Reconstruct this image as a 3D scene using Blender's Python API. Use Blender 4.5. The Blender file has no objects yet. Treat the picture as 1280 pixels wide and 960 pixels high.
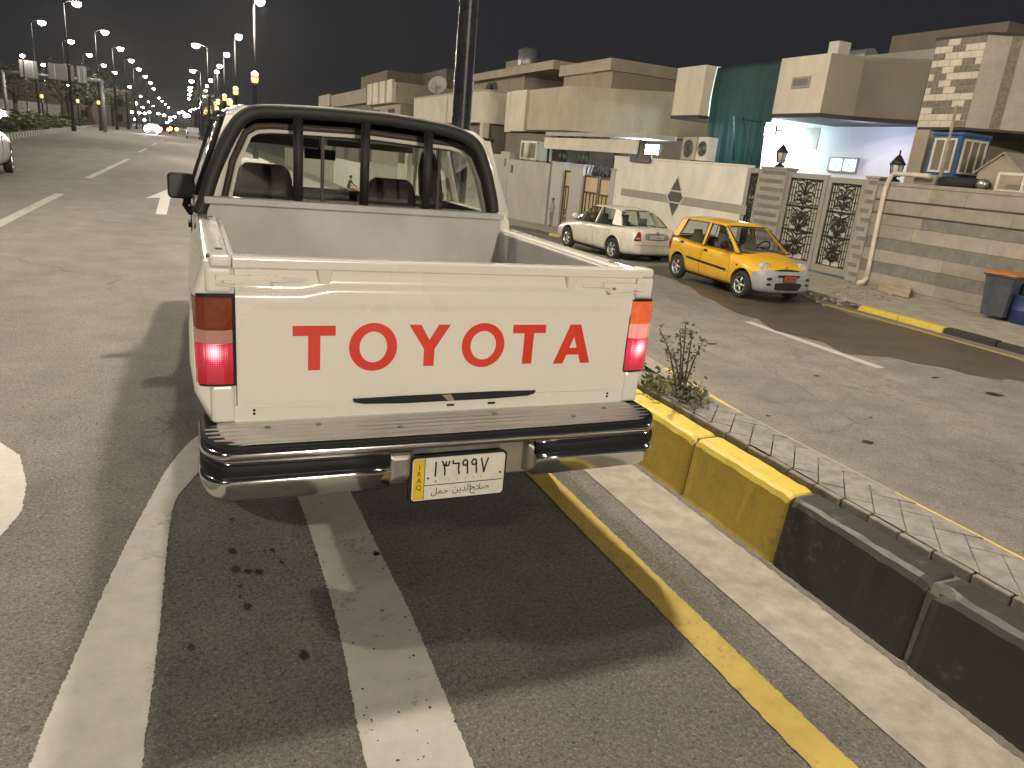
import bpy, bmesh, math, random
from mathutils import Vector, Matrix
from mathutils.bvhtree import BVHTree
random.seed(7)
R = math.radians
scene = bpy.context.scene
COL = scene.collection
PI = math.pi

# ------------------------------------------------------------------ camera solve (photo is 1280x960, focal 911 px)
FPX, CX, CY, CAMH = 911.0, 640.0, 480.0, 1.5
_Y = Vector((235 - CX, -(158 - CY), -FPX)).normalized()
_X = Vector((2756 - CX, -(396 - CY), -FPX)); _X = (_X - _Y * _X.dot(_Y)).normalized()
_Z = _X.cross(_Y)
ROT = Matrix((_X, _Y, _Z))
def ray(x, y): return (ROT @ Vector((x - CX, -(y - CY), -FPX))).normalized()
def gz(x, y, z=0.0):
    d = ray(x, y); t = (z - CAMH) / d.z
    return Vector((d.x * t, d.y * t, z))
def ax(x, y, X):
    d = ray(x, y); t = X / d.x
    return Vector((X, d.y * t, CAMH + d.z * t))
def ay(x, y, Y):
    d = ray(x, y); t = Y / d.y
    return Vector((d.x * t, Y, CAMH + d.z * t))

def street_z(Y):
    if Y < 17: return -0.9
    return -0.9 - 0.042 * min(Y - 17, 60)

# ------------------------------------------------------------------ materials
def s2l(c):
    c = c / 255.0
    return c / 12.92 if c <= 0.04045 else ((c + 0.055) / 1.055) ** 2.4
def nodes(name):
    m = bpy.data.materials.new(name); m.use_nodes = True
    nt = m.node_tree
    return m, nt, nt.nodes['Principled BSDF'], nt.nodes, nt.links
def noise(nt, scale, detail=4, rough=0.6, coord='Object', stretch=None):
    tc = nt.nodes.new('ShaderNodeTexCoord'); n = nt.nodes.new('ShaderNodeTexNoise')
    n.inputs['Scale'].default_value = scale; n.inputs['Detail'].default_value = detail; n.inputs['Roughness'].default_value = rough
    if stretch:
        mp = nt.nodes.new('ShaderNodeMapping'); mp.inputs['Scale'].default_value = stretch
        nt.links.new(tc.outputs[coord], mp.inputs[0]); nt.links.new(mp.outputs[0], n.inputs['Vector'])
    else:
        nt.links.new(tc.outputs[coord], n.inputs['Vector'])
    return n
def ramp(nt, src, stops):
    r = nt.nodes.new('ShaderNodeValToRGB')
    el = r.color_ramp.elements
    while len(el) < len(stops): el.new(0.5)
    for e, (p, c) in zip(el, stops):
        e.position = p; e.color = (*c, 1) if len(c) == 3 else c
    nt.links.new(src, r.inputs[0]); return r
def mixc(nt, fac, a, b, mode='MIX'):
    m = nt.nodes.new('ShaderNodeMix'); m.data_type = 'RGBA'; m.blend_type = mode
    for i, v in ((0, fac), (6, a), (7, b)):
        if isinstance(v, (int, float)): m.inputs[i].default_value = v
        elif isinstance(v, tuple): m.inputs[i].default_value = (*v, 1)
        else: nt.links.new(v, m.inputs[i])
    return m.outputs[2]
def bump(nt, bs, h, strength=0.3, dist=0.01):
    b = nt.nodes.new('ShaderNodeBump'); b.inputs['Strength'].default_value = strength; b.inputs['Distance'].default_value = dist
    nt.links.new(h, b.inputs['Height']); nt.links.new(b.outputs[0], bs.inputs['Normal'])
def M(name, rgb, rough=0.6, metal=0.0, var=0.15, scale=4.0, bmp=0.0, bscale=60.0, coat=0.0, spec=0.5, stretch=None, trans=0):
    m, nt, bs, N, L = nodes(name)
    bs.inputs['Roughness'].default_value = rough; bs.inputs['Metallic'].default_value = metal
    bs.inputs['Coat Weight'].default_value = coat; bs.inputs['Coat Roughness'].default_value = 0.05
    bs.inputs['Specular IOR Level'].default_value = spec
    if var:
        n = noise(nt, scale, 6, 0.65, stretch=stretch)
        lo = tuple(c * (1 - var) for c in rgb); hi = tuple(min(1, c * (1 + var * 0.6)) for c in rgb)
        r = ramp(nt, n.outputs['Fac'], [(0.3, lo), (0.7, hi)])
        L.new(r.outputs[0], bs.inputs['Base Color'])
        rr = nt.nodes.new('ShaderNodeMapRange'); rr.inputs[3].default_value = max(0.02, rough - 0.12 * (rough > 0.2)); rr.inputs[4].default_value = min(1, rough + 0.1)
        L.new(n.outputs['Fac'], rr.inputs[0]); L.new(rr.outputs[0], bs.inputs['Roughness'])
    else:
        bs.inputs['Base Color'].default_value = (*rgb, 1)
    if bmp:
        n2 = noise(nt, bscale, 3); bump(nt, bs, n2.outputs['Fac'], bmp, 0.01)
    return m
def EM(name, rgb, strength):
    m, nt, bs, N, L = nodes(name)
    bs.inputs['Base Color'].default_value = (0.6, 0.6, 0.6, 1)
    bs.inputs['Emission Color'].default_value = (*rgb, 1); bs.inputs['Emission Strength'].default_value = strength
    return m
def GLASS(name, tint=(0.8, 0.82, 0.8), rough=0.02, refl=1.0, ior=1.45):
    m = bpy.data.materials.new(name); m.use_nodes = True; nt = m.node_tree; nt.nodes.clear()
    o = nt.nodes.new('ShaderNodeOutputMaterial'); t = nt.nodes.new('ShaderNodeBsdfTransparent'); g = nt.nodes.new('ShaderNodeBsdfGlossy')
    lw = nt.nodes.new('ShaderNodeLayerWeight'); lw.inputs[0].default_value = 0.5
    pw = nt.nodes.new('ShaderNodeMath'); pw.operation = 'POWER'; nt.links.new(lw.outputs['Facing'], pw.inputs[0]); pw.inputs[1].default_value = 5
    r0 = ((ior - 1) / (ior + 1)) ** 2
    f = nt.nodes.new('ShaderNodeMath'); f.operation = 'MULTIPLY_ADD'; nt.links.new(pw.outputs[0], f.inputs[0]); f.inputs[1].default_value = 1 - r0; f.inputs[2].default_value = r0
    x = nt.nodes.new('ShaderNodeMixShader')
    t.inputs[0].default_value = (*tint, 1); g.inputs['Roughness'].default_value = rough; g.inputs[0].default_value = (refl, refl, refl, 1)
    nt.links.new(f.outputs[0], x.inputs[0]); nt.links.new(t.outputs[0], x.inputs[1]); nt.links.new(g.outputs[0], x.inputs[2]); nt.links.new(x.outputs[0], o.inputs[0])
    return m
def ASPHALT(name, base=0.10, warm=1.0):
    m, nt, bs, N, L = nodes(name)
    n1 = noise(nt, 190, 3, 0.7); n2 = noise(nt, 2.2, 6, 0.7); n3 = noise(nt, 0.35, 4, 0.6, stretch=(1, 0.25, 1))
    v = nt.nodes.new('ShaderNodeTexVoronoi'); v.inputs['Scale'].default_value = 95
    tc = nt.nodes.new('ShaderNodeTexCoord'); L.new(tc.outputs['Object'], v.inputs['Vector'])
    def col(k): return (base * k * 1.06, base * k * 0.98, base * k * 0.89 * warm)
    c1 = ramp(nt, n1.outputs['Fac'], [(0.30, col(0.55)), (0.5, col(1.0)), (0.72, col(1.75))])
    c2 = ramp(nt, n2.outputs['Fac'], [(0.3, (0.75,) * 3), (0.7, (1.18,) * 3)])
    c3 = ramp(nt, n3.outputs['Fac'], [(0.35, (0.74,) * 3), (0.65, (1.2,) * 3)])
    c4 = ramp(nt, v.outputs['Distance'], [(0.0, (1.25,) * 3), (0.35, (1.0,) * 3), (0.8, (0.72,) * 3)])
    n6 = noise(nt, 75, 2, 0.6); c6 = ramp(nt, n6.outputs['Fac'], [(0.30, (0.50,) * 3), (0.45, (0.95,) * 3), (0.62, (1.1,) * 3), (0.72, (1.7,) * 3)])
    vc = nt.nodes.new('ShaderNodeTexVoronoi'); vc.feature = 'DISTANCE_TO_EDGE'; vc.inputs['Scale'].default_value = 0.55
    wn = noise(nt, 2.5, 5, 0.7); wm = nt.nodes.new('ShaderNodeVectorMath'); wm.operation = 'MULTIPLY_ADD'; wm.inputs[1].default_value = (.5, .5, .5)
    L.new(wn.outputs['Color'], wm.inputs[0]); L.new(tc.outputs['Object'], wm.inputs[2]); L.new(wm.outputs[0], vc.inputs['Vector'])
    cr = ramp(nt, vc.outputs['Distance'], [(0.0, (0.45,) * 3), (0.006, (1,) * 3)])
    ms = noise(nt, 0.45, 2); mk = ramp(nt, ms.outputs['Fac'], [(0.50, (0, 0, 0)), (0.58, (1, 1, 1))])
    c = mixc(nt, 1.0, c1.outputs[0], c2.outputs[0], 'MULTIPLY'); c = mixc(nt, 1.0, c, c6.outputs[0], 'MULTIPLY'); c = mixc(nt, mk.outputs[0], c, mixc(nt, 1.0, c, cr.outputs[0], 'MULTIPLY')); c = mixc(nt, 1.0, c, c3.outputs[0], 'MULTIPLY'); c = mixc(nt, 0.8, c, c4.outputs[0], 'MULTIPLY')
    n5 = noise(nt, 26, 2, 0.5); c5 = ramp(nt, n5.outputs['Fac'], [(0.30, (0.55,) * 3), (0.36, (1,) * 3)])
    c = mixc(nt, 0.6, c, c5.outputs[0], 'MULTIPLY')
    L.new(c, bs.inputs['Base Color']); bs.inputs['Roughness'].default_value = 0.82
    ad = nt.nodes.new('ShaderNodeMath'); ad.operation = 'ADD'; L.new(n1.outputs['Fac'], ad.inputs[0]); L.new(v.outputs['Distance'], ad.inputs[1])
    bump(nt, bs, ad.outputs[0], 0.45, 0.006)
    return m
def PAINTED(name, rgb, under, wear=0.42, rough=0.6, fine=60):
    m, nt, bs, N, L = nodes(name)
    a = noise(nt, fine, 5, 0.7); b = noise(nt, 3.0, 5, 0.7); big = noise(nt, 12, 5, 0.65)
    ad = nt.nodes.new('ShaderNodeMath'); ad.operation = 'MULTIPLY'; L.new(a.outputs['Fac'], ad.inputs[0]); L.new(b.outputs['Fac'], ad.inputs[1])
    k = ramp(nt, ad.outputs[0], [(wear * 0.33, (0, 0, 0)), (wear * 0.33 + 0.06, (1, 1, 1))])
    sh = ramp(nt, big.outputs['Fac'], [(0.3, tuple(c * 0.82 for c in rgb)), (0.7, rgb)])
    L.new(mixc(nt, k.outputs[0], under, sh.outputs[0]), bs.inputs['Base Color'])
    bs.inputs['Roughness'].default_value = rough
    n1 = noise(nt, 170, 3); bump(nt, bs, n1.outputs['Fac'], 0.3, 0.005)
    return m

mt = {}
mt['asphalt'] = ASPHALT('asphalt', 0.165)
mt['asphalt_side'] = ASPHALT('side_asphalt', 0.20, 1.0)
mt['earth'] = M('earth', (0.16, 0.13, 0.10), 0.95, var=0.3, scale=1.5, bmp=0.5, bscale=30)
mt['white_line'] = PAINTED('white_line_paint', (0.50, 0.48, 0.44), (0.27, 0.25, 0.22), 0.38)
mt['worn_line'] = PAINTED('worn_white_line', (0.36, 0.35, 0.32), (0.13, 0.12, 0.11), 0.55)
mt['yellow_line'] = PAINTED('yellow_line_paint', (0.50, 0.37, 0.08), (0.24, 0.20, 0.10), 0.42)
mt['gutter'] = M('gutter_concrete', (0.35, 0.325, 0.28), 0.9, var=0.34, scale=9, bmp=0.5, bscale=120)
mt['kerb_yellow'] = PAINTED('kerb_yellow_paint', (0.70, 0.53, 0.08), (0.34, 0.30, 0.20), 0.40, 0.55, 25)
mt['kerb_black'] = PAINTED('kerb_black_paint', (0.042, 0.036, 0.034), (0.10, 0.09, 0.08), 0.36, 0.5, 22)
mt['kerb_old'] = M('old_kerb_paint', (0.10, 0.09, 0.085), 0.8, var=0.5, scale=6, bmp=0.4)
mt['concrete'] = M('concrete', (0.34, 0.32, 0.28), 0.9, var=0.25, scale=3, bmp=0.4, bscale=60)
mt['paver'] = M('paver', (0.25, 0.238, 0.222), 0.9, var=0.4, scale=14, bmp=0.5, bscale=90)
mt['paver_edge'] = M('paver_edge', (0.24, 0.215, 0.195), 0.9, var=0.3, scale=12, bmp=0.5, bscale=90)
mt['joint'] = M('joint_sand', (0.15, 0.135, 0.12), 0.95, var=0.3, scale=20)
mt['pavement'] = M('pavement_dusty', (0.36, 0.33, 0.28), 0.95, var=0.3, scale=2.5, bmp=0.4, bscale=40)
mt['wet'] = M('wet_asphalt', (0.085, 0.070, 0.052), 0.42, var=0.35, scale=3, bmp=0.3, bscale=120)
mt['oil'] = M('oil_stain', (0.022, 0.020, 0.018), 0.55, var=0.2)
mt['truck_white'] = M('truck_white_paint', (0.74, 0.715, 0.66), 0.26, var=0.015, scale=2, coat=0.8)
mt['bed_grey'] = M('bed_grey_paint', (0.40, 0.385, 0.385), 0.40, var=0.2, scale=2.5, coat=0.1)
mt['chrome'] = M('chrome', (0.78, 0.77, 0.75), 0.09, 1.0, var=0.05, scale=6)
mt['tread'] = M('tread_aluminium', (0.66, 0.65, 0.63), 0.34, 0.55, var=0.12, scale=12)
mt['steel'] = M('dull_steel', (0.42, 0.40, 0.37), 0.35, 0.8, var=0.3, scale=9)
mt['rubber'] = M('black_rubber', (0.014, 0.013, 0.014), 0.6, var=0.2, spec=0.25)
mt['black'] = M('black_powdercoat', (0.013, 0.0125, 0.0145), 0.6, var=0.15, bmp=0.15, bscale=200)
mt['matte_black'] = M('matte_black', (0.012, 0.011, 0.012), 0.8, var=0.2)
mt['seal'] = M('brown_seal', (0.035, 0.024, 0.020), 0.6, var=0.1)
mt['red_paint'] = M('red_letter_paint', (0.68, 0.036, 0.016), 0.35, var=0.08, coat=0.5)
mt['plate_white'] = M('plate_white', (0.66, 0.64, 0.58), 0.5, var=0.12, scale=25)
mt['plate_yellow'] = M('plate_yellow', (0.68, 0.47, 0.02), 0.5, var=0.1, scale=25)
mt['plate_red'] = M('plate_red', (0.42, 0.05, 0.04), 0.5, var=0.1)
mt['ink'] = M('plate_ink', (0.02, 0.02, 0.02), 0.6, var=0)
mt['faint_ink'] = M('faded_ink', (0.33, 0.31, 0.28), 0.6, var=0)
mt['glass'] = GLASS('window_glass', (0.93, 0.95, 0.93))
mt['glass_teal'] = GLASS('teal_sunband_glass', (0.16, 0.48, 0.52))
mt['car_glass'] = GLASS('car_glass', (0.86, 0.89, 0.87), ior=1.6)
mt['seat'] = M('maroon_seat', (0.035, 0.018, 0.022), 0.85, var=0.2, scale=30)
mt['dark_trim'] = M('dark_interior', (0.15, 0.14, 0.13), 0.8, var=0.2)
mt['lens_amber_dark'] = M('lens_amber_dark', (0.20, 0.035, 0.015), 0.15, var=0.25, scale=40, coat=1)
mt['silver'] = M('silver_paint', (0.55, 0.56, 0.56), 0.3, 0.35, var=0.05, coat=0.6)
mt['car_white'] = M('car_white_paint', (0.72, 0.69, 0.60), 0.3, var=0.05, coat=0.7)
mt['taxi'] = M('yellow_paint', (0.70, 0.40, 0.025), 0.32, var=0.12, scale=3, coat=0.6)
mt['grey_plastic'] = M('grey_bumper_plastic', (0.30, 0.30, 0.33), 0.5, var=0.12, scale=4)
mt['rim'] = M('alloy_rim', (0.55, 0.54, 0.52), 0.3, 0.7, var=0.1)
mt['tyre'] = M('tyre', (0.02, 0.019, 0.018), 0.85, var=0.3, scale=12)
mt['lamp_glass'] = M('headlamp_glass', (0.50, 0.51, 0.46), 0.12, var=0.15, scale=25, coat=1)
mt['red_lens'] = M('red_lens', (0.28, 0.015, 0.02), 0.15, var=0.1, coat=1)
mt['pole'] = M('dark_pole_paint', (0.022, 0.022, 0.030), 0.28, 0.0, var=0.15, coat=0.6)
mt['far_pole'] = M('far_pole_paint', (0.010, 0.010, 0.011), 0.8, var=0.1)
mt['grey_pole'] = M('galvanised_pole', (0.30, 0.30, 0.31), 0.45, 0.5, var=0.1)
mt['lens_on'] = EM('lamp_lens_lit', (1.0, 0.92, 0.78), 70)
mt['lens_far'] = EM('lamp_lens_far', (1.0, 0.93, 0.80), 260)
mt['amber_on'] = EM('amber_lantern_lit', (1.0, 0.62, 0.14), 1.3)
mt['cream'] = M('cream_stucco', (0.64, 0.595, 0.48), 0.9, var=0.17, scale=1.3, bmp=0.25, bscale=50, stretch=(1, 1, 0.55))
mt['beige'] = M('beige_stucco', (0.44, 0.39, 0.30), 0.9, var=0.17, scale=1.3, bmp=0.25, bscale=50, stretch=(1, 1, 0.55))
mt['cream_shaded'] = M('cream_shaded_stucco', (0.27, 0.24, 0.19), 0.9, var=0.12, scale=1.0, bmp=0.25, bscale=50)  # darker cream: shade of the curved wall put into the colour
mt['tan'] = M('tan_stucco', (0.36, 0.31, 0.24), 0.9, var=0.17, scale=1.3, bmp=0.25, bscale=50, stretch=(1, 1, 0.55))
mt['white_wall'] = M('white_stucco', (0.78, 0.75, 0.67), 0.9, var=0.17, scale=1.3, bmp=0.25, bscale=40, stretch=(1, 1, 0.55))
mt['grey_wall'] = M('grey_render', (0.42, 0.40, 0.37), 0.95, var=0.17, scale=1.3, bmp=0.35, bscale=30, stretch=(1, 1, 0.55))
mt['porch_white'] = M('porch_white', (0.72, 0.70, 0.72), 0.8, var=0.06, scale=1.0)
mt['band_grey'] = M('grey_band', (0.36, 0.34, 0.30), 0.9, var=0.12)
mt['charcoal'] = M('charcoal_tile', (0.07, 0.06, 0.055), 0.6, var=0.15)
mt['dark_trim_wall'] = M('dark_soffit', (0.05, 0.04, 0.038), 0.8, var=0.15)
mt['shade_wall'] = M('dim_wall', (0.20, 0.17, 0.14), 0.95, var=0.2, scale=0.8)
mt['roof'] = M('flat_roof', (0.26, 0.24, 0.21), 0.95, var=0.25, scale=1.0)
mt['stone_a'] = M('stone_light', (0.36, 0.33, 0.285), 0.85, var=0.2, scale=3, bmp=0.4, bscale=25)
mt['stone_b'] = M('stone_grey', (0.205, 0.195, 0.18), 0.85, var=0.28, scale=5, bmp=0.5, bscale=25)
mt['stone_c'] = M('stone_beige', (0.31, 0.28, 0.235), 0.85, var=0.2, scale=3, bmp=0.4, bscale=25)
mt['brick_light'] = M('facing_stone_light', (0.58, 0.54, 0.44), 0.85, var=0.15, scale=4, bmp=0.4, bscale=30)
mt['brick_dark'] = M('facing_stone_dark', (0.21, 0.19, 0.15), 0.9, var=0.5, scale=14, bmp=0.7, bscale=30)
mt['gate_grey'] = M('gate_grey_paint', (0.30, 0.28, 0.25), 0.5, var=0.1)
mt['gate_back'] = M('gate_backing_sheet', (0.55, 0.53, 0.47), 0.6, var=0.15, scale=4)
mt['iron'] = M('wrought_iron', (0.03, 0.026, 0.022), 0.5, 0.3, var=0.2)
mt['tan_gate'] = M('cream_gate_paint', (0.55, 0.45, 0.24), 0.5, var=0.12)
mt['brown_iron'] = M('brown_gate_bars', (0.075, 0.05, 0.02), 0.5, 0.2, var=0.2)
mt['mosaic'] = M('mosaic_tile', (0.44, 0.42, 0.40), 0.6, var=0.35, scale=26)
mt['tarp'] = None
mt['pvc'] = M('pvc_pipe', (0.62, 0.56, 0.46), 0.5, var=0.12, scale=5)
mt['bin_grey'] = M('bin_grey_plastic', (0.065, 0.075, 0.10), 0.55, var=0.35, scale=6)
mt['bin_orange'] = M('bin_orange_lid', (0.48, 0.18, 0.03), 0.55, var=0.3, scale=8)
mt['barrel_blue'] = M('barrel_blue_plastic', (0.022, 0.042, 0.14), 0.5, var=0.35, scale=6)
mt['cooler_blue'] = M('cooler_blue_paint', (0.04, 0.10, 0.24), 0.5, var=0.25, scale=6)
mt['straw'] = M('straw_pad', (0.20, 0.17, 0.13), 0.95, var=0.4, scale=40)
mt['off_white'] = M('off_white_metal', (0.60, 0.58, 0.52), 0.5, var=0.12)
mt['wood'] = M('weathered_wood', (0.34, 0.28, 0.20), 0.85, var=0.35, scale=12, stretch=(1, 0.2, 1))
mt['leaf'] = M('leaf_green', (0.065, 0.085, 0.035), 0.6, var=0.45, scale=3)
mt['leaf_shrub'] = M('leaf_shrub', (0.12, 0.12, 0.065), 0.6, var=0.45, scale=8)
mt['leaf_dry'] = M('leaf_pale', (0.20, 0.19, 0.11), 0.7, var=0.4, scale=6)
mt['shrub'] = M('shrub_leaf', (0.075, 0.10, 0.035), 0.7, var=0.5, scale=0.8)
mt['bark'] = M('bark', (0.10, 0.075, 0.05), 0.9, var=0.4, scale=15)
mt['skin'] = M('skin', (0.42, 0.25, 0.17), 0.6, var=0.1)
mt['shirt'] = M('beige_shirt', (0.36, 0.32, 0.27), 0.9, var=0.15)
mt['trousers'] = M('khaki_trousers', (0.27, 0.23, 0.18), 0.9, var=0.15)
mt['dark_cloth'] = M('dark_jacket', (0.03, 0.03, 0.035), 0.9, var=0.2)
mt['hair'] = M('black_hair', (0.012, 0.010, 0.010), 0.7, var=0.2)
mt['sign_back'] = M('sign_back_metal', (0.13, 0.13, 0.13), 0.5, 0.3, var=0.08)
mt['tank'] = M('tank_metal', (0.40, 0.40, 0.40), 0.4, 0.5, var=0.15)

def lit_lens(name, base, emis, st_lo, st_hi, scale=1.0):
    # ribbed plastic lens in front of a bulb
    m, nt, bs, N, L = nodes(name)
    bs.inputs['Base Color'].default_value = (*base, 1); bs.inputs['Roughness'].default_value = 0.12; bs.inputs['Coat Weight'].default_value = 1
    bs.inputs['Emission Color'].default_value = (*emis, 1)
    v = nt.nodes.new('ShaderNodeTexVoronoi'); v.inputs['Scale'].default_value = 130; v.inputs['Randomness'].default_value = 0.15
    tc = nt.nodes.new('ShaderNodeTexCoord'); L.new(tc.outputs['Object'], v.inputs['Vector'])
    mr = nt.nodes.new('ShaderNodeMapRange'); mr.inputs[1].default_value = 0; mr.inputs[2].default_value = 0.7; mr.inputs[3].default_value = st_hi; mr.inputs[4].default_value = st_lo
    L.new(v.outputs['Distance'], mr.inputs[0]); L.new(mr.outputs[0], bs.inputs['Emission Strength'])
    return m
def hot_lens(name, base, c0, bulb, rad, core, edge):
    m, nt, bs, N, L = nodes(name)
    bs.inputs['Base Color'].default_value = (*base, 1); bs.inputs['Roughness'].default_value = 0.15; bs.inputs['Coat Weight'].default_value = 1
    tc = nt.nodes.new('ShaderNodeTexCoord'); vm = nt.nodes.new('ShaderNodeVectorMath'); vm.operation = 'DISTANCE'
    L.new(tc.outputs['Object'], vm.inputs[0]); vm.inputs[1].default_value = bulb
    v = nt.nodes.new('ShaderNodeTexVoronoi'); v.inputs['Scale'].default_value = 150; v.inputs['Randomness'].default_value = 0.1; L.new(tc.outputs['Object'], v.inputs['Vector'])
    ad = nt.nodes.new('ShaderNodeMath'); ad.operation = 'MULTIPLY_ADD'; L.new(v.outputs['Distance'], ad.inputs[0]); ad.inputs[1].default_value = rad * .35; L.new(vm.outputs['Value'], ad.inputs[2])
    mr = nt.nodes.new('ShaderNodeMapRange'); mr.inputs[1].default_value = 0; mr.inputs[2].default_value = rad; L.new(ad.outputs[0], mr.inputs[0])
    r1 = ramp(nt, mr.outputs[0], [(0.0, (1, .80, .80)), (0.28, (1.0, .50, .52)), (0.5, (1, .06, .14)), (1.0, (.9, .004, .03))])
    r2 = ramp(nt, mr.outputs[0], [(0.0, (core,) * 3), (0.3, (core * .6,) * 3), (0.55, (edge * 2,) * 3), (1.0, (edge,) * 3)])
    L.new(r1.outputs[0], bs.inputs['Emission Color']); L.new(r2.outputs[0], bs.inputs['Emission Strength'])
    return m
mt['hot_left'] = hot_lens('brake_lens_lit_far', (0.30, 0.01, 0.02), 0, (0.050, 2.345, 0.842), 0.105, 2.2, 0.20)
mt['hot_right'] = hot_lens('brake_lens_lit_near', (0.30, 0.01, 0.03), 0, (1.60, 2.345, 0.828), 0.115, 2.6, 0.30)
mt['lens_red_on'] = lit_lens('red_lens_lit', (0.35, 0.01, 0.03), (1.0, 0.02, 0.10), 0.4, 0.75)
mt['lens_hot'] = lit_lens('red_lens_hot', (0.5, 0.05, 0.08), (1.0, 0.30, 0.36), 1.6, 3.0)
mt['lens_clear'] = lit_lens('clear_lens', (0.40, 0.22, 0.18), (1.0, 0.35, 0.30), 0.05, 0.12)
mt['lens_pink'] = lit_lens('clear_lens_glowing', (0.5, 0.2, 0.18), (1.0, 0.38, 0.30), 0.4, 0.9)
mt['lens_amber_on'] = lit_lens('amber_lens_glowing', (0.5, 0.09, 0.03), (1.0, 0.16, 0.04), 0.3, 0.6)

def tarp_mat():
    m, nt, bs, N, L = nodes('green_tarp')
    n = noise(nt, 3, 5, 0.6, stretch=(1, 1, 0.15))
    r = ramp(nt, n.outputs['Fac'], [(0.3, (0.018, 0.045, 0.045)), (0.7, (0.04, 0.085, 0.085))])
    tr = nt.nodes.new('ShaderNodeBsdfTranslucent'); tr.inputs[0].default_value = (0.06, 0.19, 0.185, 1); L.new(r.outputs[0], bs.inputs['Base Color'])
    bs.inputs['Roughness'].default_value = 0.7
    mx = nt.nodes.new('ShaderNodeMixShader'); mx.inputs[0].default_value = 0.35
    L.new(bs.outputs[0], mx.inputs[1]); L.new(tr.outputs[0], mx.inputs[2]); L.new(mx.outputs[0], nt.nodes['Material Output'].inputs[0])
    return m
mt['tarp'] = tarp_mat()

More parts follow.
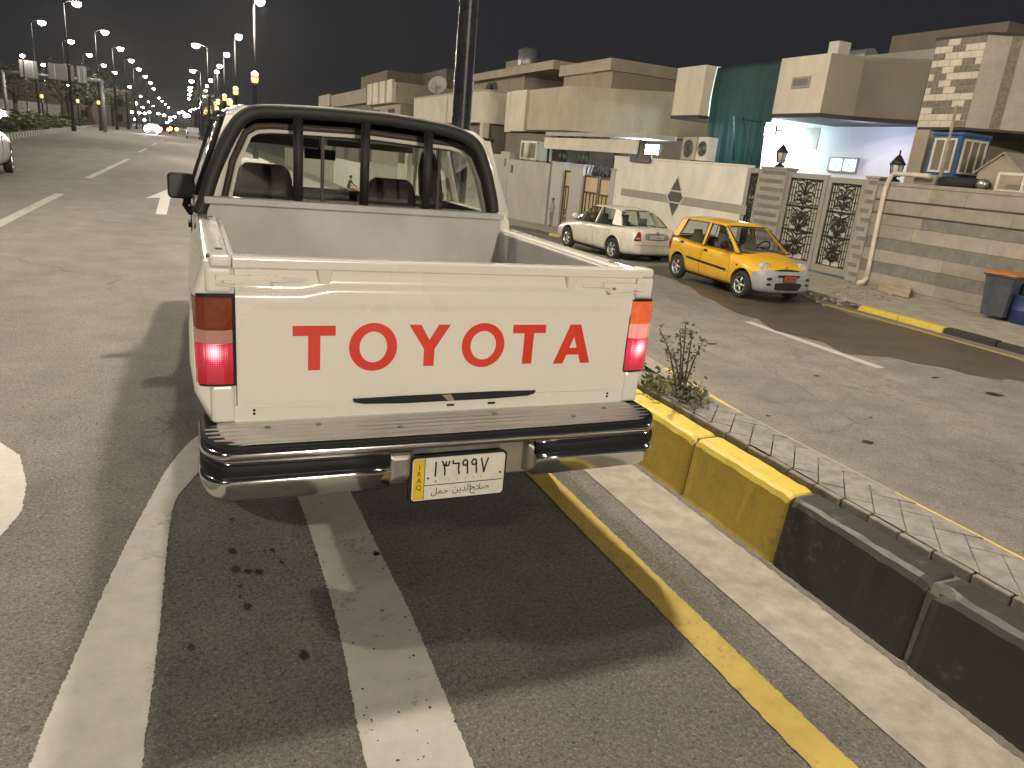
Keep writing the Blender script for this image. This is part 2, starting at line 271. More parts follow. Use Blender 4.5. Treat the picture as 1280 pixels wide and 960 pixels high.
# ------------------------------------------------------------------ mesh builder
class MB:
    def __init__(s): s.v = []; s.f = []; s.mi = []; s.cur = 0; s.sm = []
    def mat(s, i): s.cur = i; return s
    def face(s, idx, smooth=False): s.f.append(tuple(idx)); s.mi.append(s.cur); s.sm.append(smooth)
    def poly(s, pts, smooth=False):
        b = len(s.v); s.v += [tuple(p) for p in pts]; s.face(range(b, b + len(pts)), smooth)
    def box(s, x0, x1, y0, y1, z0, z1):
        b = len(s.v); s.v += [(x, y, z) for z in (z0, z1) for y in (y0, y1) for x in (x0, x1)]
        for q in ((0, 2, 3, 1), (4, 5, 7, 6), (0, 1, 5, 4), (2, 6, 7, 3), (0, 4, 6, 2), (1, 3, 7, 5)): s.face([b + i for i in q])
        return s
    def obox(s, c, size, rz=0, mtx=None):
        t = mtx or (Matrix.Translation(c) @ Matrix.Rotation(rz, 4, 'Z'))
        b = len(s.v); hx, hy, hz = (k / 2 for k in size)
        s.v += [tuple(t @ Vector((x, y, z))) for z in (-hz, hz) for y in (-hy, hy) for x in (-hx, hx)]
        for q in ((0, 2, 3, 1), (4, 5, 7, 6), (0, 1, 5, 4), (2, 6, 7, 3), (0, 4, 6, 2), (1, 3, 7, 5)): s.face([b + i for i in q])
        return s
    def prism(s, pts, d):
        # planar polygon (3D points) extruded by vector d
        n = len(pts); b = len(s.v); d = Vector(d)
        s.v += [tuple(p) for p in pts] + [tuple(Vector(p) + d) for p in pts]
        nrm = Vector((0, 0, 0))
        for i in range(n):
            a, c = Vector(pts[i]), Vector(pts[(i + 1) % n]); nrm += a.cross(c)
        fl = nrm.dot(d) > 0
        lo = list(range(b, b + n)); hi = list(range(b + n, b + 2 * n))
        s.face(lo[::-1] if fl else lo); s.face(hi if fl else hi[::-1])
        for i in range(n):
            j = (i + 1) % n; q = [b + i, b + j, b + n + j, b + n + i]
            s.face(q if fl else q[::-1])
        return s
    def pz(s, poly, z0, z1): return s.prism([(x, y, z0) for x, y in poly], (0, 0, z1 - z0))
    def loft(s, rings, close=True, cap=True, smooth=True):
        b = len(s.v); n = len(rings[0])
        for r in rings: s.v += [tuple(p) for p in r]
        for k in range(len(rings) - 1):
            for i in range(n if close else n - 1):
                j = (i + 1) % n
                s.face((b + k * n + i, b + k * n + j, b + (k + 1) * n + j, b + (k + 1) * n + i), smooth)
        if cap and close:
            s.face([b + i for i in range(n)][::-1]); e = b + (len(rings) - 1) * n; s.face([e + i for i in range(n)])
        return s
    def tube(s, pts, r, n=8, cap=True, closed=False):
        P = [Vector(p) for p in pts]; rings = []; up = None
        for i, p in enumerate(P):
            if closed: t = (P[(i + 1) % len(P)] - P[i - 1])
            else: t = (P[min(i + 1, len(P) - 1)] - P[max(i - 1, 0)])
            t = t.normalized() if t.length > 1e-9 else Vector((0, 0, 1))
            if up is None: up = Vector((0, 0, 1)) if abs(t.z) < 0.95 else Vector((1, 0, 0))
            a = t.cross(up); a = a.normalized() if a.length > 1e-6 else t.orthogonal().normalized()
            bb = a.cross(t).normalized(); up = bb
            rr = r[i] if isinstance(r, (list, tuple)) else r
            rings.append([p + (a * math.cos(2 * PI * k / n) + bb * math.sin(2 * PI * k / n)) * rr for k in range(n)])
        if closed: rings.append(rings[0])
        return s.loft(rings, True, cap and not closed)
    def cyl(s, p0, p1, r0, r1=None, n=16): return s.tube([p0, p1], [r0, r0 if r1 is None else r1], n)
    def lathe(s, prof, c=(0, 0, 0), axis='Z', n=24, cap=True):
        c = Vector(c); rings = []
        for r, h in prof:
            ring = []
            for k in range(n):
                a = 2 * PI * k / n; u, w = r * math.cos(a), r * math.sin(a)
                p = {'Z': Vector((u, w, h)), 'X': Vector((h, u, w)), 'Y': Vector((w, h, u))}[axis]
                ring.append(c + p)
            rings.append(ring)
        return s.loft(rings, True, cap)
    def ball(s, c, rx, ry, rz, n=12, m=8):
        rings = []
        for k in range(m + 1):
            a = PI * (k / m); z = -math.cos(a); r = max(math.sin(a), 1e-3)
            rings.append([(c[0] + rx * r * math.cos(2 * PI * i / n), c[1] + ry * r * math.sin(2 * PI * i / n), c[2] + rz * z) for i in range(n)])
        return s.loft(rings, True, False)
    def build(s, name, mats, parent=None, world=True, bevel=0, bseg=2, sub=0, loc=None):
        me = bpy.data.meshes.new(name)
        me.from_pydata(s.v, [], s.f); me.update()
        if not isinstance(mats, (list, tuple)): mats = [mats]
        for m in mats: me.materials.append(mt[m] if isinstance(m, str) else m)
        me.polygons.foreach_set('material_index', s.mi); me.polygons.foreach_set('use_smooth', s.sm)
        o = bpy.data.objects.new(name, me); COL.objects.link(o)
        if bevel:
            b = o.modifiers.new('b', 'BEVEL'); b.width = bevel; b.segments = bseg; b.limit_method = 'ANGLE'; b.angle_limit = R(40)
        if sub:
            b = o.modifiers.new('s', 'SUBSURF'); b.levels = b.render_levels = sub
        if parent is not None:
            o.parent = parent
            if world: o.matrix_parent_inverse = root_inv(parent)
        elif loc is not None:
            L = Vector(loc)
            me.transform(Matrix.Translation(-L)); o.location = L
        return o
def root_inv(p):
    m = Matrix.Identity(4)
    while p is not None:
        m = (p.matrix_parent_inverse @ p.matrix_basis if p.parent else p.matrix_basis) @ m
        p = p.parent
    return m.inverted()
def tag(o, label=None, cat=None, group=None, kind=None):
    if label: o['label'] = label
    if cat: o['category'] = cat
    if group: o['group'] = group
    if kind: o['kind'] = kind
    return o
def thing(name, label, cat, loc=(0, 0, 0), rz=0.0, group=None):
    o = bpy.data.objects.new(name, None); COL.objects.link(o)
    o.location = loc; o.rotation_euler = (0, 0, rz); o.empty_display_size = 0.2
    return tag(o, label, cat, group)
def struct(o): o['kind'] = 'structure'; return o
def fixn(*obs):
    for o in obs:
        bm = bmesh.new(); bm.from_mesh(o.data); bmesh.ops.recalc_face_normals(bm, faces=bm.faces[:]); bm.to_mesh(o.data); bm.free()
def bake(o):
    dg = bpy.context.evaluated_depsgraph_get(); dg.update()
    me = bpy.data.meshes.new_from_object(o.evaluated_get(dg))
    o.modifiers.clear(); o.data = me; return o
def children(o): return [c for c in bpy.data.objects if c.parent == o]
def copy_tree(o, parent=None):
    c = o.copy(); COL.objects.link(c)
    if parent is not None: c.parent = parent
    for k in children(o): copy_tree(k, c)
    return c
def text_mesh(body, size, font_align='CENTER', extrude=0.0008, bold=0.0):
    cu = bpy.data.curves.new('t', 'FONT'); cu.body = body; cu.size = size; cu.align_x = font_align; cu.extrude = extrude; cu.offset = bold
    o = bpy.data.objects.new('t', cu); COL.objects.link(o)
    dg = bpy.context.evaluated_depsgraph_get(); dg.update()
    me = bpy.data.meshes.new_from_object(o.evaluated_get(dg))
    bpy.data.objects.remove(o); bpy.data.curves.remove(cu)
    return me
def split_faces(o, pred, name, mats, parent):
    bm = bmesh.new(); bm.from_mesh(o.data)
    sel = [f for f in bm.faces if pred(f.calc_center_median())]
    vm = {}; V = []; F = []
    for f in sel:
        q = []
        for v in f.verts:
            if v not in vm: vm[v] = len(V); V.append(tuple(v.co))
            q.append(vm[v])
        F.append(q)
    bmesh.ops.delete(bm, geom=sel, context='FACES'); bm.to_mesh(o.data); bm.free()
    mb = MB(); mb.v = V
    for q in F: mb.face(q, True)
    return mb.build(name, mats, parent, world=False)
def bisect(o, co, no):
    bm = bmesh.new(); bm.from_mesh(o.data)
    bmesh.ops.bisect_plane(bm, geom=bm.verts[:] + bm.edges[:] + bm.faces[:], plane_co=co, plane_no=no)
    bm.to_mesh(o.data); bm.free()
def bvh_of(o):
    me = o.data; return BVHTree.FromPolygons([v.co for v in me.vertices], [p.vertices for p in me.polygons])
def stick(bvh, pts, d, off=0.003):
    out = []
    d = Vector(d).normalized()
    for p in pts:
        h, n, i, t = bvh.ray_cast(Vector(p) - d * 3, d)
        if h is not None: out.append(h - d * off)
    return out
def ragged(poly, step=0.03, amp=0.004):
    out = []; n = len(poly)
    for i in range(n):
        a, b = Vector(poly[i]), Vector(poly[(i + 1) % n]); L = (b - a).length; k = max(1, min(900, int(L / step)))
        nn = Vector((-(b - a).y, (b - a).x)).normalized() if L > 0 else Vector((0, 0))
        for j in range(k):
            p = a.lerp(b, j / k) + nn * random.uniform(-amp, amp); out.append((p.x, p.y))
    return out
def smooth_line(pts, n=6):
    P = [Vector(p) for p in pts]; out = []
    for i in range(len(P) - 1):
        p0, p1, p2, p3 = P[max(i - 1, 0)], P[i], P[i + 1], P[min(i + 2, len(P) - 1)]
        for k in range(n):
            t = k / n
            out.append(0.5 * ((2 * p1) + (p2 - p0) * t + (2 * p0 - 5 * p1 + 4 * p2 - p3) * t * t + (3 * p1 - p0 - 3 * p2 + p3) * t ** 3))
    out.append(P[-1]); return out
# ================================================================== GROUND, ROADS
def tri_fill(o):
    bm = bmesh.new(); bm.from_mesh(o.data); bmesh.ops.triangulate(bm, faces=[f for f in bm.faces if len(f.verts) > 4]); bm.to_mesh(o.data); bm.free()
def ribbon(name, m, ys, xl, xr, zf, dz=0.0):
    mb = MB(); b = len(mb.v)
    for y in ys:
        mb.v += [(xl(y), y, zf(y) + dz), (xr(y), y, zf(y) + dz)]
    for i in range(len(ys) - 1): mb.face((b + 2 * i, b + 2 * i + 1, b + 2 * i + 3, b + 2 * i + 2))
    return struct(mb.build(name, m))
YS = [-60, -20, 0, 10, 17, 25, 40, 60, 77, 120, 300, 900]
def kerb_x(y):          # kerb face of the median beside the main road
    if y < 9: return 2.14
    if y < 18: return 2.14 - 0.9 * (0.5 - 0.5 * math.cos(PI * (y - 9) / 9))
    return 1.24 + max(0, y - 60) * 0.006
def med_r(y):           # street-side edge of the median
    if y < 2.8: return 2.62
    return min(2.62 + 0.095 * (y - 2.8), 3.25)
mb = MB(); b = 0
gy = [-80, -20, 0, 17, 25, 40, 60, 77, 120, 300, 1500]
rows = []
for y in gy:
    rows.append([(-900, y, -0.06), (2.3, y, -0.06), (2.35, y, street_z(y) - 0.05), (30, y, street_z(y) - 0.05), (900, y, street_z(y) - 0.05)])
mb.loft(rows, close=False, cap=False, smooth=False)
struct(mb.build('ground', 'earth'))
def lk_x(y):            # kerb of the planted island across the main road
    pts = [(-60, -7.6), (30, -7.7), (42.3, -8.1), (53, -8.9), (93, -11.2), (159, -15.3), (340, -24.5), (900, -40)]
    for (a, xa), (c, xc) in zip(pts, pts[1:]):
        if y <= c: return xa + (xc - xa) * (y - a) / (c - a)
    return -40
YR = [-60, -20, -5, 0, 5, 9, 10.5, 12, 13.5, 15, 16.5, 18, 25, 30, 42.3, 53, 75, 93, 120, 159, 250, 340, 900]
ribbon('road', 'asphalt', YR, lambda y: lk_x(y) - 0.05, lambda y: kerb_x(y) + 0.04, lambda y: 0.0)
ribbon('side_street', 'asphalt_side', YS, lambda y: med_r(y) - 0.02, lambda y: 12.85, street_z)
ribbon('gutter', 'gutter', [-4, 0, 1, 2, 3, 6, 9], lambda y: 1.80 + 0.03 * math.sin(3.1 * y), lambda y: 2.15, lambda y: 0.004)

def marking(name, polys, m, z=0.004, rag=0.014, amp=0.003, zf=None):
    mb = MB()
    for p in polys:
        pts = ragged(p, rag, amp) if amp else p
        mb.poly([(x, y, (zf(y) if zf else 0) + z) for x, y in pts])
    o = mb.build(name, m); tri_fill(o); return struct(o)
# big painted loop under and behind the pickup
outer = [(-0.47, 0.3), (-0.45, 1.0), (-0.405, 1.69), (-0.37, 2.0), (-0.285, 2.62), (-0.2, 3.1), (-0.13, 3.44), (0.0, 3.80), (0.2, 4.02), (0.42, 3.9), (0.58, 3.5), (0.61, 3.0), (0.62, 2.5), (0.63, 1.98), (0.615, 1.36), (0.6, 0.3)]
inner = [(0.33, 0.3), (0.355, 1.45), (0.385, 1.96), (0.39, 2.45), (0.375, 3.04), (0.3, 3.45), (0.17, 3.6), (0.04, 3.45), (-0.05, 3.22), (-0.115, 2.96), (-0.14, 2.11), (-0.16, 1.61), (-0.17, 1.0), (-0.18, 0.3)]
L1 = [tuple(p) for p in smooth_line([Vector((*p, 0)) for p in outer], 5)]; L2 = [tuple(p) for p in smooth_line([Vector((*p, 0)) for p in inner], 5)]
mb = MB(); 
li = L2[::-1]
K = 1100
def samp(L, t):
    f = t * (len(L) - 1); i = min(int(f), len(L) - 2); return Vector(L[i]).lerp(Vector(L[i + 1]), f - i)
for k in range(K + 1):
    a, c = samp(L1, k / K), samp(li, k / K)
    j = random.uniform
    mb.v += [(a.x + j(-.003, .003), a.y, 0.0042), (c.x + j(-.003, .003), c.y, 0.0042)]
for k in range(K): mb.face((2 * k, 2 * k + 1, 2 * k + 3, 2 * k + 2))
struct(mb.build('road_marking', 'white_line'))
marking('road_marking', [[(-0.69, 2.88), (-0.655, 3.08), (-0.68, 3.34), (-0.76, 3.66), (-0.87, 3.84), (-1.05, 3.92), (-1.25, 3.84), (-1.35, 3.5), (-1.38, 2.88)]], 'white_line')
marking('road_marking', [[(1.475, -2), (1.60, -2), (1.63, 9), (1.505, 9)]], 'yellow_line', 0.005, 0.014, 0.003)
marking('road_marking', [[(-2.52, 8.0), (-2.36, 8.0), (-2.30, 17.2), (-2.46, 17.2)]], 'worn_line', 0.004)
marking('road_marking', [[(-2.50, 22.2), (-2.34, 22.2), (-2.22, 35), (-2.38, 35)]], 'worn_line', 0.004)
for y0 in (44, 60, 78, 100): marking('road_marking', [[(-2.45, y0), (-2.3, y0), (-2.3, y0 + 8), (-2.45, y0 + 8)]], 'worn_line', 0.004, amp=0)
arrow = [(-0.57, 14.3), (-0.40, 14.3), (-0.40, 17.8), (-0.18, 17.8), (-0.49, 20.2), (-0.86, 17.3), (-0.60, 17.6)]
marking('road_marking', [arrow], 'white_line', 0.004)
marking('road_marking', [[(8.88, 7.1), (9.06, 7.1), (9.06, 9.95), (8.88, 9.95)]], 'white_line', 0.004, zf=street_z)
marking('road_marking', [[(8.9, -1), (9.06, -1), (9.06, 1.5), (8.9, 1.5)]], 'worn_line', 0.004, zf=street_z)
marking('road_marking', [[(12.30, -4), (12.44, -4), (12.44, 11.6), (12.30, 11.6)]], 'yellow_line', 0.006, 0.1, 0.01, zf=street_z)
# faint wide worn band across the road ahead
def blob(cx, cy, rx, ry, n=14, j=0.25):
    return [(cx + rx * math.cos(2 * PI * k / n) * random.uniform(1 - j, 1 + j), cy + ry * math.sin(2 * PI * k / n) * random.uniform(1 - j, 1 + j)) for k in range(n)]
st = [(290, 690, .018), (294, 713, .022), (309, 716, .018), (323, 716, .018), (341, 689, .012), (301, 735, .010), (308, 760, .016), (331, 690, .008), (238, 811, .014), (300, 748, .009), (395, 696, .01), (352, 705, .01), (289, 651, .01), (497, 718, .008), (380, 822, .02), (470, 695, .015)]
mb = MB()
for x, y, r in st:
    p = gz(x, y); mb.poly([(a, c, 0.0062 + .0001 * len(mb.f)) for a, c in ragged(blob(p.x, p.y, r * .8, r * .95, 12, .35), .006, .003)])
for k in range(220):
    p = gz(random.uniform(215, 780), random.uniform(625, 955)); r = random.uniform(.0015, .005)
    mb.poly([(a, c, 0.0064 + .00001 * k) for a, c in blob(p.x, p.y, r, r, 7, .4)])
struct(mb.build('oil_stain', 'oil'))
# damp patches on the white loop and the damp side street
wet0 = [(10.75, 16.0), (10.3, 14.3), (9.55, 11.2), (9.3, 10.2), (9.15, 9.3), (9.35, 8.5), (9.15, 8.0), (9.62, 7.6), (10.0, 6.9), (10.9, 6.3), (11.2, 4.0), (12.3, 3.5), (12.3, 8), (12.2, 11.3), (12.1, 14.5), (11.6, 16.2)]
marking('wet_patch', [ragged(ragged(wet0, 0.5, 0.16), 0.16, 0.06)], 'wet', 0.004, 0.05, 0.02, zf=street_z)
mb = MB()
for x, y, r in ((1243, 493, .13), (1170, 472, .06), (1085, 553, .06), (1088, 522, .03), (960, 520, .03), (905, 700, .02), (700, 460, .1), (1020, 470, .05), (890, 430, .08)):
    p = gz(x, y, -0.9); mb.poly([(a, c, -0.894) for a, c in blob(p.x, p.y, r * 1.1, r * .6, 18, .5)])
struct(mb.build('oil_stain', 'oil'))

# ---- kerb of the median: concrete blocks painted in yellow and black turns
mbk = MB()
y = -3.0 + 0.05
def kerb_block(mbk, y0, y1, ci, shiftf):
    mbk.mat(ci); g = 0.003; rings = []
    ts = (0, .018, .07, .14, .22, .3, .38, .46, .54, .62, .7, .78, .86, .93, .982, 1); nseg = len(ts) - 1
    for k, tt in enumerate(ts):
        yy = y0 + g + (y1 - y0 - 2 * g) * tt; X = shiftf(yy); e = 0.010 if k in (0, nseg) else 0
        j = random.uniform(-.003, .003); j2 = random.uniform(-.003, .003) - (.012 if random.random() < .08 else 0); j3 = random.uniform(-.004, .003)
        if k in (0, 1, nseg - 1, nseg): j2 -= random.uniform(0, .012); e += random.uniform(0, .008)
        prof = [(X - 0.005 + e, 0.0), (X + e, 0.02), (X + 0.02 + e + j, 0.275 - e + j2), (X + 0.032 + j - j2 * .5, 0.297 - e + j2), (X + 0.052 - j2, 0.308 - e + j3), (X + 0.15, 0.312 - e + j), (X + 0.16, 0.2), (X + 0.16, 0.0)]
        rings.append([(a, yy, c) for a, c in prof])
    mbk.loft([r[::-1] for r in rings], True, True, False)
yb = 1.97 - 0.635 * 9; k = -9
while yb < 60:
    c = 0 if (k % 6) < 3 else 1
    kerb_block(mbk, yb, yb + 0.635, c, kerb_x); yb += 0.635; k += 1
    if yb > 20: yb += 0.0
tag(struct(mbk.build('kerb', ['kerb_yellow', 'kerb_black'], bevel=0.004, bseg=1)))
# mortar bed / core so joints read dark
mb = MB()
ys = [-4, 0, 4, 8, 9, 10, 11, 12, 13, 14, 15, 16, 17, 18, 25, 40, 60]
mb.loft([[(kerb_x(y) + 0.010, y, 0.0), (kerb_x(y) + 0.155, y, 0.0), (kerb_x(y) + 0.155, y, 0.30), (kerb_x(y) + 0.055, y, 0.297), (kerb_x(y) + 0.032, y, 0.268)] for y in ys], True, True, False)
struct(mb.build('kerb_bed', 'joint'))
# dirt line at kerb foot
marking('gutter_dirt', [[(2.10, -3), (2.135, -3), (2.135, 9), (2.11, 9)]], 'joint', 0.006, 0.012, 0.006)
# median top: concrete core, soldier row, herringbone pavers, street-side kerb
mb = MB()
ys2 = [-6, 0, 2.8, 5, 9, 10.5, 12, 13.5, 15, 16.5, 18, 30, 60, 120]
mb.loft([[(kerb_x(y) + 0.15, y, -0.02), (kerb_x(y) + 0.15, y, 0.30), (med_r(y) - 0.1, y, 0.30), (med_r(y) - 0.1, y, street_z(y) - 0.1)][::-1] for y in ys2], True, True, False)
struct(mb.build('median', 'joint'))
mb = MB(); y = -2.6
while y < 8.6:
    L = random.uniform(0.13, 0.15); x0 = kerb_x(y) + 0.165; dz = random.uniform(-.004, .004)
    mb.box(x0 - .006 + random.uniform(-.004, .006), x0 + 0.022, y, y + L - 0.006, 0.25, 0.338 + dz)
    y += L
struct(mb.build('median_edging', 'paver_edge', bevel=0.006))
mb = MB(); u = 0.1; a = R(45); ca, sa = math.cos(a), math.sin(a)
for i in range(-60, 130):
    for j in range(-130, 90):
        d = (i - j) % 4
        if d == 0: px, py, sx, sy = i * u, j * u, 2 * u, u
        elif d == 3: px, py, sx, sy = i * u, j * u, u, 2 * u
        else: continue
        cxx, cyy = px + sx / 2, py + sy / 2
        wx = 2.4 + cxx * ca - cyy * sa; wy = 3.2 + cxx * sa + cyy * ca
        if 2.2 < wx < 2.7 and -2.4 < wy < 8.6 and not (3.25 < wy < 5.0 and wx > 2.52):
            t = Matrix.Translation((wx, wy, 0.325)) @ Matrix.Rotation(a + R(random.uniform(-.5, .5)), 4, 'Z') @ Matrix.Rotation(R(random.uniform(-.5, .5)), 4, 'X')
            mb.obox(None, (sx - 0.005, sy - 0.005, 0.03 + random.uniform(-.003, .003)), mtx=t)
o = mb.build('median_paving', 'paver')
for X, nx in ((2.324, 1), (2.588, -1)):
    bm = bmesh.new(); bm.from_mesh(o.data)
    bmesh.ops.bisect_plane(bm, geom=bm.verts[:] + bm.edges[:] + bm.faces[:], plane_co=(X, 0, 0), plane_no=(-nx, 0, 0), clear_outer=True)
    bm.to_mesh(o.data); bm.free()
struct(o)
# street-side kerb (top edge in yellow and bare turns)
mb = MB(); y = -3.0; k = 0
edges = [(-3.0, 1.0), (1.0, 1.86), (1.86, 2.85), (2.85, 3.7), (3.7, 4.6), (4.6, 5.6), (5.6, 7), (7, 9)]
cols = [0, 0, 1, 0, 0, 0, 1, 0]
yy = -3.0; 
segs = [(-3.0, -1.1, 1), (-1.1, 1.86, 0), (1.86, 2.8, 1), (2.8, 3.62, 0), (3.62, 4.2, 1), (4.2, 5.4, 0), (5.4, 7.2, 1), (7.2, 9, 0), (9, 12, 1), (12, 15, 0), (15, 30, 1), (30, 60, 1)]
for a, c, ci in segs:
    mb.mat(ci)
    n = max(1, int((c - a) / 0.6))
    for q in range(n):
        y0, y1 = a + (c - a) * q / n + .004, a + (c - a) * (q + 1) / n - .004
        if y1 > 30: y1 = min(y1, 60)
        mb.loft([[(med_r(t) - 0.04, t, street_z(t) - .05), (med_r(t) - 0.04, t, 0.336), (med_r(t) - 0.012, t, 0.338), (med_r(t), t, 0.325), (med_r(t) + 0.004, t, street_z(t) - 0.05)][::-1] for t in (y0, y1)], True, True, False)
struct(mb.build('street_kerb', ['kerb_yellow', 'concrete'], bevel=0.004, bseg=1))
mb = MB()
mb.loft([[(med_r(y) - 0.13, y, 0.333), (med_r(y) - 0.041, y, 0.333)] for y in ys2], False, False, False)
mb.loft([[(kerb_x(y) + 0.25, y, 0.327), (med_r(y) - 0.12, y, 0.327)] for y in ys2 if y >= 5], False, False, False)
struct(mb.build('median_concrete', 'concrete'))

# ---- pavement and kerb across the side street
KX = 12.75
mb = MB(); k = 0; y = -2.0
pat = {}
while y < 70:
    y1 = y + 1.0
    c = 2
    if 7.2 <= y < 8.2: c = 1
    if 8.2 <= y < 10.2: c = 0
    if 5.2 <= y < 7.2: c = 1
    if 3.2 <= y < 5.2: c = 0
    if 24 < y < 26: c = 0
    if 29 < y < 31: c = 0
    drop = 13.6 < y < 20.5
    zt = (0.10 if not drop else 0.04) + random.uniform(-.015, .015)
    mb.mat(c)
    x0 = KX + random.uniform(-.03, .03)
    za, zb_ = street_z(y), street_z(y1)
    mb.loft([[(x0, t, z - .05), (x0 + .015, t, z + zt - .02), (x0 + .035, t, z + zt), (x0 + .2, t, z + zt), (x0 + .2, t, z - .05)][::-1] for t, z in ((y + .012, za), (y1 - .012, zb_))], True, True, False)
    y = y1
struct(mb.build('far_kerb', ['kerb_yellow', 'kerb_black', 'kerb_old'], bevel=0.012))
WX = 15.7
ribbon('pavement', 'pavement', YS, lambda y: KX + 0.16, lambda y: 19.0, lambda y: street_z(y) + 0.085)

# ================================================================== PICKUP TRUCK
YT = 2.36     # tailgate plane
truck = thing('pickup_truck', 'white pickup truck with red lettering on its tailgate, parked against the yellow kerb', 'pickup truck', (0.83, 4.6, 0))
def cx_(x): return x
# ---- bed sides (outer skin with rear corner), one mesh each, joined in the body with cab and bonnet
def bed_side(sgn):
    # sgn -1: kerb-away side (x about 0), +1: kerb side
    mb = MB(); c = 0.826
    def X(d): return c + sgn * d
    rings = []
    # profile going from inner rail lip over the rail, down the outside, to the sill (outer bulge)
    prof = lambda f: [(0.722, 1.02), (0.722, 1.112), (0.728, 1.121), (0.79, 1.123), (0.803, 1.113), (0.812, 1.08), (0.833, 1.02), (0.846, 0.92), (0.848, 0.80), (0.842, 0.70), (0.825, 0.60), (0.79, 0.555), (0.74, 0.55), (0.735, 0.62)]
    for yy in (2.385, 2.40, 2.45, 2.6, 2.78, 3.2, 3.5, 3.74):
        e = 0.012 if yy < 2.39 else 0.0
        p = []
        for d, z in prof(0):
            if yy <= 2.45 and z < 0.72: d -= (0.72 - z) * 0.28 * (1 - (yy - 2.385) / 0.07 * 0.3)
            p.append((X(d - e), yy, z))
        rings.append(p if sgn < 0 else p[::-1])
    mb.loft(rings, True, True, False)
    for i in range(len(mb.sm)): mb.sm[i] = True
    return mb
body = MB()
def merge(dst, src, mi=None):
    b = len(dst.v); dst.v += src.v
    for f, m, s in zip(src.f, src.mi, src.sm): dst.f.append(tuple(i + b for i in f)); dst.mi.append(m if mi is None else mi); dst.sm.append(s)
for s in (-1, 1):
    o = bed_side(s).build('bed_side', ['truck_white'], truck, bevel=0.006, bseg=2)
    # cut the wheel arch
    if True:
        cu = MB().cyl((0.826 + s * 0.5, 3.22, 0.33), (0.826 + s * 1.1, 3.22, 0.33), 0.37, n=40).build('cut', ['matte_black'])
        bake(o); fixn(o, cu); m = o.modifiers.new('c', 'BOOLEAN'); m.object = cu; m.operation = 'DIFFERENCE'; m.solver = 'EXACT'; m.use_self = True
        bake(o); bpy.data.objects.remove(cu)
# rear corner posts between bed side and tailgate, above and below the lamps
for s in (-1, 1):
    mb = MB(); c = 0.835
    x0, x1 = (0.727, 0.80)
    def bx(a, b_, y0, y1, z0, z1):
        q = sorted((c + s * a, c + s * b_)); mb.box(q[0], q[1], y0, y1, z0, z1)
    bx(0.728, 0.806, 2.37, 2.42, 1.022, 1.103)
    bx(0.728, 0.792, 2.355, 2.43, 1.105, 1.139)       # cap continuing the tailgate rail
    bx(0.728, 0.80, 2.365, 2.42, 0.60, 0.728)
    bx(0.725, 0.80, 2.40, 2.45, 0.62, 1.05)
    mb.build('corner_post', 'truck_white', truck, bevel=0.012, bseg=3)
    if s < 0:
        b2 = MB(); b2.box(0.035, 0.105, 2.43, 2.47, 1.10, 1.128); b2.build('rail_gap', 'matte_black', truck)
    for yy in (2.62, 3.6): MB().lathe([(0.012, 0), (0.012, 0.0015)], (c + s * 0.757, yy, 1.1235), 'Z', 10).build('rail_plug', 'matte_black', truck)

# ---- tailgate: formed sheet, grid with relief
def sm(t, a, b):
    t = max(0, min(1, (t - a) / (b - a))); return t * t * (3 - 2 * t)
x0, x1, z0, z1 = 0.114, 1.558, 0.657, 1.1
NX, NZ = 90, 44
mb = MB()
def relief(x, z):
    # positive = pushed toward the viewer
    d = 0.0
    d += 0.012 * sm(z, 1.052, 1.075) * 0 
    # recessed channel under the top rail
    edge = min(sm(x, 0.30, 0.42), 1 - sm(x, 1.25, 1.40))
    zc = 1.018 + 0.02 * edge
    d -= 0.014 * sm(z, zc, zc + 0.022)
    # large pressed central panel
    inn = min(sm(x, 0.17, 0.21), 1 - sm(x, 1.47, 1.51), 1 - sm(z, 0.972, 0.992), 1)
    d -= 0.006 * inn
    return d
vid = {}
for i in range(NX + 1):
    for j in range(NZ + 1):
        x = x0 + (x1 - x0) * i / NX; z = z0 + (z1 - z0) * j / NZ
        vid[i, j] = len(mb.v); mb.v.append((x, YT - relief(x, z), z))
for i in range(NX):
    for j in range(NZ): mb.face((vid[i, j], vid[i + 1, j], vid[i + 1, j + 1], vid[i, j + 1]), True)
b = len(mb.v)
mb.box(x0, x1, YT + 0.02, YT + 0.045, z0, 1.09)
mb.poly([(x0, YT, z0), (x0, YT + 0.02, z0), (x1, YT + 0.02, z0), (x1, YT, z0)])
mb.poly([(x0, YT, z0), (x0, YT + .014, 1.1), (x0, YT + 0.02, 1.1), (x0, YT + 0.02, z0)])
mb.poly([(x1, YT, z0), (x1, YT + .014, 1.1), (x1, YT + 0.02, 1.1), (x1, YT + 0.02, z0)])
tailgate = mb.build('tailgate', 'truck_white', truck)
mb = MB()
mb.loft([[(0.107, YT - 0.010, 1.107), (0.107, YT - 0.012, 1.135), (0.107, YT - 0.004, 1.141), (0.107, YT + 0.05, 1.139), (0.107, YT + 0.05, 1.10), (0.107, YT + .005, 1.10)], [(1.573, YT - 0.010, 1.104), (1.573, YT - 0.012, 1.131), (1.573, YT - 0.004, 1.137), (1.573, YT + 0.05, 1.135), (1.573, YT + 0.05, 1.10), (1.573, YT + .005, 1.10)]], True, True, False)
mb.build('top_rail', 'truck_white', tailgate, bevel=0.003)
for xx in (0.384, 1.278):
    mb = MB()
    mb.loft([[(xx - .028, YT + .010, 1.106), (xx - .022, YT - .006, 1.106), (xx + .022, YT - .006, 1.106), (xx + .028, YT + .010, 1.106)], [(xx - .018, YT + .013, 1.062), (xx - .012, YT + 0.006, 1.058), (xx + .012, YT + .006, 1.058), (xx + .018, YT + .013, 1.062)]][::-1], True, True, False)
    mb.build('rail_rib', 'truck_white', tailgate)
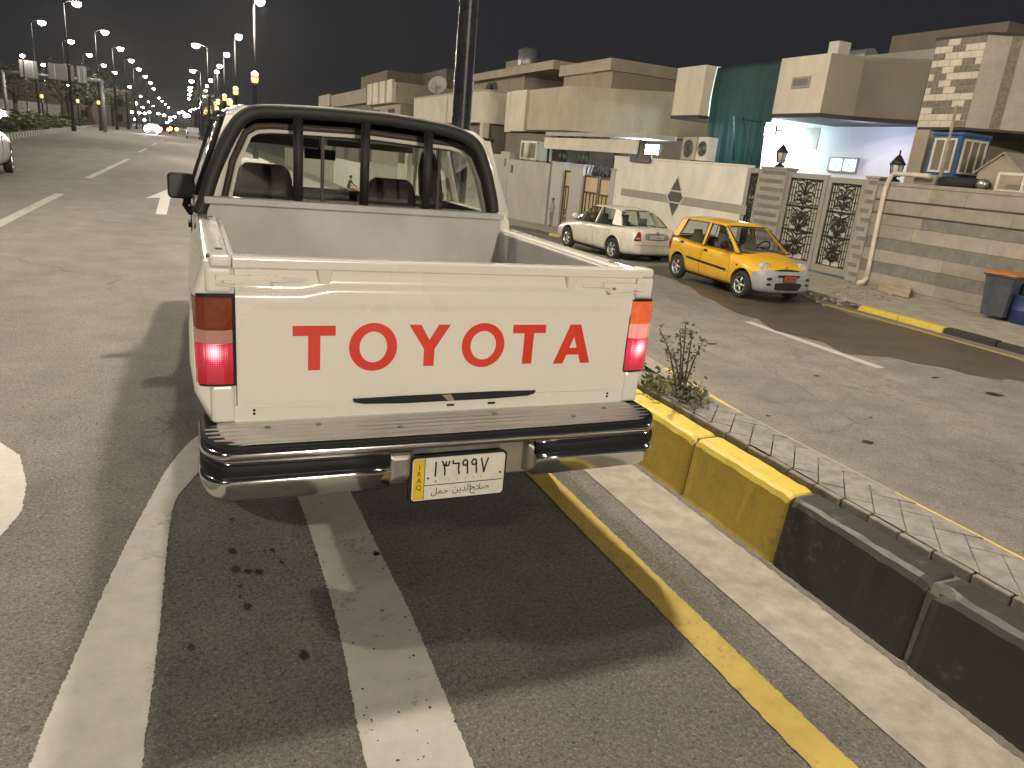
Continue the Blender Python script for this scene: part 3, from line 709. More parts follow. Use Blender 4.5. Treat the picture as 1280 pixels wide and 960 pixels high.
# latches at both upper corners
for s, xa in ((1, 0.060), (-1, 1.600)):
    mb = MB()
    def q(d): return xa + s * d
    def bb(a, c, *r):
        z = sorted((q(a), q(c))); mb.box(z[0], z[1], *r)
    bb(0.0, 0.19, YT - 0.006, YT + 0.012, 1.066, 1.082)
    bb(0.02, 0.14, YT - 0.012, YT + 0.01, 1.058, 1.066)
    pts = [(q(0.0), YT - .004, 1.052), (q(0.10), YT - .010, 1.045), (q(0.16), YT - .010, 1.043), (q(0.165), YT - .006, 1.056)]
    mb.tube(pts, 0.0035, 8)
    mb.loft([[(q(.16), YT + .004, 1.058), (q(.16), YT - .006, 1.064), (q(.16), YT + .004, 1.084)], [(q(.27), YT + .012, 1.062), (q(.27), YT + .006, 1.066), (q(.27), YT + .012, 1.072)]], True, True, True)
    mb.build('latch', 'truck_white', tailgate, bevel=0.002)
# bolts beneath the tailgate
# lettering
def ellipse(cx, cz, rx, rz, n=48): return [(cx + rx * math.cos(2 * PI * k / n), cz + rz * math.sin(2 * PI * k / n)) for k in range(n)]
yl = YT + 0.0045
def letter(polys, ring=None):
    mb = MB(); d = (0, 0.004, 0)
    for p in polys: mb.prism([(x, yl, z) for x, z in p], d)
    if ring:
        a, b_ = ring; n = len(a); k = len(mb.v)
        for off in (0, 0.004):
            mb.v += [(x, yl + off, z) for x, z in a] + [(x, yl + off, z) for x, z in b_]
        for i in range(n):
            j = (i + 1) % n
            mb.face((k + i, k + n + i, k + n + j, k + j)); mb.face((k + 2 * n + i, k + i, k + j, k + 2 * n + j)); mb.face((k + n + i, k + 3 * n + i, k + 3 * n + j, k + n + j))
    return mb.build('letter', 'red_paint', tailgate)
letter([[(0.285, 0.887), (0.334, 0.887), (0.373, 0.887), (0.422, 0.887), (0.422, 0.921), (0.285, 0.921)], [(0.334, 0.770), (0.373, 0.770), (0.373, 0.8868), (0.334, 0.8868)]])
letter([], (ellipse(0.549, 0.846, 0.082, 0.084), ellipse(0.549, 0.846, 0.047, 0.054)))
letter([[(0.670, 0.923), (0.713, 0.923), (0.745, 0.868), (0.777, 0.923), (0.820, 0.923), (0.765, 0.836), (0.765, 0.774), (0.727, 0.774), (0.727, 0.836)]])
letter([], (ellipse(0.9475, 0.846, 0.082, 0.082), ellipse(0.9475, 0.846, 0.049, 0.053)))
letter([[(1.060, 0.889), (1.192, 0.889), (1.192, 0.921), (1.060, 0.921)], [(1.107, 0.772), (1.145, 0.772), (1.145, 0.8888), (1.107, 0.8888)]])
letter([[(1.236, 0.769), (1.276, 0.769), (1.289, 0.803), (1.340, 0.803), (1.353, 0.769), (1.393, 0.769), (1.338, 0.921), (1.294, 0.921)][0:3] + [(1.299, 0.830), (1.3145, 0.875), (1.316, 0.921), (1.294, 0.921)],
        [(1.393, 0.769), (1.338, 0.921), (1.316, 0.921), (1.3145, 0.875), (1.331, 0.830), (1.341, 0.803), (1.353, 0.769)], [(1.289, 0.803), (1.341, 0.803), (1.331, 0.830), (1.299, 0.830)]])
# rear panel below tailgate with dark handle slot
mb = MB(); mb.box(0.10, 1.572, YT + 0.012, YT + 0.05, 0.575, 0.654); mb.build('rear_panel', 'truck_white', truck, bevel=0.006)
for x in (0.165, 1.497):
    for z in (0.637, 0.625): MB().lathe([(0.0045, 0), (0.0045, 0.002)], (x, YT + 0.010, z), 'Y', 10).build('bolt_hole', 'matte_black', truck)
for x in (0.84, 1.0): MB().box(x - .014, x + .014, YT + 0.008, YT + 0.012, 0.618, 0.625).build('drain_slot', 'matte_black', truck)
sp = [(0.482, 0.664), (0.49, 0.652), (0.52, 0.646), (0.66, 0.641), (1.0, 0.643), (1.14, 0.648), (1.165, 0.655), (1.174, 0.666), (1.0, 0.669), (0.66, 0.667)]
mb = MB(); mb.prism([(x, YT - .003, z) for x, z in sp], (0, 0.01, 0)); mb.build('handle_slot', 'matte_black', truck)
MB().prism([(0.80, YT - .004, 0.666), (0.826, YT - .004, 0.643), (0.85, YT - .004, 0.643), (0.835, YT - .004, 0.667)], (0, 0.006, 0)).build('slot_wire', 'wood', truck)

# ---- lamps
def lamp(s, parts):
    fr = MB(); c = 0.826
    def X(d): return c + s * d
    # dark housing that wraps the corner
    def ring(z, e=0.0):
        k = 0.006 * math.sin(PI * (z - 0.73) / 0.29)
        p = [(X(0.714), YT + 0.04), (X(0.714), YT - 0.002 + e), (X(0.75), YT - 0.006 + e - k), (X(0.80), YT - 0.002 + e - k), (X(0.823 - e), YT + 0.012), (X(0.832 - e + k), YT + 0.045), (X(0.832 - e + k), YT + 0.11), (X(0.72), YT + 0.11)]
        return [(x, y, z) for x, y in (p if s > 0 else p[::-1])]
    fr.loft([ring(0.727, .003), ring(0.80, .003), ring(0.875, .003), ring(0.95, .003), ring(1.02, .003)], True, True, False)
    root = fr.build('tail_light', 'rubber', truck)
    for (za, zb_, mm, nm) in parts:
        m_ = MB()
        def rg(z):
            k = 0.006 * math.sin(PI * (z - 0.73) / 0.29)
            p = [(X(0.722), YT + 0.04), (X(0.722), YT - 0.006), (X(0.75), YT - 0.011 - k), (X(0.80), YT - 0.006 - k), (X(0.826), YT + 0.010), (X(0.836 + k), YT + 0.045), (X(0.836 + k), YT + 0.10), (X(0.73), YT + 0.10)]
            return [(x, y, z) for x, y in (p if s > 0 else p[::-1])]
        m_.loft([rg(za), rg((za + zb_) / 2), rg(zb_)], True, True, False)
        m_.build(nm, mm, root, bevel=0.003)
    return root
lamp(-1, [(0.735, 0.868, 'hot_left', 'brake_lens'), (0.8685, 0.912, 'lens_clear', 'clear_lens'), (0.9125, 1.013, 'lens_amber_dark', 'amber_lens')])
lamp(1, [(0.735, 0.868, 'hot_right', 'brake_lens'), (0.8685, 0.925, 'lens_pink', 'clear_lens'), (0.9255, 1.013, 'lens_amber_on', 'amber_lens')])

# ---- rear step bumper
bum = MB()
def bpath(d, n=8):
    # outline of the bumper seen from above, offset inwards by d
    xl, xr, yr, yf, r = 0.0 + d, 1.636 - d, 2.165 + d, 2.46, 0.09
    p = [(xl, yf), (xl, yr + r * 1.3)]
    for k in range(1, n): a = PI + k / n * PI / 2; p.append((xl + r + r * math.cos(a), yr + r * 1.3 + r * 1.3 * math.sin(a)))
    p += [(xl + r, yr), (0.45, yr - .008), (0.82, yr - .012), (1.2, yr - .008), (xr - r, yr)]
    for k in range(1, n): a = 1.5 * PI + k / n * PI / 2; p.append((xr - r + r * math.cos(a), yr + r * 1.3 + r * 1.3 * math.sin(a)))
    p += [(xr, yr + r * 1.3), (xr, yf)]
    return p
def bloft(prof, mat, name, xr=None, par=None):
    # prof: (inset, z) swept along the outline
    mb = MB(); rings = []
    base = bpath(0)
    N = len(base)
    for i in range(N):
        ring = []
        for d, z in prof:
            p = bpath(d)[i]; ring.append((p[0], p[1], z))
        rings.append(ring)
    mb.loft(rings, True, True, True)
    return mb.build(name, mat, par or truck)
bumper = bloft([(0.0, 0.579), (-0.005, 0.566), (-0.002, 0.552), (0.010, 0.5455), (0.05, 0.5455), (0.05, 0.582), (0.012, 0.582)], 'chrome', 'rear_bumper')
bloft([(0.012, 0.5985), (0.004, 0.597), (0.001, 0.591), (0.001, 0.583), (0.008, 0.579), (0.05, 0.579), (0.05, 0.5985)], 'rubber', 'step_trim', par=bumper)
# ribbed tread plate
tp = bpath(0.014); mb = MB()
ylist = []
ny = 60
prof = []
for k in range(ny + 1):
    yy = 2.170 + (2.375 - 2.170) * k / ny
    u = (yy - 2.185) / 0.033
    z = 0.600 + (0.004 * max(0, math.cos(2 * PI * u)) if 2.18 < yy < 2.345 else 0)
    prof.append((yy, z))
def xlim(yy):
    # half outline in x at depth yy
    r = 0.09; yr = 2.165 + 0.014
    t = (yr + r * 1.3 - yy) / (r * 1.3)
    if t <= 0: return 0.014, 1.622
    t = min(t, 1); e = r * (1 - math.sqrt(max(0, 1 - t * t))); return 0.014 + e, 1.622 - e
rows = []
for yy, z in prof:
    a, c = xlim(max(yy, 2.182)); rows.append([(a + (c - a) * i / 24, yy - 0.012 * math.sin(PI * i / 24) * (1 if yy < 2.2 else 0), z - (0.004 if i in (0, 24) else 0)) for i in range(25)])
mb.loft(rows, False, False, True)
mb.build('tread_plate', 'tread', bumper)
for x in (0.36, 0.62, 0.99, 1.28, 0.2, 1.45):
    mb = MB(); mb.lathe([(0.009, 0), (0.009, 0.003), (0.005, 0.006)], (x, 2.30 if x not in (0.62, 1.28) else 2.235, 0.602), 'Z', 12)
    mb.build('tread_bolt', 'steel', bumper)
# lower chrome wings with black inserts
for s in (-1, 1):
    base = bpath(0.0); N = len(base)
    idx = [i for i, p in enumerate(base)]
    full = []
    lim = 0.57 if s < 0 else 1.10
    def wing(prof, mat, name, par, lim, cap=True):
        mb = MB(); rings = []
        P = bpath(0)
        # resample so that the inner end is at x=lim
        for i in range(N):
            if s < 0 and P[i][0] > 0.47: continue
            if s > 0 and P[i][0] < 1.15: continue
            rings.append([(*bpath(d)[i], z - 0.0 + zz * 0) for d, z, zz in [(a, c, 0) for a, c in prof]])
        e = []
        for d, z in prof: e.append((lim, 2.158 + d, z))
        if s < 0: rings.append(e)
        else: rings.insert(0, e)
        mb.loft(rings, True, True, True)
        return mb.build(name, mat, par)
    w = wing([(0.006, 0.545), (0.003, 0.53), (0.003, 0.496), (-0.002, 0.490), (-0.009, 0.484), (-0.008, 0.472), (0.004, 0.424), (0.014, 0.410), (0.05, 0.404), (0.075, 0.41), (0.075, 0.545)], 'chrome', 'bumper_wing', bumper, lim)
    wing([(0.000, 0.537), (-0.004, 0.530), (-0.004, 0.500), (0.0, 0.494), (0.02, 0.494), (0.02, 0.537)], 'rubber', 'bumper_insert', w, lim - s * 0.008 * -1 * 0)
# centre recess of the bumper with plate carrier and lamps
mb = MB(); mb.box(0.57, 1.10, 2.215, 2.25, 0.40, 0.545)
mb.build('bumper_centre', 'steel', bumper, bevel=0.01, bseg=3)
for xa in (0.60, 1.12):
    mb = MB()
    x0_, x1_ = (xa - .05, xa + .075) if xa > 1 else (xa - .045, xa + .065)
    mb.loft([[(x0_, 2.235, 0.41), (x1_, 2.235, 0.41), (x1_, 2.235, 0.535), (x0_, 2.235, 0.535)], [(x0_ + .008, 2.185, 0.418), (x1_ - .008, 2.185, 0.43), (x1_ - .008, 2.185, 0.53), (x0_ + .008, 2.185, 0.53)], [(x0_ + .02, 2.172, 0.43), (x1_ - .02, 2.172, 0.445), (x1_ - .02, 2.172, 0.52), (x0_ + .02, 2.172, 0.52)]], True, True, False)
    mb.build('bumper_bracket', 'steel', bumper, bevel=0.012, bseg=3)
# number plate
PY = 2.17; px0, px1, pz0, pz1 = 0.651, 0.987, 0.352, 0.508
tilt = Matrix.Rotation(R(-2), 4, 'X')
def rrect(x0, x1, z0, z1, r=0.012, n=4):
    p = []
    for cx, cz, a0 in ((x1 - r, z1 - r, 0), (x0 + r, z1 - r, 90), (x0 + r, z0 + r, 180), (x1 - r, z0 + r, 270)):
        for k in range(n + 1): a = R(a0 + 90 * k / n); p.append((cx + r * math.cos(a), cz + r * math.sin(a)))
    return p
def plate_obj(name, mat, poly, y, d, par): return MB().prism([(x, y, z) for x, z in poly], (0, d, 0)).build(name, mat, par)
plate = plate_obj('number_plate', 'rubber', rrect(px0 - .012, px1 + .008, pz0 - .008, pz1 + .006, .016), PY + .004, 0.012, truck)
plate_obj('plate_face', 'plate_white', rrect(px0, px1, pz0, pz1), PY, 0.004, plate)
plate_obj('plate_band', 'plate_yellow', [(px0 + .004, pz0 + .004), (px0 + .041, pz0 + .004), (px0 + .041, pz1 - .004), (px0 + .004, pz1 - .004)], PY - .001, 0.002, plate)
mb = MB()
mb.box(px0 + .041, px0 + .0435, PY - .0012, PY, pz0 + .003, pz1 - .003); mb.box(px0 + .043, px1 - .004, PY - .0012, PY, pz0 + .0535, pz0 + .056)
for x, z in ((px0 + .055, pz0 + .082), (px1 - .016, pz0 + .082)): mb.lathe([(0.004, 0), (0.003, -.003)], (x, PY - .001, z), 'Y', 8)
mb.build('plate_rule', 'ink', plate)
def stroke(polys, x, z, w, h, t, name, mat, par, y=PY - .0008):
    # pen strokes in a unit box
    mb = MB()
    for pts in polys:
        P = [Vector((x + u * w, 0, z + v * h)) for u, v in pts]
        for a, c in zip(P, P[1:]):
            d = (c - a); L = d.length
            if L < 1e-6: continue
            d /= L; n = Vector((-d.z, 0, d.x)) * t / 2; a2, c2 = a - d * t * .3, c + d * t * .3
            mb.prism([(q.x, y, q.z) for q in (a2 - n, c2 - n, c2 + n, a2 + n)], (0, 0.0008 + random.uniform(0, .0001), 0))
    return mb.build(name, mat, par)
DIG = {'1': [[(.5, 1), (.5, 0)]],
       '3': [[(.42, 0), (.40, .35), (.28, .75), (.05, 1)], [(.18, .80), (.30, .68), (.46, .70), (.52, .95)], [(.5, .75), (.62, .66), (.82, .70), (.92, .98)]],
       '6': [[(.1, 1), (.12, .82), (.35, .78), (.75, .80), (.85, .76), (.8, .4), (.92, 0)]],
       '9': [[(.78, .72), (.55, .60), (.28, .62), (.18, .80), (.36, .98), (.6, .98), (.76, .85), (.78, .45), (.86, 0)]],
       '7': [[(.05, 1), (.25, .55), (.48, 0), (.62, .45), (.92, 1)]]}
for ch, xx, dz in (('1', .062, 0), ('3', .098, 0), ('6', .135, 0), ('9', .168, 0), ('9', .201, 0), ('7', .240, 0)):
    sc_ = 1.0
    stroke(DIG[ch], px0 + xx + .004, pz0 + .088, .030, .052, .006, 'plate_digit', 'ink', plate)
def text_part(body, size, x, z, name, mat, par, y, align='CENTER', bold=0.0, sx=1.0):
    me = text_mesh(body, size, align, 0.0003, bold)
    me.transform(Matrix.Translation((x, y, z)) @ Matrix.Rotation(R(90), 4, 'X') @ Matrix.Scale(sx, 4, (1, 0, 0)))
    me.materials.clear(); me.materials.append(mt[mat])
    o = bpy.data.objects.new(name, me); COL.objects.link(o); o.parent = par; o.matrix_parent_inverse = root_inv(par); return o
for i, ch in enumerate('IRAQ'): text_part(ch, 0.026, px0 + .0235, pz0 + .116 - i * .0245, 'plate_text', 'ink', plate, PY - .0016)
text_part('A', 0.015, px0 + .083, pz0 + .063, 'plate_text', 'ink', plate, PY - .0008)
for ch, xx in (('3', .13), ('6', .16), ('9', .19), ('9', .22), ('7', .248)): text_part(ch, 0.013, px0 + xx, pz0 + .066, 'plate_text', 'faint_ink', plate, PY - .0008)
AR1 = '\ufe9d\ufefc\ufebb'; AR2 = '\ufee6\ufef3\ufeaa\ufedf\u0627'; AR3 = '\ufede\ufee4\ufea3'
text_part('\ufea1\ufefc\ufebb' if False else '\ufea2\ufefc\ufebb', 0.034, px0 + .247, pz0 + .022, 'plate_text', 'ink', plate, PY - .0008)
text_part(AR2, 0.034, px0 + .180, pz0 + .022, 'plate_text', 'ink', plate, PY - .0008)
text_part(AR3, 0.034, px0 + .100, pz0 + .020, 'plate_text', 'ink', plate, PY - .0008)

# ---- load bed
mb = MB()
mb.box(0.10, 1.555, 2.41, 3.70, 0.66, 0.70)
for k in range(9): mb.box(0.2 + k * .14, 0.26 + k * .14, 2.41, 3.70, 0.70, 0.712)
mb.build('bed_floor', 'bed_grey', truck)
mb = MB()
mb.box(0.065, 1.535, 3.72, 3.745, 0.70, 1.17); mb.box(0.055, 1.545, 3.70, 3.76, 1.171, 1.205)
mb.build('bed_front_wall', 'bed_grey', truck, bevel=0.006)
for s in (-1, 1):
    X = lambda d: 0.826 + s * d
    mb = MB()
    q = sorted((X(0.70), X(0.721))); mb.box(q[0], q[1], 2.41, 3.718, 0.70, 1.11)
    # wheel tub
    mb.loft([[(X(0.70), 2.86, 0.70), (X(0.70), 2.93, 0.84), (X(0.70), 3.05, 0.90), (X(0.70), 3.38, 0.90), (X(0.70), 3.50, 0.84), (X(0.70), 3.57, 0.70)], [(X(0.53), 2.88, 0.70), (X(0.53), 2.95, 0.82), (X(0.53), 3.06, 0.87), (X(0.53), 3.37, 0.87), (X(0.53), 3.48, 0.82), (X(0.53), 3.55, 0.70)]][::s], True, True, False)
    mb.build('bed_liner', 'bed_grey', truck, bevel=0.012)
# ---- cab shell
def cab_half(y, zr, inset=0.0):
    # half section points (distance from centre, z) from sill to roof centre
    return [(0.80, 0.42), (0.825, 0.60), (0.832, 0.85), (0.822, 1.10), (0.81, 1.17)]
cabm = MB()
# lower cab + front wings + bonnet
st_ = [(3.79, 0.48, 1.18, 0.805), (3.83, 0.46, 1.19, 0.82), (4.6, 0.45, 1.19, 0.828), (5.4, 0.45, 1.17, 0.828), (5.95, 0.45, 1.10, 0.828), (6.3, 0.45, 1.06, 0.825), (6.9, 0.46, 1.02, 0.815), (7.1, 0.5, 0.95, 0.79), (7.14, 0.52, 0.9, 0.77)]
rings = []
for y, zb_, zt, w in st_:
    half = [(0.05, zb_), (w * .88, zb_), (w * .97, zb_ + .06), (w, zb_ + .5 * (zt - zb_)), (w * .99, zt - .12), (w * .965, zt - .02), (w * .93, zt), (0.05, zt + .012)]
    rings.append([(0.83 + a, y, z) for a, z in half] + [(0.83 - a, y, z) for a, z in half[::-1]])
cabm.loft(rings, True, True, True)
cab = cabm.build('cab', ['truck_white', 'matte_black'], truck)
cu = MB(); cu.cur = 1
cu.cyl((-0.3, 6.25, 0.33), (0.3, 6.25, 0.33), 0.37, n=36); cu.cyl((1.36, 6.25, 0.33), (1.96, 6.25, 0.33), 0.37, n=36)
cu.box(0.16, 1.50, 3.95, 5.55, 0.62, 1.6)     # passenger space
cuo = cu.build('cut', ['truck_white', 'matte_black'])
fixn(cab, cuo); m = cab.modifiers.new('c', 'BOOLEAN'); m.object = cuo; m.operation = 'DIFFERENCE'; m.solver = 'EXACT'; m.use_self = True
bake(cab); bpy.data.objects.remove(cuo)
# roof
mb = MB(); rr = []
for y, zc, w in ((3.86, 1.595, 0.60), (3.90, 1.622, 0.625), (4.1, 1.637, 0.64), (4.8, 1.648, 0.65), (5.35, 1.635, 0.64), (5.48, 1.61, 0.62)):
    top = [(-w - .03, zc - .075), (-w - .01, zc - .045), (-w + .05, zc - .012), (-w * .5, zc), (0, zc + .004), (w * .5, zc), (w - .05, zc - .012), (w + .01, zc - .045), (w + .03, zc - .075)]
    bot = [(w - .0, zc - .085), (w * .5, zc - .05), (0, zc - .045), (-w * .5, zc - .05), (-w + .0, zc - .085)]
    rr.append([(0.835 + a, y, z) for a, z in top + bot])
mb.loft(rr, True, True, True)
mb.build('roof', 'truck_white', cab)
# rear cab wall around the window
wo = [(0.165, 1.19), (0.205, 1.36), (0.262, 1.487), (0.30, 1.512), (0.36, 1.522), (0.835, 1.537), (1.27, 1.522), (1.335, 1.508), (1.385, 1.475), (1.445, 1.36), (1.497, 1.19)]
outl = [(0.035, 1.19), (0.09, 1.33), (0.165, 1.49), (0.22, 1.56), (0.30, 1.592), (0.835, 1.612), (1.37, 1.592), (1.45, 1.56), (1.505, 1.49), (1.58, 1.33), (1.635, 1.19)]
def inset(p, d):
    out = []
    c = Vector((0.832, 1.30))
    n = len(p)
    for i, q in enumerate(p):
        a = Vector(p[max(i - 1, 0)]); b_ = Vector(p[min(i + 1, n - 1)]); t = (b_ - a).normalized(); nn = Vector((t.y, -t.x))
        k = Vector(q) + nn * d; out.append((k.x, k.y))
    return out
YW = 3.86
def band(a, b_, y, d, name, mat, par):
    mb = MB(); n = len(a); k = 0
    for off in (0, d): mb.v += [(x, y + off, z) for x, z in a] + [(x, y + off, z) for x, z in b_]
    for i in range(n - 1):
        mb.face((i, n + i, n + i + 1, i + 1), True); mb.face((2 * n + i, 2 * n + i + 1, 3 * n + i + 1, 3 * n + i), True)
        mb.face((i, i + 1, 2 * n + i + 1, 2 * n + i), True); mb.face((n + i, 3 * n + i, 3 * n + i + 1, n + i + 1), True)
    return mb.build(name, mat, par)
so = inset(wo, -0.032)
band(outl, so, YW, 0.05, 'rear_wall', 'truck_white', cab)
band(so, inset(wo, -0.002), YW - .008, 0.03, 'window_seal', 'seal', cab)
band(inset(wo, -0.0015), inset(wo, 0.016), YW - .012, 0.03, 'window_trim', 'off_white', cab)
gp = inset(wo, 0.015)
rw = MB().prism([(x, YW + .006, z) for x, z in gp], (0, 0.004, 0)).build('rear_window', 'glass', cab)
for x in (0.61, 1.215): MB().box(x - .008, x + .008, YW, YW + .02, 1.19, 1.522).build('sliding_frame', 'seal', rw)
MB().box(0.15, 1.51, YW - .01, YW + .03, 1.17, 1.19).build('window_ledge', 'truck_white', cab)
# side pillars, doors' window frames, windscreen
def bar3(mb, a, c, w, d):
    a, c = Vector(a), Vector(c); mb.tube([a, c], [w, d], 6)
for s in (-1, 1):
    X = lambda d: 0.83 + s * d
    mb = MB()
    def plank(p0, p1, wy0, wy1, t=0.035):
        (d0, y0, z0_), (d1, y1, z1_) = p0, p1
        P = [(X(d0), y0 - wy0, z0_), (X(d0), y0 + wy0, z0_), (X(d1), y1 + wy1, z1_), (X(d1), y1 - wy1, z1_)]
        mb.prism(P, (-s * t, 0, 0))
    plank((0.80, 3.93, 1.17), (0.665, 3.93, 1.57), 0.07, 0.06)
    plank((0.80, 4.75, 1.17), (0.672, 4.70, 1.58), 0.05, 0.04)
    plank((0.80, 5.95, 1.08), (0.655, 5.42, 1.575), 0.05, 0.035)
    mb.build('pillar', 'truck_white', cab)
    mb = MB()
    fr_ = [(X(0.808), 4.00, 1.185), (X(0.68), 3.99, 1.55), (X(0.685), 5.38, 1.56), (X(0.812), 5.85, 1.15)]
    mb.tube(fr_, 0.014, 6)
    mb.tube([(X(0.675), 3.86, 1.575), (X(0.68), 4.6, 1.59), (X(0.67), 5.42, 1.58)], 0.012, 6)
    mb.build('drip_rail', 'rubber', cab)
    g = MB(); g.poly([(X(0.79), 4.0, 1.18), (X(0.66), 3.98, 1.56), (X(0.665), 4.68, 1.57), (X(0.79), 4.72, 1.18)]); g.poly([(X(0.79), 4.78, 1.18), (X(0.665), 4.73, 1.57), (X(0.655), 5.40, 1.56), (X(0.79), 5.88, 1.12)])
    g.build('side_window', 'glass', cab)
    h = MB(); h.box(*sorted((X(0.828), X(0.846))), 4.78, 4.90, 1.03, 1.055); h.box(*sorted((X(0.828), X(0.846))), 3.95, 4.07, 1.03, 1.055)
    h.build('door_handle', 'rubber', cab, bevel=0.004)
    d = MB()
    for yy in (3.95, 4.77, 5.75): d.box(*sorted((X(0.829), X(0.834))), yy - .004, yy + .004, 0.5, 1.15)
    d.build('door_gap', 'matte_black', cab)
ws = MB(); ws.poly([(0.06, 5.93, 1.10), (1.60, 5.93, 1.10), (1.49, 5.42, 1.50), (0.18, 5.42, 1.50)]); windscreen = ws.build('windscreen', 'glass', cab)
tb = MB(); tb.poly([(0.165, 5.462, 1.4665), (1.505, 5.462, 1.4665), (1.49, 5.40, 1.52), (0.18, 5.40, 1.52)]); tb.build('sunband', 'glass_teal', windscreen)
for a_, b_, z_ in ((0.22, 0.80, 1.44), (0.86, 1.45, 1.46)): MB().box(a_, b_, 5.25, 5.29, z_, 1.553).build('sun_visor', 'dark_trim', cab)
vs = MB(); vs.box(0.2, 1.47, 3.9, 4.0, 1.50, 1.554); vs.box(0.2, 1.47, 3.9, 5.4, 1.555, 1.57); vs.build('headliner', 'dark_trim', cab, bevel=0.008)
mi = MB(); mi.box(0.70, 0.90, 5.17, 5.20, 1.37, 1.435); mi.tube([(0.80, 5.2, 1.42), (0.80, 5.27, 1.5)], 0.008, 6); mi.build('rear_view_mirror', 'matte_black', cab, bevel=0.01)
db = MB(); db.loft([[(0.12, 5.5, 0.8), (0.12, 5.45, 1.04), (0.12, 5.58, 1.10), (0.12, 5.9, 1.09), (0.12, 5.9, 0.8)], [(1.54, 5.5, 0.8), (1.54, 5.45, 1.04), (1.54, 5.58, 1.10), (1.54, 5.9, 1.09), (1.54, 5.9, 0.8)]], True, True, False); db.build('dashboard', 'dark_trim', cab, bevel=0.01)
sw = MB(); cs = Vector((0.45, 5.30, 1.08)); tm = Matrix.Translation(cs) @ Matrix.Rotation(R(65), 4, 'X')
sw.tube([tm @ Vector((.18 * math.cos(2 * PI * k / 24), .18 * math.sin(2 * PI * k / 24), 0)) for k in range(24)], 0.012, 6, closed=True)
sw.tube([tm @ Vector((-.17, 0, 0)), tm @ Vector((.17, 0, 0))], 0.012, 6); sw.tube([tm @ Vector((0, 0, 0)), tm @ Vector((0, -.05, -.3))], 0.02, 6); sw.build('steering_wheel', 'matte_black', cab)
def seat_back(xa, xb, y, zt, name='seat', m='seat', lean=0.06, zb_=0.75):
    mb = MB(); rings = []
    for z, k in ((zb_, 0), (zt - .22, 0.0), (zt - .08, 0.006), (zt - .02, .025), (zt, .06)):
        yy = y - lean * (zt - z) * -1
        yy = y + (z - zt) * lean
        rings.append([(xa + k, yy - .05 + k * .3, z), (xb - k, yy - .05 + k * .3, z), (xb - k, yy + .05 - k * .3, z), (xa + k, yy + .05 - k * .3, z)])
    mb.loft(rings, True, True, True)
    return mb
seat_back(0.24, 0.555, 4.62, 1.335).build('seat', 'seat', cab, bevel=0.02, bseg=3)
seat_back(0.99, 1.30, 4.62, 1.305).build('seat', 'seat', cab, bevel=0.02, bseg=3)
mb = MB(); mb.box(0.2, 1.48, 4.3, 5.0, 0.66, 0.9); mb.build('seat_base', 'seat', cab, bevel=0.03)
# coat hanging by the right rear window
mb = MB(); rings = []
for z, w, d in ((1.10, .11, .07), (1.25, .13, .08), (1.38, .12, .08), (1.47, .07, .05), (1.5, .02, .02)):
    rings.append([(1.37 + w * .5 * math.cos(2 * PI * k / 12) - (z - 1.1) * .12, 4.45 + 1.7 * d * math.sin(2 * PI * k / 12), z) for k in range(12)])
mb.loft(rings); mb.build('hanging_coat', 'seat', cab)
# mirror
mb = MB()
MYY = 5.55
mb.prism([(x, MYY, z) for x, z in rrect(-0.142, 0.028, 1.03, 1.20, .03, 5)], (0, 0.07, 0))
side_mirror = mb.build('side_mirror', 'rubber', cab, bevel=0.012, bseg=3)
mb = MB(); mb.tube([(-0.02, MYY + .03, 1.04), (-0.03, MYY + .04, 0.99), (0.0, MYY + .04, 0.95), (0.04, MYY + .04, 0.95)], [0.022, 0.028, 0.035, 0.03], 8); mb.build('mirror_arm', 'rubber', side_mirror)
MB().prism([(x, MYY - .004, z) for x, z in rrect(-0.13, 0.016, 1.045, 1.188, .024, 5)], (0, 0.004, 0)).build('mirror_glass', M('mirror_dark', (0.03, 0.027, 0.027), 0.25, 0.0, var=0), side_mirror)
mb = MB(); mb.prism([(x, MYY, z) for x, z in rrect(1.632, 1.80, 1.03, 1.20, .03, 5)], (0, 0.07, 0)); mb.tube([(1.68, MYY + .03, 1.04), (1.62, MYY + .04, 0.95)], 0.025, 8); mb.build('side_mirror', 'rubber', cab, bevel=0.012)
# ---- roll bar
bar = [(0.030, 3.735, 1.12), (0.060, 3.735, 1.19), (0.095, 3.735, 1.30), (0.150, 3.735, 1.43), (0.195, 3.735, 1.515), (0.225, 3.735, 1.555), (0.265, 3.735, 1.582), (0.33, 3.735, 1.598), (0.57, 3.735, 1.614), (0.83, 3.735, 1.620), (0.96, 3.735, 1.618), (1.20, 3.735, 1.600), (1.30, 3.735, 1.575), (1.355, 3.735, 1.545), (1.39, 3.735, 1.50), (1.435, 3.735, 1.40), (1.475, 3.735, 1.28), (1.49, 3.735, 1.207)]
rb = MB()
rb.tube(smooth_line(bar, 4), 0.032, 14)
roll = rb.build('roll_bar', 'black', truck)
for x, zt in ((0.475, 1.60), (0.793, 1.612), (1.112, 1.60)):
    MB().tube([(x, 3.735, 1.205), (x, 3.735, zt)], 0.023, 12).build('upright', 'black', roll)
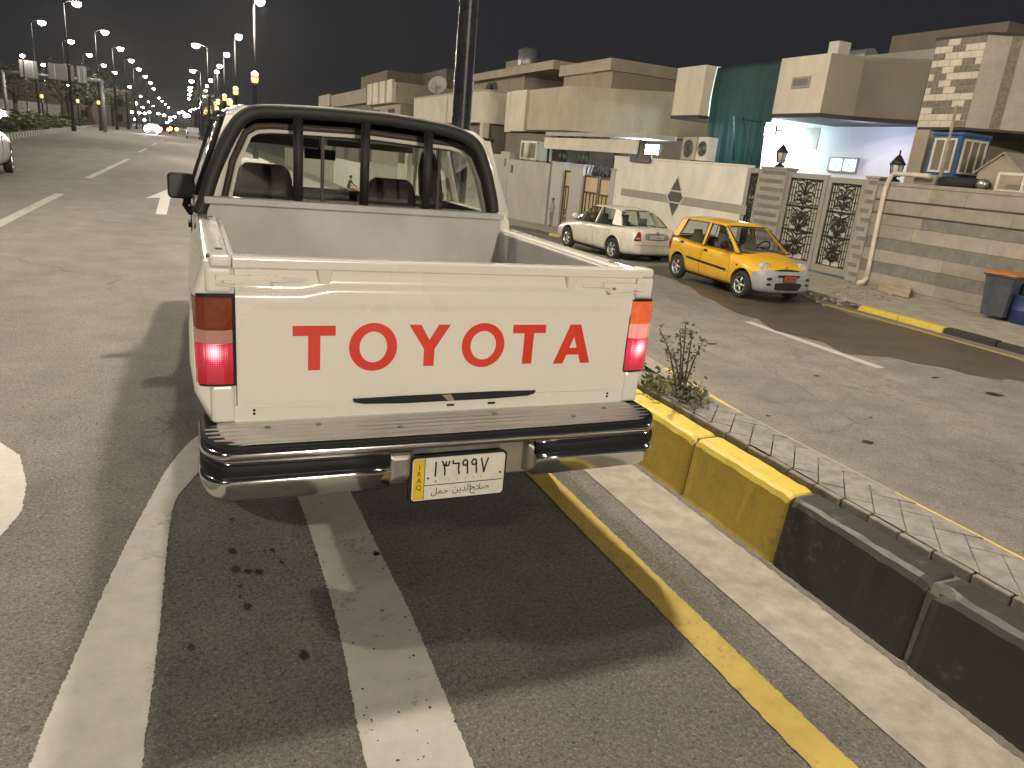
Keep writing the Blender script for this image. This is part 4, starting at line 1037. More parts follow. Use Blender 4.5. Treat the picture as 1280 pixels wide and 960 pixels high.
# ---- wheels, chassis, exhaust
def wheel(mbr, parent, c, rad, width, s, world=True, spokes=8, rimr=None, tyre='tyre', rim='rim'):
    rimr = rimr or rad * .64
    t = MB(); w = width / 2
    t.lathe([(rimr * .97, -w * .8), (rimr, -w * .95), (rad * .86, -w), (rad * .95, -w * .86), (rad, -w * .6), (rad, w * .6), (rad * .95, w * .86), (rad * .86, w), (rimr, w * .95), (rimr * .97, w * .8), (rimr * .97, -w * .8)], c, 'X', 32, False)
    to = t.build('wheel', tyre, parent, world)
    r = MB(); e = s * w
    r.lathe([(rimr * .985, e * .93), (rimr * .93, e * .93), (rimr * .90, e * .62), (rimr * .90, -e * .8)], c, 'X', 28, False)
    r.lathe([(rimr * .30, e * .45), (rimr * .30, e * .78), (rimr * .22, e * .86), (0.001, e * .88)], c, 'X', 16, False)
    for k in range(spokes):
        a = 2 * PI * k / spokes; C = Vector(c)
        p0 = C + Vector((e * .76, math.cos(a) * rimr * .22, math.sin(a) * rimr * .22)); p1 = C + Vector((e * .70, math.cos(a) * rimr * .93, math.sin(a) * rimr * .93))
        r.tube([p0, p1], [rimr * .13, rimr * .10], 6)
    r.build('rim', rim, to, world)
    k = MB(); k.lathe([(rimr * .9, e * .1), (0.001, e * .1)], c, 'X', 20, False); k.build('brake_backing', 'matte_black', to, world)
    return to
for s, x in ((-1, 0.14), (1, 1.51)):
    for yy in (3.22, 6.25): wheel(None, truck, (x, yy, 0.33), 0.33, 0.2, s, rim='steel')
mb = MB(); mb.box(0.45, 0.55, 2.45, 7.0, 0.42, 0.55); mb.box(1.1, 1.2, 2.45, 7.0, 0.42, 0.55); mb.tube([(0.14, 3.22, 0.33), (1.51, 3.22, 0.33)], 0.05, 8); mb.ball((0.83, 3.22, 0.33), .13, .13, .13); mb.tube([(0.14, 6.25, 0.33), (1.51, 6.25, 0.33)], 0.04, 8); mb.box(0.5, 1.15, 4.2, 6.4, 0.3, 0.45)
mb.build('chassis', 'matte_black', truck)
for x in (0.25, 1.3): MB().box(x, x + .09, 7.13, 7.16, 0.7, 0.85).build('headlight', 'lamp_glass', truck)

# ================================================================== CARS
def car(name, label, cat, spec, loc, rz, group=None):
    root = thing(name, label, cat, loc, rz, group)
    S = spec; mb = MB(); rings = []
    for y, zb_, zt, w, cr, k in S['stations']:
        half = [(0.0, zb_), (w * .80, zb_), (w * .955, zb_ + .05), (w, zb_ + .42 * (zt - zb_)), (w * .985, zb_ + .78 * (zt - zb_)), (w * k, zt - .005), (w * k * .55, zt + cr * .8), (0, zt + cr)]
        rings.append([(a, y, z) for a, z in half] + [(-a, y, z) for a, z in half[-2:0:-1]])
    rings = [r[::-1] for r in rings]
    mb.loft(rings, True, True, True)
    body = mb.build('body', [S['paint'], 'dark_trim'], root, world=False, sub=2); bake(body)
    cu = MB(); cu.cur = 1
    for yy in (S['wf'], S['wr']):
        for s in (-1, 1): cu.cyl((s * (S['w'] * .62), yy, S['wheel_r'] + .02), (s * (S['w'] + .3), yy, S['wheel_r'] + .02), S['wheel_r'] + .055, n=32)
    gy0, gy1 = S['well']
    cu.box(-S['w'] * .84, S['w'] * .84, gy0, gy1, 0.45, 1.6)
    cuo = cu.build('cut', [S['paint'], 'dark_trim'])
    cuo.parent = root
    fixn(body, cuo); m = body.modifiers.new('c', 'BOOLEAN'); m.object = cuo; m.operation = 'DIFFERENCE'; m.solver = 'EXACT'; m.use_self = True
    bpy.context.view_layer.update(); bake(body); bpy.data.objects.remove(cuo)
    for p in body.data.polygons: p.use_smooth = True
    body.data.set_sharp_from_angle(angle=R(32))
    # greenhouse
    G = S['green']     # lists of (y, z, x) for belt and roof: A, B, C(, D)
    for s in (1, -1):
        sd = 'side'
        pil = MB()
        for (b_, t_, wb, wt) in G['pillars']:
            y0, z0_, x0_ = b_; y1, z1_, x1_ = t_
            P = [(s * x0_, y0 + wb, z0_), (s * x0_, y0 - wb, z0_), (s * x1_, y1 - wt, z1_), (s * x1_, y1 + wt, z1_)]
            pm = MB(); pm.prism(P, (-s * 0.05, 0, 0)); pm.build('pillar', S['paint'], root, world=False, bevel=0.012)
        for q in G['side_windows']:
            wm = MB(); P = [(s * x, y, z) for y, z, x in q]; wm.prism(P, (-s * 0.006, 0, 0)); wo_ = wm.build('side_window', 'car_glass', root, world=False)
            fm = MB(); c = Vector((0, 0, 0))
            for p in P: c += Vector(p) / len(P)
            fm.tube([Vector(p) for p in P], 0.012, 5, closed=True); fm.build('window_seal', 'rubber', wo_, world=False)
    for nm, q in (('windscreen', G['front']), ('rear_window', G['rear'])):
        wm = MB(); y0, z0_, x0_, y1, z1_, x1_, bul = q; n = 8; rows = []
        for k in range(5):
            t = k / 4; yy, zz, xx = y0 + (y1 - y0) * t, z0_ + (z1_ - z0_) * t, x0_ + (x1_ - x0_) * t
            rows.append([(xx * (2 * i / n - 1), yy + bul * (1 - (2 * i / n - 1) ** 2), zz + .012 * math.sin(PI * t)) for i in range(n + 1)])
        wm.loft(rows, False, False, True); go = wm.build(nm, 'car_glass', root, world=False)
        fm = MB(); fm.tube([*rows[0], *[r[-1] for r in rows[1:]], *rows[-1][::-1][1:], *[r[0] for r in rows[-2:0:-1]]], 0.013, 5, closed=True); fm.build('window_seal', 'rubber', go, world=False)
    rm = MB(); rows = []
    for y, z, x, cr in G['roof']:
        top = [(-x - .01, -.05), (-x, -.02), (-x * .88, .0), (-x * .5, cr * .75), (0, cr), (x * .5, cr * .75), (x * .88, 0), (x, -.02), (x + .01, -.05)]
        bot = [(x - .03, -.055), (0, cr - .05), (-x + .03, -.055)]
        rows.append([(a, y, z + b_) for a, b_ in top + bot])
    rm.loft(rows, True, True, True); rm.build('roof', S.get('roof_paint', S['paint']), root, world=False)
    # cabin
    for y, zt in S['seats']:
        for x in (-.36, .36):
            sb = MB(); sb.loft([[(x - .22, y - .05, .4), (x + .22, y - .05, .4), (x + .22, y + .08, .4), (x - .22, y + .08, .4)], [(x - .22, y - .10, zt - .22), (x + .22, y - .10, zt - .22), (x + .22, y + .0, zt - .22), (x - .22, y + .0, zt - .22)], [(x - .12, y - .11, zt - .19), (x + .12, y - .11, zt - .19), (x + .12, y - .03, zt - .19), (x - .12, y - .03, zt - .19)], [(x - .11, y - .12, zt), (x + .11, y - .12, zt), (x + .11, y - .05, zt), (x - .11, y - .05, zt)]])
            sb.build('seat', 'dark_trim', root, world=False, bevel=0.02)
    dm = MB(); yd, zd = S['dash']; dm.box(-S['w'] * .8, S['w'] * .8, yd - .12, yd + .25, .5, zd); dash = dm.build('dashboard', 'dark_trim', root, world=False, bevel=0.03)
    sx = S.get('driver', -.36)
    st_ = MB(); tm = Matrix.Translation((sx, yd - .2, zd + .02)) @ Matrix.Rotation(R(62), 4, 'X'); st_.tube([tm @ Vector((.17 * math.cos(2 * PI * k / 20), .17 * math.sin(2 * PI * k / 20), 0)) for k in range(20)], .013, 6, closed=True); st_.tube([tm @ Vector((-.16, 0, 0)), tm @ Vector((.16, 0, 0))], .013, 5); st_.build('steering_wheel', 'rubber', root, world=False)
    for yy in (S['wf'], S['wr']):
        for s in (-1, 1): wheel(None, root, (s * S['track'], yy, S['wheel_r']), S['wheel_r'], .17, s, world=False, spokes=S.get('spokes', 7))
    um = MB(); um.box(-S['w'] * .78, S['w'] * .78, S['wr'] - .5, S['wf'] + .4, .17, .3); um.build('underbody', 'matte_black', root, world=False)
    for s in (-1, 1):
        mm = MB(); y, z, x = S['mirror']; mm.ball((s * (x + .11), y, z + .07), .11, .06, .085, 12, 8); mm.tube([(s * (x - .03), y, z), (s * (x + .06), y, z + .03)], .02, 6); mm.build('side_mirror', S.get('mirror_mat', 'rubber'), root, world=False)
    bv = bvh_of(body)
    for s in (-1, 1):
        d = Vector((-s, 0, 0))
        for pts in S['gaps']:
            g = stick(bv, [(s * 1.0, y, z) for y, z in smooth_line([(y, z, 0) for y, z in pts], 4) for y, z in [(y, z)]] if False else [(s * 1.0, p.x, p.y) for p in smooth_line([Vector((y, z, 0)) for y, z in pts], 5)], d, 0.0005)
            if len(g) > 2:
                gm = MB(); gm.tube(g, .0045, 5); gm.build('door_gap', 'matte_black', root, world=False)
        for y, z in S['handles']:
            h = stick(bv, [(s * 1.0, y, z)], d, 0.004)
            if h:
                hm = MB(); hm.ball(h[0], .02, .085, .028, 12, 8); hm.build('door_handle', S.get('handle_mat', 'rubber'), root, world=False)
        for (ya, za, yb_, zb_, hgt) in S['mould']:
            g = stick(bv, [(s * 1.0, ya + (yb_ - ya) * t / 10, za + (zb_ - za) * t / 10) for t in range(11)], d, 0.0)
            if len(g) > 2:
                gm = MB(); gm.loft([[p + Vector((0, 0, -hgt)), p + Vector((s * .014, 0, -hgt * .7)), p + Vector((s * .014, 0, hgt * .7)), p + Vector((0, 0, hgt))] for p in g], True, True, True); gm.build('side_moulding', 'rubber', root, world=False)
    return root, body, bv

def front_patch(bv, poly, name, mat, root, d=(0, -1, 0), off=0.006, n=24, thick=0.0):
    # a lens or grille: outline (x, z) projected on the nose or tail of the body, filled as a fan of rings
    d = Vector(d); cx = sum(p[0] for p in poly) / len(poly); cz = sum(p[1] for p in poly) / len(poly)
    P = smooth_line([Vector((*p, 0)) for p in poly + [poly[0]]], 4)[:-1]
    rings = []
    for k in (1.0, .75, .5, .25, .02):
        r = []
        for q in P:
            x, z = cx + (q.x - cx) * k, cz + (q.y - cz) * k
            h = stick(bv, [(x, -d.y * 1.2 * 2, z)], d, off * (1.0 if k < 1 else -0.2))
            r.append(h[0] if h else Vector((x, 0, z)))
        rings.append(r)
    mb = MB(); mb.loft(rings, True, False, True)
    return mb.build(name, mat, root, world=False)

def plate_at(root, x0, x1, y, z0, z1, sgn, mat, name='number_plate', frame='rubber'):
    mb = MB(); mb.box(x0 - .01, x1 + .01, min(y, y - sgn * .012), max(y, y - sgn * .012), z0 - .01, z1 + .01)
    o = mb.build(name, frame, root, world=False)
    mb = MB(); mb.box(x0, x1, min(y, y + sgn * .004), max(y, y + sgn * .004), z0, z1); mb.build('plate_face', mat, o, world=False)
    return o
def plate_strokes(o, root, x0, z0, w, h, y, n):
    for k in range(n):
        mb = MB(); xx = x0 + w * (k + .2) / n; mb.box(xx, xx + w / n * random.choice((.15, .5)), y - .001, y + .001, z0, z0 + h); mb.build('plate_digit', 'ink', o, world=False)

SEDAN = dict(
    paint='car_white', w=0.83, wheel_r=0.305, track=0.73, wf=1.215, wr=-1.215, well=(-1.05, 0.78), spokes=6,
    stations=[(2.00, .34, .52, .62, .0, .9), (1.985, .28, .60, .70, .02, .9), (1.9, .22, .68, .77, .03, .88), (1.6, .20, .78, .81, .05, .86), (1.2, .20, .84, .825, .06, .86), (.95, .20, .88, .83, .05, .90), (.4, .20, .91, .835, .0, .93), (-.6, .20, .93, .835, .0, .93), (-1.2, .20, .955, .83, .0, .93), (-1.6, .22, .985, .82, .02, .90), (-1.95, .25, .97, .80, .03, .88), (-2.09, .29, .90, .76, .02, .9), (-2.12, .34, .75, .72, .0, .92)],
    green=dict(
        pillars=[((.93, .89, .77), (.22, 1.36, .58), .05, .035), ((-.23, .92, .79), (-.24, 1.385, .60), .04, .035), ((-1.27, .96, .77), (-.98, 1.37, .585), .23, .13)],
        side_windows=[[(.86, .91, .775), (-.19, .925, .785), (-.205, 1.365, .605), (.20, 1.345, .595)], [(-.27, .93, .785), (-1.05, .95, .772), (-.88, 1.345, .60), (-.275, 1.365, .605)]],
        front=(1.00, .88, .74, .24, 1.365, .57, .05), rear=(-1.60, .99, .70, -1.02, 1.365, .56, -.05),
        roof=[(.26, 1.375, .57, .02), (.10, 1.395, .59, .03), (-.4, 1.405, .605, .035), (-.9, 1.39, .60, .03), (-1.05, 1.375, .58, .02)]),
    seats=[(.05, 1.17), (-.85, 1.15)], dash=(.72, .95), mirror=(.78, .93, .76), mirror_mat='car_white', handle_mat='car_white',
    gaps=[[(.86, .30), (.88, .6), (.80, .88)], [(-.22, .26), (-.22, .6), (-.22, .91)], [(.86, .27), (.3, .26), (-.22, .26), (-.85, .27)], [(-1.02, .9), (-1.0, .7), (-.85, .55), (-.84, .27)]],
    handles=[(-.08, .79), (-.92, .82)], mould=[])
p0 = gz(703, 305, street_z(20)); p1 = gz(762, 320, street_z(18))
wc = (Vector((10.55, 20.05, 0)) + Vector((10.72, 17.75, 0))) / 2
hd = math.atan2(10.55 - 10.72, 2.3)
SZ = street_z(19)
sedan, sb, sbv = car('white_sedan', 'white saloon car parked nose away from the pickup, beside the white wall with the diamond', 'car', SEDAN, (wc.x + .73, wc.y, SZ + .004), -hd * -1 * 0 + R(3.5))
for s in (-1, 1):
    tl = front_patch(sbv, [(s * .50, .64), (s * .735, .64), (s * .72, .72), (s * .62, .88), (s * .52, .89)], 'tail_light', 'red_lens', sedan, (0, 1, 0))
    front_patch(sbv, [(s * .53, .70), (s * .68, .70), (s * .66, .725), (s * .53, .725)], 'clear_lens', 'lamp_glass', tl, (0, 1, 0), .010)
    front_patch(sbv, [(s * .45, .56), (s * .70, .56), (s * .74, .66), (s * .52, .66)], 'headlight', 'lamp_glass', sedan, (0, -1, 0))
front_patch(sbv, [(-.36, .68), (.36, .68), (.36, .86), (-.36, .86)], 'plate_recess', 'grey_plastic', sedan, (0, 1, 0), .003)
o = plate_at(sedan, -.25, .25, -2.125, .705, .82, -1, 'plate_white'); plate_strokes(o, sedan, -.2, .735, .4, .055, -2.131, 7)
mb = MB(); mb.lathe([(.04, -2.13), (.03, -2.138)], (0, 0, .875), 'Y', 14); mb.build('badge', 'steel', sedan, world=False)
bl = stick(sbv, [(x, -2.6, .55) for x in [-.72 + .06 * k for k in range(25)]], (0, 1, 0), 0.002)
mb = MB(); mb.tube(bl, .006, 5); mb.build('bumper_gap', 'grey_plastic', sedan, world=False)

HATCH = dict(
    paint='taxi', w=0.745, wheel_r=0.275, track=0.655, wf=1.17, wr=-1.17, well=(-1.45, 0.72), spokes=5,
    stations=[(1.80, .30, .48, .46, .0, .92), (1.775, .23, .60, .58, .01, .9), (1.69, .19, .68, .675, .03, .86), (1.5, .18, .76, .72, .05, .82), (1.17, .18, .85, .735, .07, .78), (.90, .18, .92, .742, .05, .86), (.4, .18, .90, .748, .0, .94), (-.6, .18, .93, .748, .0, .94), (-1.2, .18, .98, .74, .0, .93), (-1.5, .20, 1.0, .72, .0, .92), (-1.64, .24, .98, .68, .0, .92), (-1.70, .30, .80, .62, .0, .94)],
    green=dict(
        pillars=[((.88, .90, .70), (.20, 1.39, .54), .06, .04), ((-.28, .91, .725), (-.31, 1.42, .56), .05, .045), ((-1.42, .97, .70), (-1.30, 1.40, .55), .12, .10)],
        side_windows=[[(.78, .91, .71), (-.22, .915, .725), (-.255, 1.385, .575), (.17, 1.365, .565)], [(-.34, .92, .725), (-1.28, .97, .705), (-1.19, 1.37, .565), (-.37, 1.385, .575)]],
        front=(.98, .915, .66, .22, 1.39, .535, .07), rear=(-1.62, 1.0, .60, -1.42, 1.39, .53, -.04),
        roof=[(.24, 1.405, .53, .02), (.06, 1.435, .55, .035), (-.5, 1.455, .565, .035), (-1.2, 1.44, .56, .03), (-1.46, 1.41, .54, .02)]),
    seats=[(.02, 1.20), (-.95, 1.18)], dash=(.66, .96), mirror=(.60, .95, .72), driver=-.33,
    gaps=[[(.72, .27), (.74, .6), (.66, .90)], [(-.29, .24), (-.29, .6), (-.28, .9)], [(.72, .25), (.2, .23), (-.3, .23), (-.78, .25)], [(-1.24, .95), (-1.2, .75), (-.98, .62), (-.82, .4), (-.78, .25)]],
    handles=[(-.16, .80), (-1.10, .86)], mould=[(.66, .50, -.80, .56, .024)])
q0 = gz(845, 347, -0.9); q1 = gz(925, 372, -0.9)
hc = (q0 + q1) / 2
hatch, hb, hbv = car('yellow_hatchback', 'small yellow hatchback with grey front bumper, parked by the ornate gate', 'car', HATCH, (hc.x + .67, hc.y, -0.896), R(180) + R(-1.0))
# grey lower nose
bisect(hb, (0, 1.47, 0), (0, 1, 0)); bisect(hb, (0, 1.6, .64), (0, -.35, 1))
split_faces(hb, lambda c: c.y > 1.47 and (c.z - .64) - .35 * (c.y - 1.6) < 0, 'front_bumper', ['grey_plastic'], hatch)
for s in (-1, 1):
    hl = MB(); hl.lathe([(0.115, -.12), (.118, .0), (.108, .018), (.08, .03), (.04, .038), (.002, .04)], (s * .50, 1.60, .69), 'Y', 24, False); ho = hl.build('headlight', 'lamp_glass', hatch, world=False)
    hr = MB(); hr.tube([(s * .50 + .112 * math.cos(2 * PI * k / 24), 1.615, .69 + .112 * math.sin(2 * PI * k / 24)) for k in range(24)], .012, 6, closed=True); hr.build('headlight_ring', 'grey_plastic', ho, world=False)
    for z, a in ((.50, .07), (.39, .06)): front_patch(hbv, [(s * .50 + a * math.cos(2 * PI * k / 10), z + .03 * math.sin(2 * PI * k / 10)) for k in range(10)], 'fog_light', 'matte_black', hatch, (0, -1, 0), .006)
    ind = stick(hbv, [(s * 1., .98, .66)], (-s, 0, 0), .006); mb = MB(); mb.ball(ind[0], .008, .035, .018); mb.build('indicator', 'matte_black', hatch, world=False)
    tm_ = MB(); tm_.ball((s * .66, -1.6, .78), .06, .06, .17, 10, 8); tm_.build('tail_light', 'red_lens', hatch, world=False)
front_patch(hbv, [(-.30, .27), (.30, .27), (.36, .36), (.30, .43), (-.30, .43), (-.36, .36)], 'lower_grille', 'matte_black', hatch, (0, -1, 0), .006)
front_patch(hbv, [(-.28, .655), (.28, .655), (.33, .675), (0, .70), (-.33, .675)], 'upper_grille', 'matte_black', hatch, (0, -1, 0), .006)
front_patch(hbv, [(-.26, .535), (.26, .535), (.30, .56), (.26, .585), (-.26, .585), (-.30, .56)], 'plate_bracket', 'matte_black', hatch, (0, -1, 0), .008)
yp = stick(hbv, [(0, 2.6, .5)], (0, -1, 0), .02)[0].y
o = plate_at(hatch, -.16, .16, yp + .01, .46, .57, 1, 'plate_red'); plate_strokes(o, hatch, -.12, .49, .24, .05, yp + .0145, 5)
mb = MB(); mb.ball((0, 1.66, .735), .035, .015, .012); mb.build('badge', 'steel', hatch, world=False)
for x in (-.30, .12):
    mb = MB(); mb.tube([(x, 1.03, .955), (x + .42, .93, 1.0)], .008, 5); mb.build('wiper', 'rubber', hatch, world=False)

# silver car at the edge of the frame, moving up the main road
SILV = dict(SEDAN); SILV['paint'] = 'silver'; SILV['mirror_mat'] = 'rubber'; SILV['handle_mat'] = 'silver'
pw = gz(20, 217, 0)
silver, vb, vbv = car('silver_sedan', 'pale silver saloon car cut off by the edge of the frame, on the main road', 'car', SILV, (pw.x - .86, pw.y - 1.30, 0.004), R(4)); silver.scale = (1.1, 1.1, 1.14)
for s in (-1, 1):
    front_patch(vbv, [(s * .50, .64), (s * .735, .64), (s * .72, .72), (s * .62, .88), (s * .52, .89)], 'tail_light', 'red_lens', silver, (0, 1, 0))
    front_patch(vbv, [(s * .45, .56), (s * .70, .56), (s * .74, .66), (s * .52, .66)], 'headlight', 'lamp_glass', silver, (0, -1, 0))
# traffic far down the road: low detail cars with lit lamps
mt['head_on'] = EM('headlights_lit', (0.9, 0.95, 1.0), 150); mt['rear_on'] = EM('rear_lights_lit', (1.0, 0.05, 0.03), 25); mt['amber_sig'] = EM('indicator_lit', (1.0, 0.42, 0.04), 30)
def far_car(label, px, py, Y, lights, m, rz=0, paint='silver', r=.12, z=.68):
    p = ay(px, py, Y); root = thing('distant_car', label, 'car', (p.x, Y, 0.0), rz)
    prof = [(2.0, .3), (2.0, .66), (1.0, .85), (.3, 1.4), (-1.0, 1.42), (-1.7, 1.0), (-2.1, .95), (-2.1, .3)]
    mb = MB(); rings = []
    for x, k in ((-.84, .97), (-.8, 1), (.8, 1), (.84, .97)): rings.append([(x * (1 if zz < .9 else .82), yy * k, zz) for yy, zz in prof])
    mb.loft(rings, True, True, False); mb.build('body', paint, root, world=False, bevel=.05)
    for s in (-1, 1):
        mb = MB(); mb.lathe([(.02, .0), (r, 0), (r * .8, .05 ), (.02, .07)], (s * .62, 1.96 if lights == 'f' else -2.12, z), 'Y', 14); mb.build('headlight' if lights == 'f' else 'tail_light', m, root, world=False)
        for yy in (1.25, -1.25): t = MB(); t.lathe([(.1, -.09), (.3, -.09), (.3, .09), (.1, .09)], (s * .75, yy, .3), 'X', 16); t.build('wheel', 'tyre', root, world=False)
    return root
far_car('oncoming car far down the road with dazzling white headlights', 191, 156, 120, 'f', 'head_on', R(180), r=.42)
far_car('distant car with red tail lights beside the oncoming headlights', 206, 158, 150, 'r', 'rear_on', 0, 'rubber', .3)
far_car('distant car with amber flashing lights at the far end of the road', 217, 158, 190, 'r', 'amber_sig', 0, 'rubber', .35)
far_car('dark car stopped at the far kerb under the row of lamps', 241, 158, 110, 'r', 'rubber', 0, 'grey_plastic', .1)
far_car('oncoming car with blazing headlight beyond the silver saloon', -4, 144, 75, 'f', 'head_on', R(180), r=.4, z=1.0)

# ================================================================== STREET LAMPS
def lamp_proto(pm='pole', reach=0.0, zs=1.0, rs=1.0):
    root = thing('street_lamp', 'x', 'street lamp')
    mb = MB(); mb.lathe([(.18 * rs, 0), (.18 * rs, .25), (.13 * rs, .32), (.115 * rs, .5), (.105 * rs, 3.55), (.13 * rs, 3.6), (.13 * rs, 3.68), (.06 * rs, 3.72)], n=16); mb.build('base_post', pm, root, world=False)
    mb = MB(); mb.lathe([(.05, 3.7), (.045, 7.0 * zs)], n=10); mb.build('pole', pm, root, world=False)
    mb = MB(); mb.tube([(0, 0, 6.95 * zs), (-.25 - reach * .4, 0, 7.08 * zs), (-.6 - reach, 0, 7.14 * zs)], .035, 8); mb.build('arm', pm, root, world=False)
    mb = MB(); rings = []
    for x, w, h in ((-.50, .06, .05), (-.62, .13, .07), (-.95, .16, .07), (-1.15, .10, .04)): rings.append([(x - reach, w * math.cos(2 * PI * k / 12), 7.15 * zs + h * math.sin(2 * PI * k / 12)) for k in range(12)])
    mb.loft(rings); head = mb.build('lamp_head', 'grey_pole', root, world=False)
    return root, head
def add_lens(head, mat, big=1.0, reach=0.0, dz=0.0):
    mb = MB(); rings = []
    for z, k in ((7.115, 1.0), (7.06, 1.05), (6.98, .9), (6.90, .5), (6.87, .05)): rings.append([(-.88 - reach + .22 * big * k * math.cos(2 * PI * i / 14), .13 * big * k * math.sin(2 * PI * i / 14), z + dz - (big - 1) * .1) for i in range(14)])
    mb.loft(rings, True, True, True); return mb.build('lens', mat, head, world=False)
def add_lantern(root):
    mb = MB(); mb.lathe([(.02, 3.66), (.14, 3.70), (.17, 3.86), (.16, 3.92), (.02, 3.93)], n=14); a = mb.build('lantern', 'amber_on', root, world=False)
    mb = MB(); mb.lathe([(.02, 3.95), (.16, 3.96), (.17, 4.1), (.05, 4.2)], n=14); mb.build('lantern_top', 'amber_on', a, world=False)
    mb = MB(); mb.lathe([(.175, 3.93), (.19, 3.94), (.175, 3.95)], n=14); mb.build('lantern_rim', 'pole', a, world=False)
pr1, h1 = lamp_proto('far_pole'); add_lens(h1, 'lens_far', 1.3); add_lantern(pr1)
pr2, h2 = lamp_proto('far_pole'); add_lens(h2, 'lens_far', 1.35)
ORD = ['nearest', 'second', 'third', 'fourth', 'fifth', 'sixth', 'seventh', 'eighth', 'ninth', 'tenth', 'eleventh', 'twelfth']
used = set()
LIGHTS = []
def place_lamp(proto, x, y, z0, rz, label, group):
    if proto.name in used: o = copy_tree(proto)
    else: used.add(proto.name); o = proto
    o.location = (x, y, z0); o.rotation_euler = (0, 0, rz); tag(o, label, 'street lamp', group); return o
def head_to_pole(px, py, rz, zh=7.07):
    p = gz(px, py, zh); return p.x + .88 * math.cos(rz), p.y + .88 * math.sin(rz), p
# main pole on the median by the pickup
pm = ray(573, 165); kx = pm.x / pm.y
MPY = 6.6
pr0, h0 = lamp_proto('pole', 0.0, 1.2, 0.78); add_lens(h0, 'lens_on', 1.0, 0.0, 7.15 * (1.2 - 1)); add_lantern(pr0)
main = place_lamp(pr0, kx * MPY + .02, MPY, 0.33, R(240), 'thick dark lamp post rising behind the pickup cab, its head out of frame', 'street lamps on the median')
rowA = [(325, 0), (298.4, 45), (283.4, 67.5), (274.6, 82), (270.9, 89), (263.4, 100), (259, 107), (257, 113), (255, 120)]
for i, (px, py) in enumerate(rowA):
    x, y, p = head_to_pole(px, py, R(103))
    place_lamp(pr1, x, y, 0, R(103), f'{ORD[i]} glowing street lamp of the row past the pickup roof, with amber lantern', 'street lamps on the median'); LIGHTS.append((p, i))
rowB = [(244.8, 56), (240.9, 88), (239.4, 101), (238, 109), (237.6, 113), (236.8, 118), (236, 123)]
for i, (px, py) in enumerate(rowB):
    x, y, p = head_to_pole(px, py, 0, 8.0)
    o = place_lamp(pr2, x, y, 0, 0, f'{ORD[i]} lamp of the nearly vertical row above the end of the road', 'street lamps above the road end'); o.scale = (1, 1, 8.0 / 7.07); LIGHTS.append((p, i))
rowL = [(92, 3), (128, 39), (148, 60), (162, 75), (172, 86), (180, 95), (187, 103), (191, 110.5), (198, 122), (202, 126), (206, 130), (210, 134)]
for i, (px, py) in enumerate(rowL):
    x, y, p = head_to_pole(px, py, R(180), 12.0)
    o = place_lamp(pr2, x, y, 0, R(180), f'{ORD[i]} lamp of the upper slanting row over the planted island', 'street lamps of the island row'); o.scale = (1.3, 1.3, 12.0 / 7.07); LIGHTS.append((p, i))
rowM = [(49, 27), (86, 51), (110, 68), (128, 81), (142, 90), (161, 108), (175, 120), (185, 127), (191, 132)]
for i, (px, py) in enumerate(rowM):
    x, y, p = head_to_pole(px, py, R(180), 12.0)
    o = place_lamp(pr2, x, y, 0, R(180), f'{ORD[i]} lamp of the outer slanting row above the sign gantry', 'street lamps of the far carriageway'); o.scale = (1.3, 1.3, 12.0 / 7.07); LIGHTS.append((p, i))
far_px = [(28, 70), (54, 81), (53, 111), (84, 106), (101, 113), (115, 120), (131, 128), (139, 132), (148, 136), (155, 138), (159, 128), (147, 126), (170, 129), (178, 134), (165, 140), (174, 141), (181, 142), (187, 140), (198, 142), (205, 144), (213, 147), (218, 146), (224, 141), (228, 140), (233, 143), (231, 145), (236, 145), (238, 139), (241, 137), (245, 137), (249, 135), (251, 131), (252, 128), (137, 140), (146, 147), (158, 143), (169, 149), (180, 150), (209, 153), (213, 150), (90, 144), (103, 144)]
for px, py in far_px:
    hz = 180 - 0.0936 * 235; 
    d = ray(px, py); zz = 7.07
    if d.z < 0.012: Y = 380 + random.uniform(-60, 160); p = ay(px, py, Y); zz = max(1.5, p.z)
    else: p = gz(px, py, 7.07)
    if p.y > 600: k = 560 / p.y; p = Vector((p.x * k, p.y * k, CAMH + (p.z - CAMH) * k))
    big = max(0.8, p.y / 170)
    if 'distant_street_light' not in used:
        used.add('distant_street_light')
        dl = thing('distant_street_light', 'x', 'street lamp')
        mb = MB(); mb.lathe([(.09, 0), (.06, 1.0)], n=8); dpost = mb.build('pole', 'pole', dl, world=False)
        mb = MB(); mb.ball((0, 0, 1.0), .26, .26, .17, 12, 8); dlens = mb.build('lens', 'lens_far', dl, world=False)
        o = dl
    else: o = copy_tree(dl)
    ch = {c.name.split('.')[0]: c for c in children(o)}
    ch['pole'].scale = (1, 1, max(.3, p.z)); ch['lens'].scale = (big, big, big); ch['lens'].location = (0, 0, p.z - big)
    o.location = (p.x, p.y, 0); tag(o, 'tiny bright street light far away among many near the horizon', 'street lamp', 'distant street lights near the horizon')
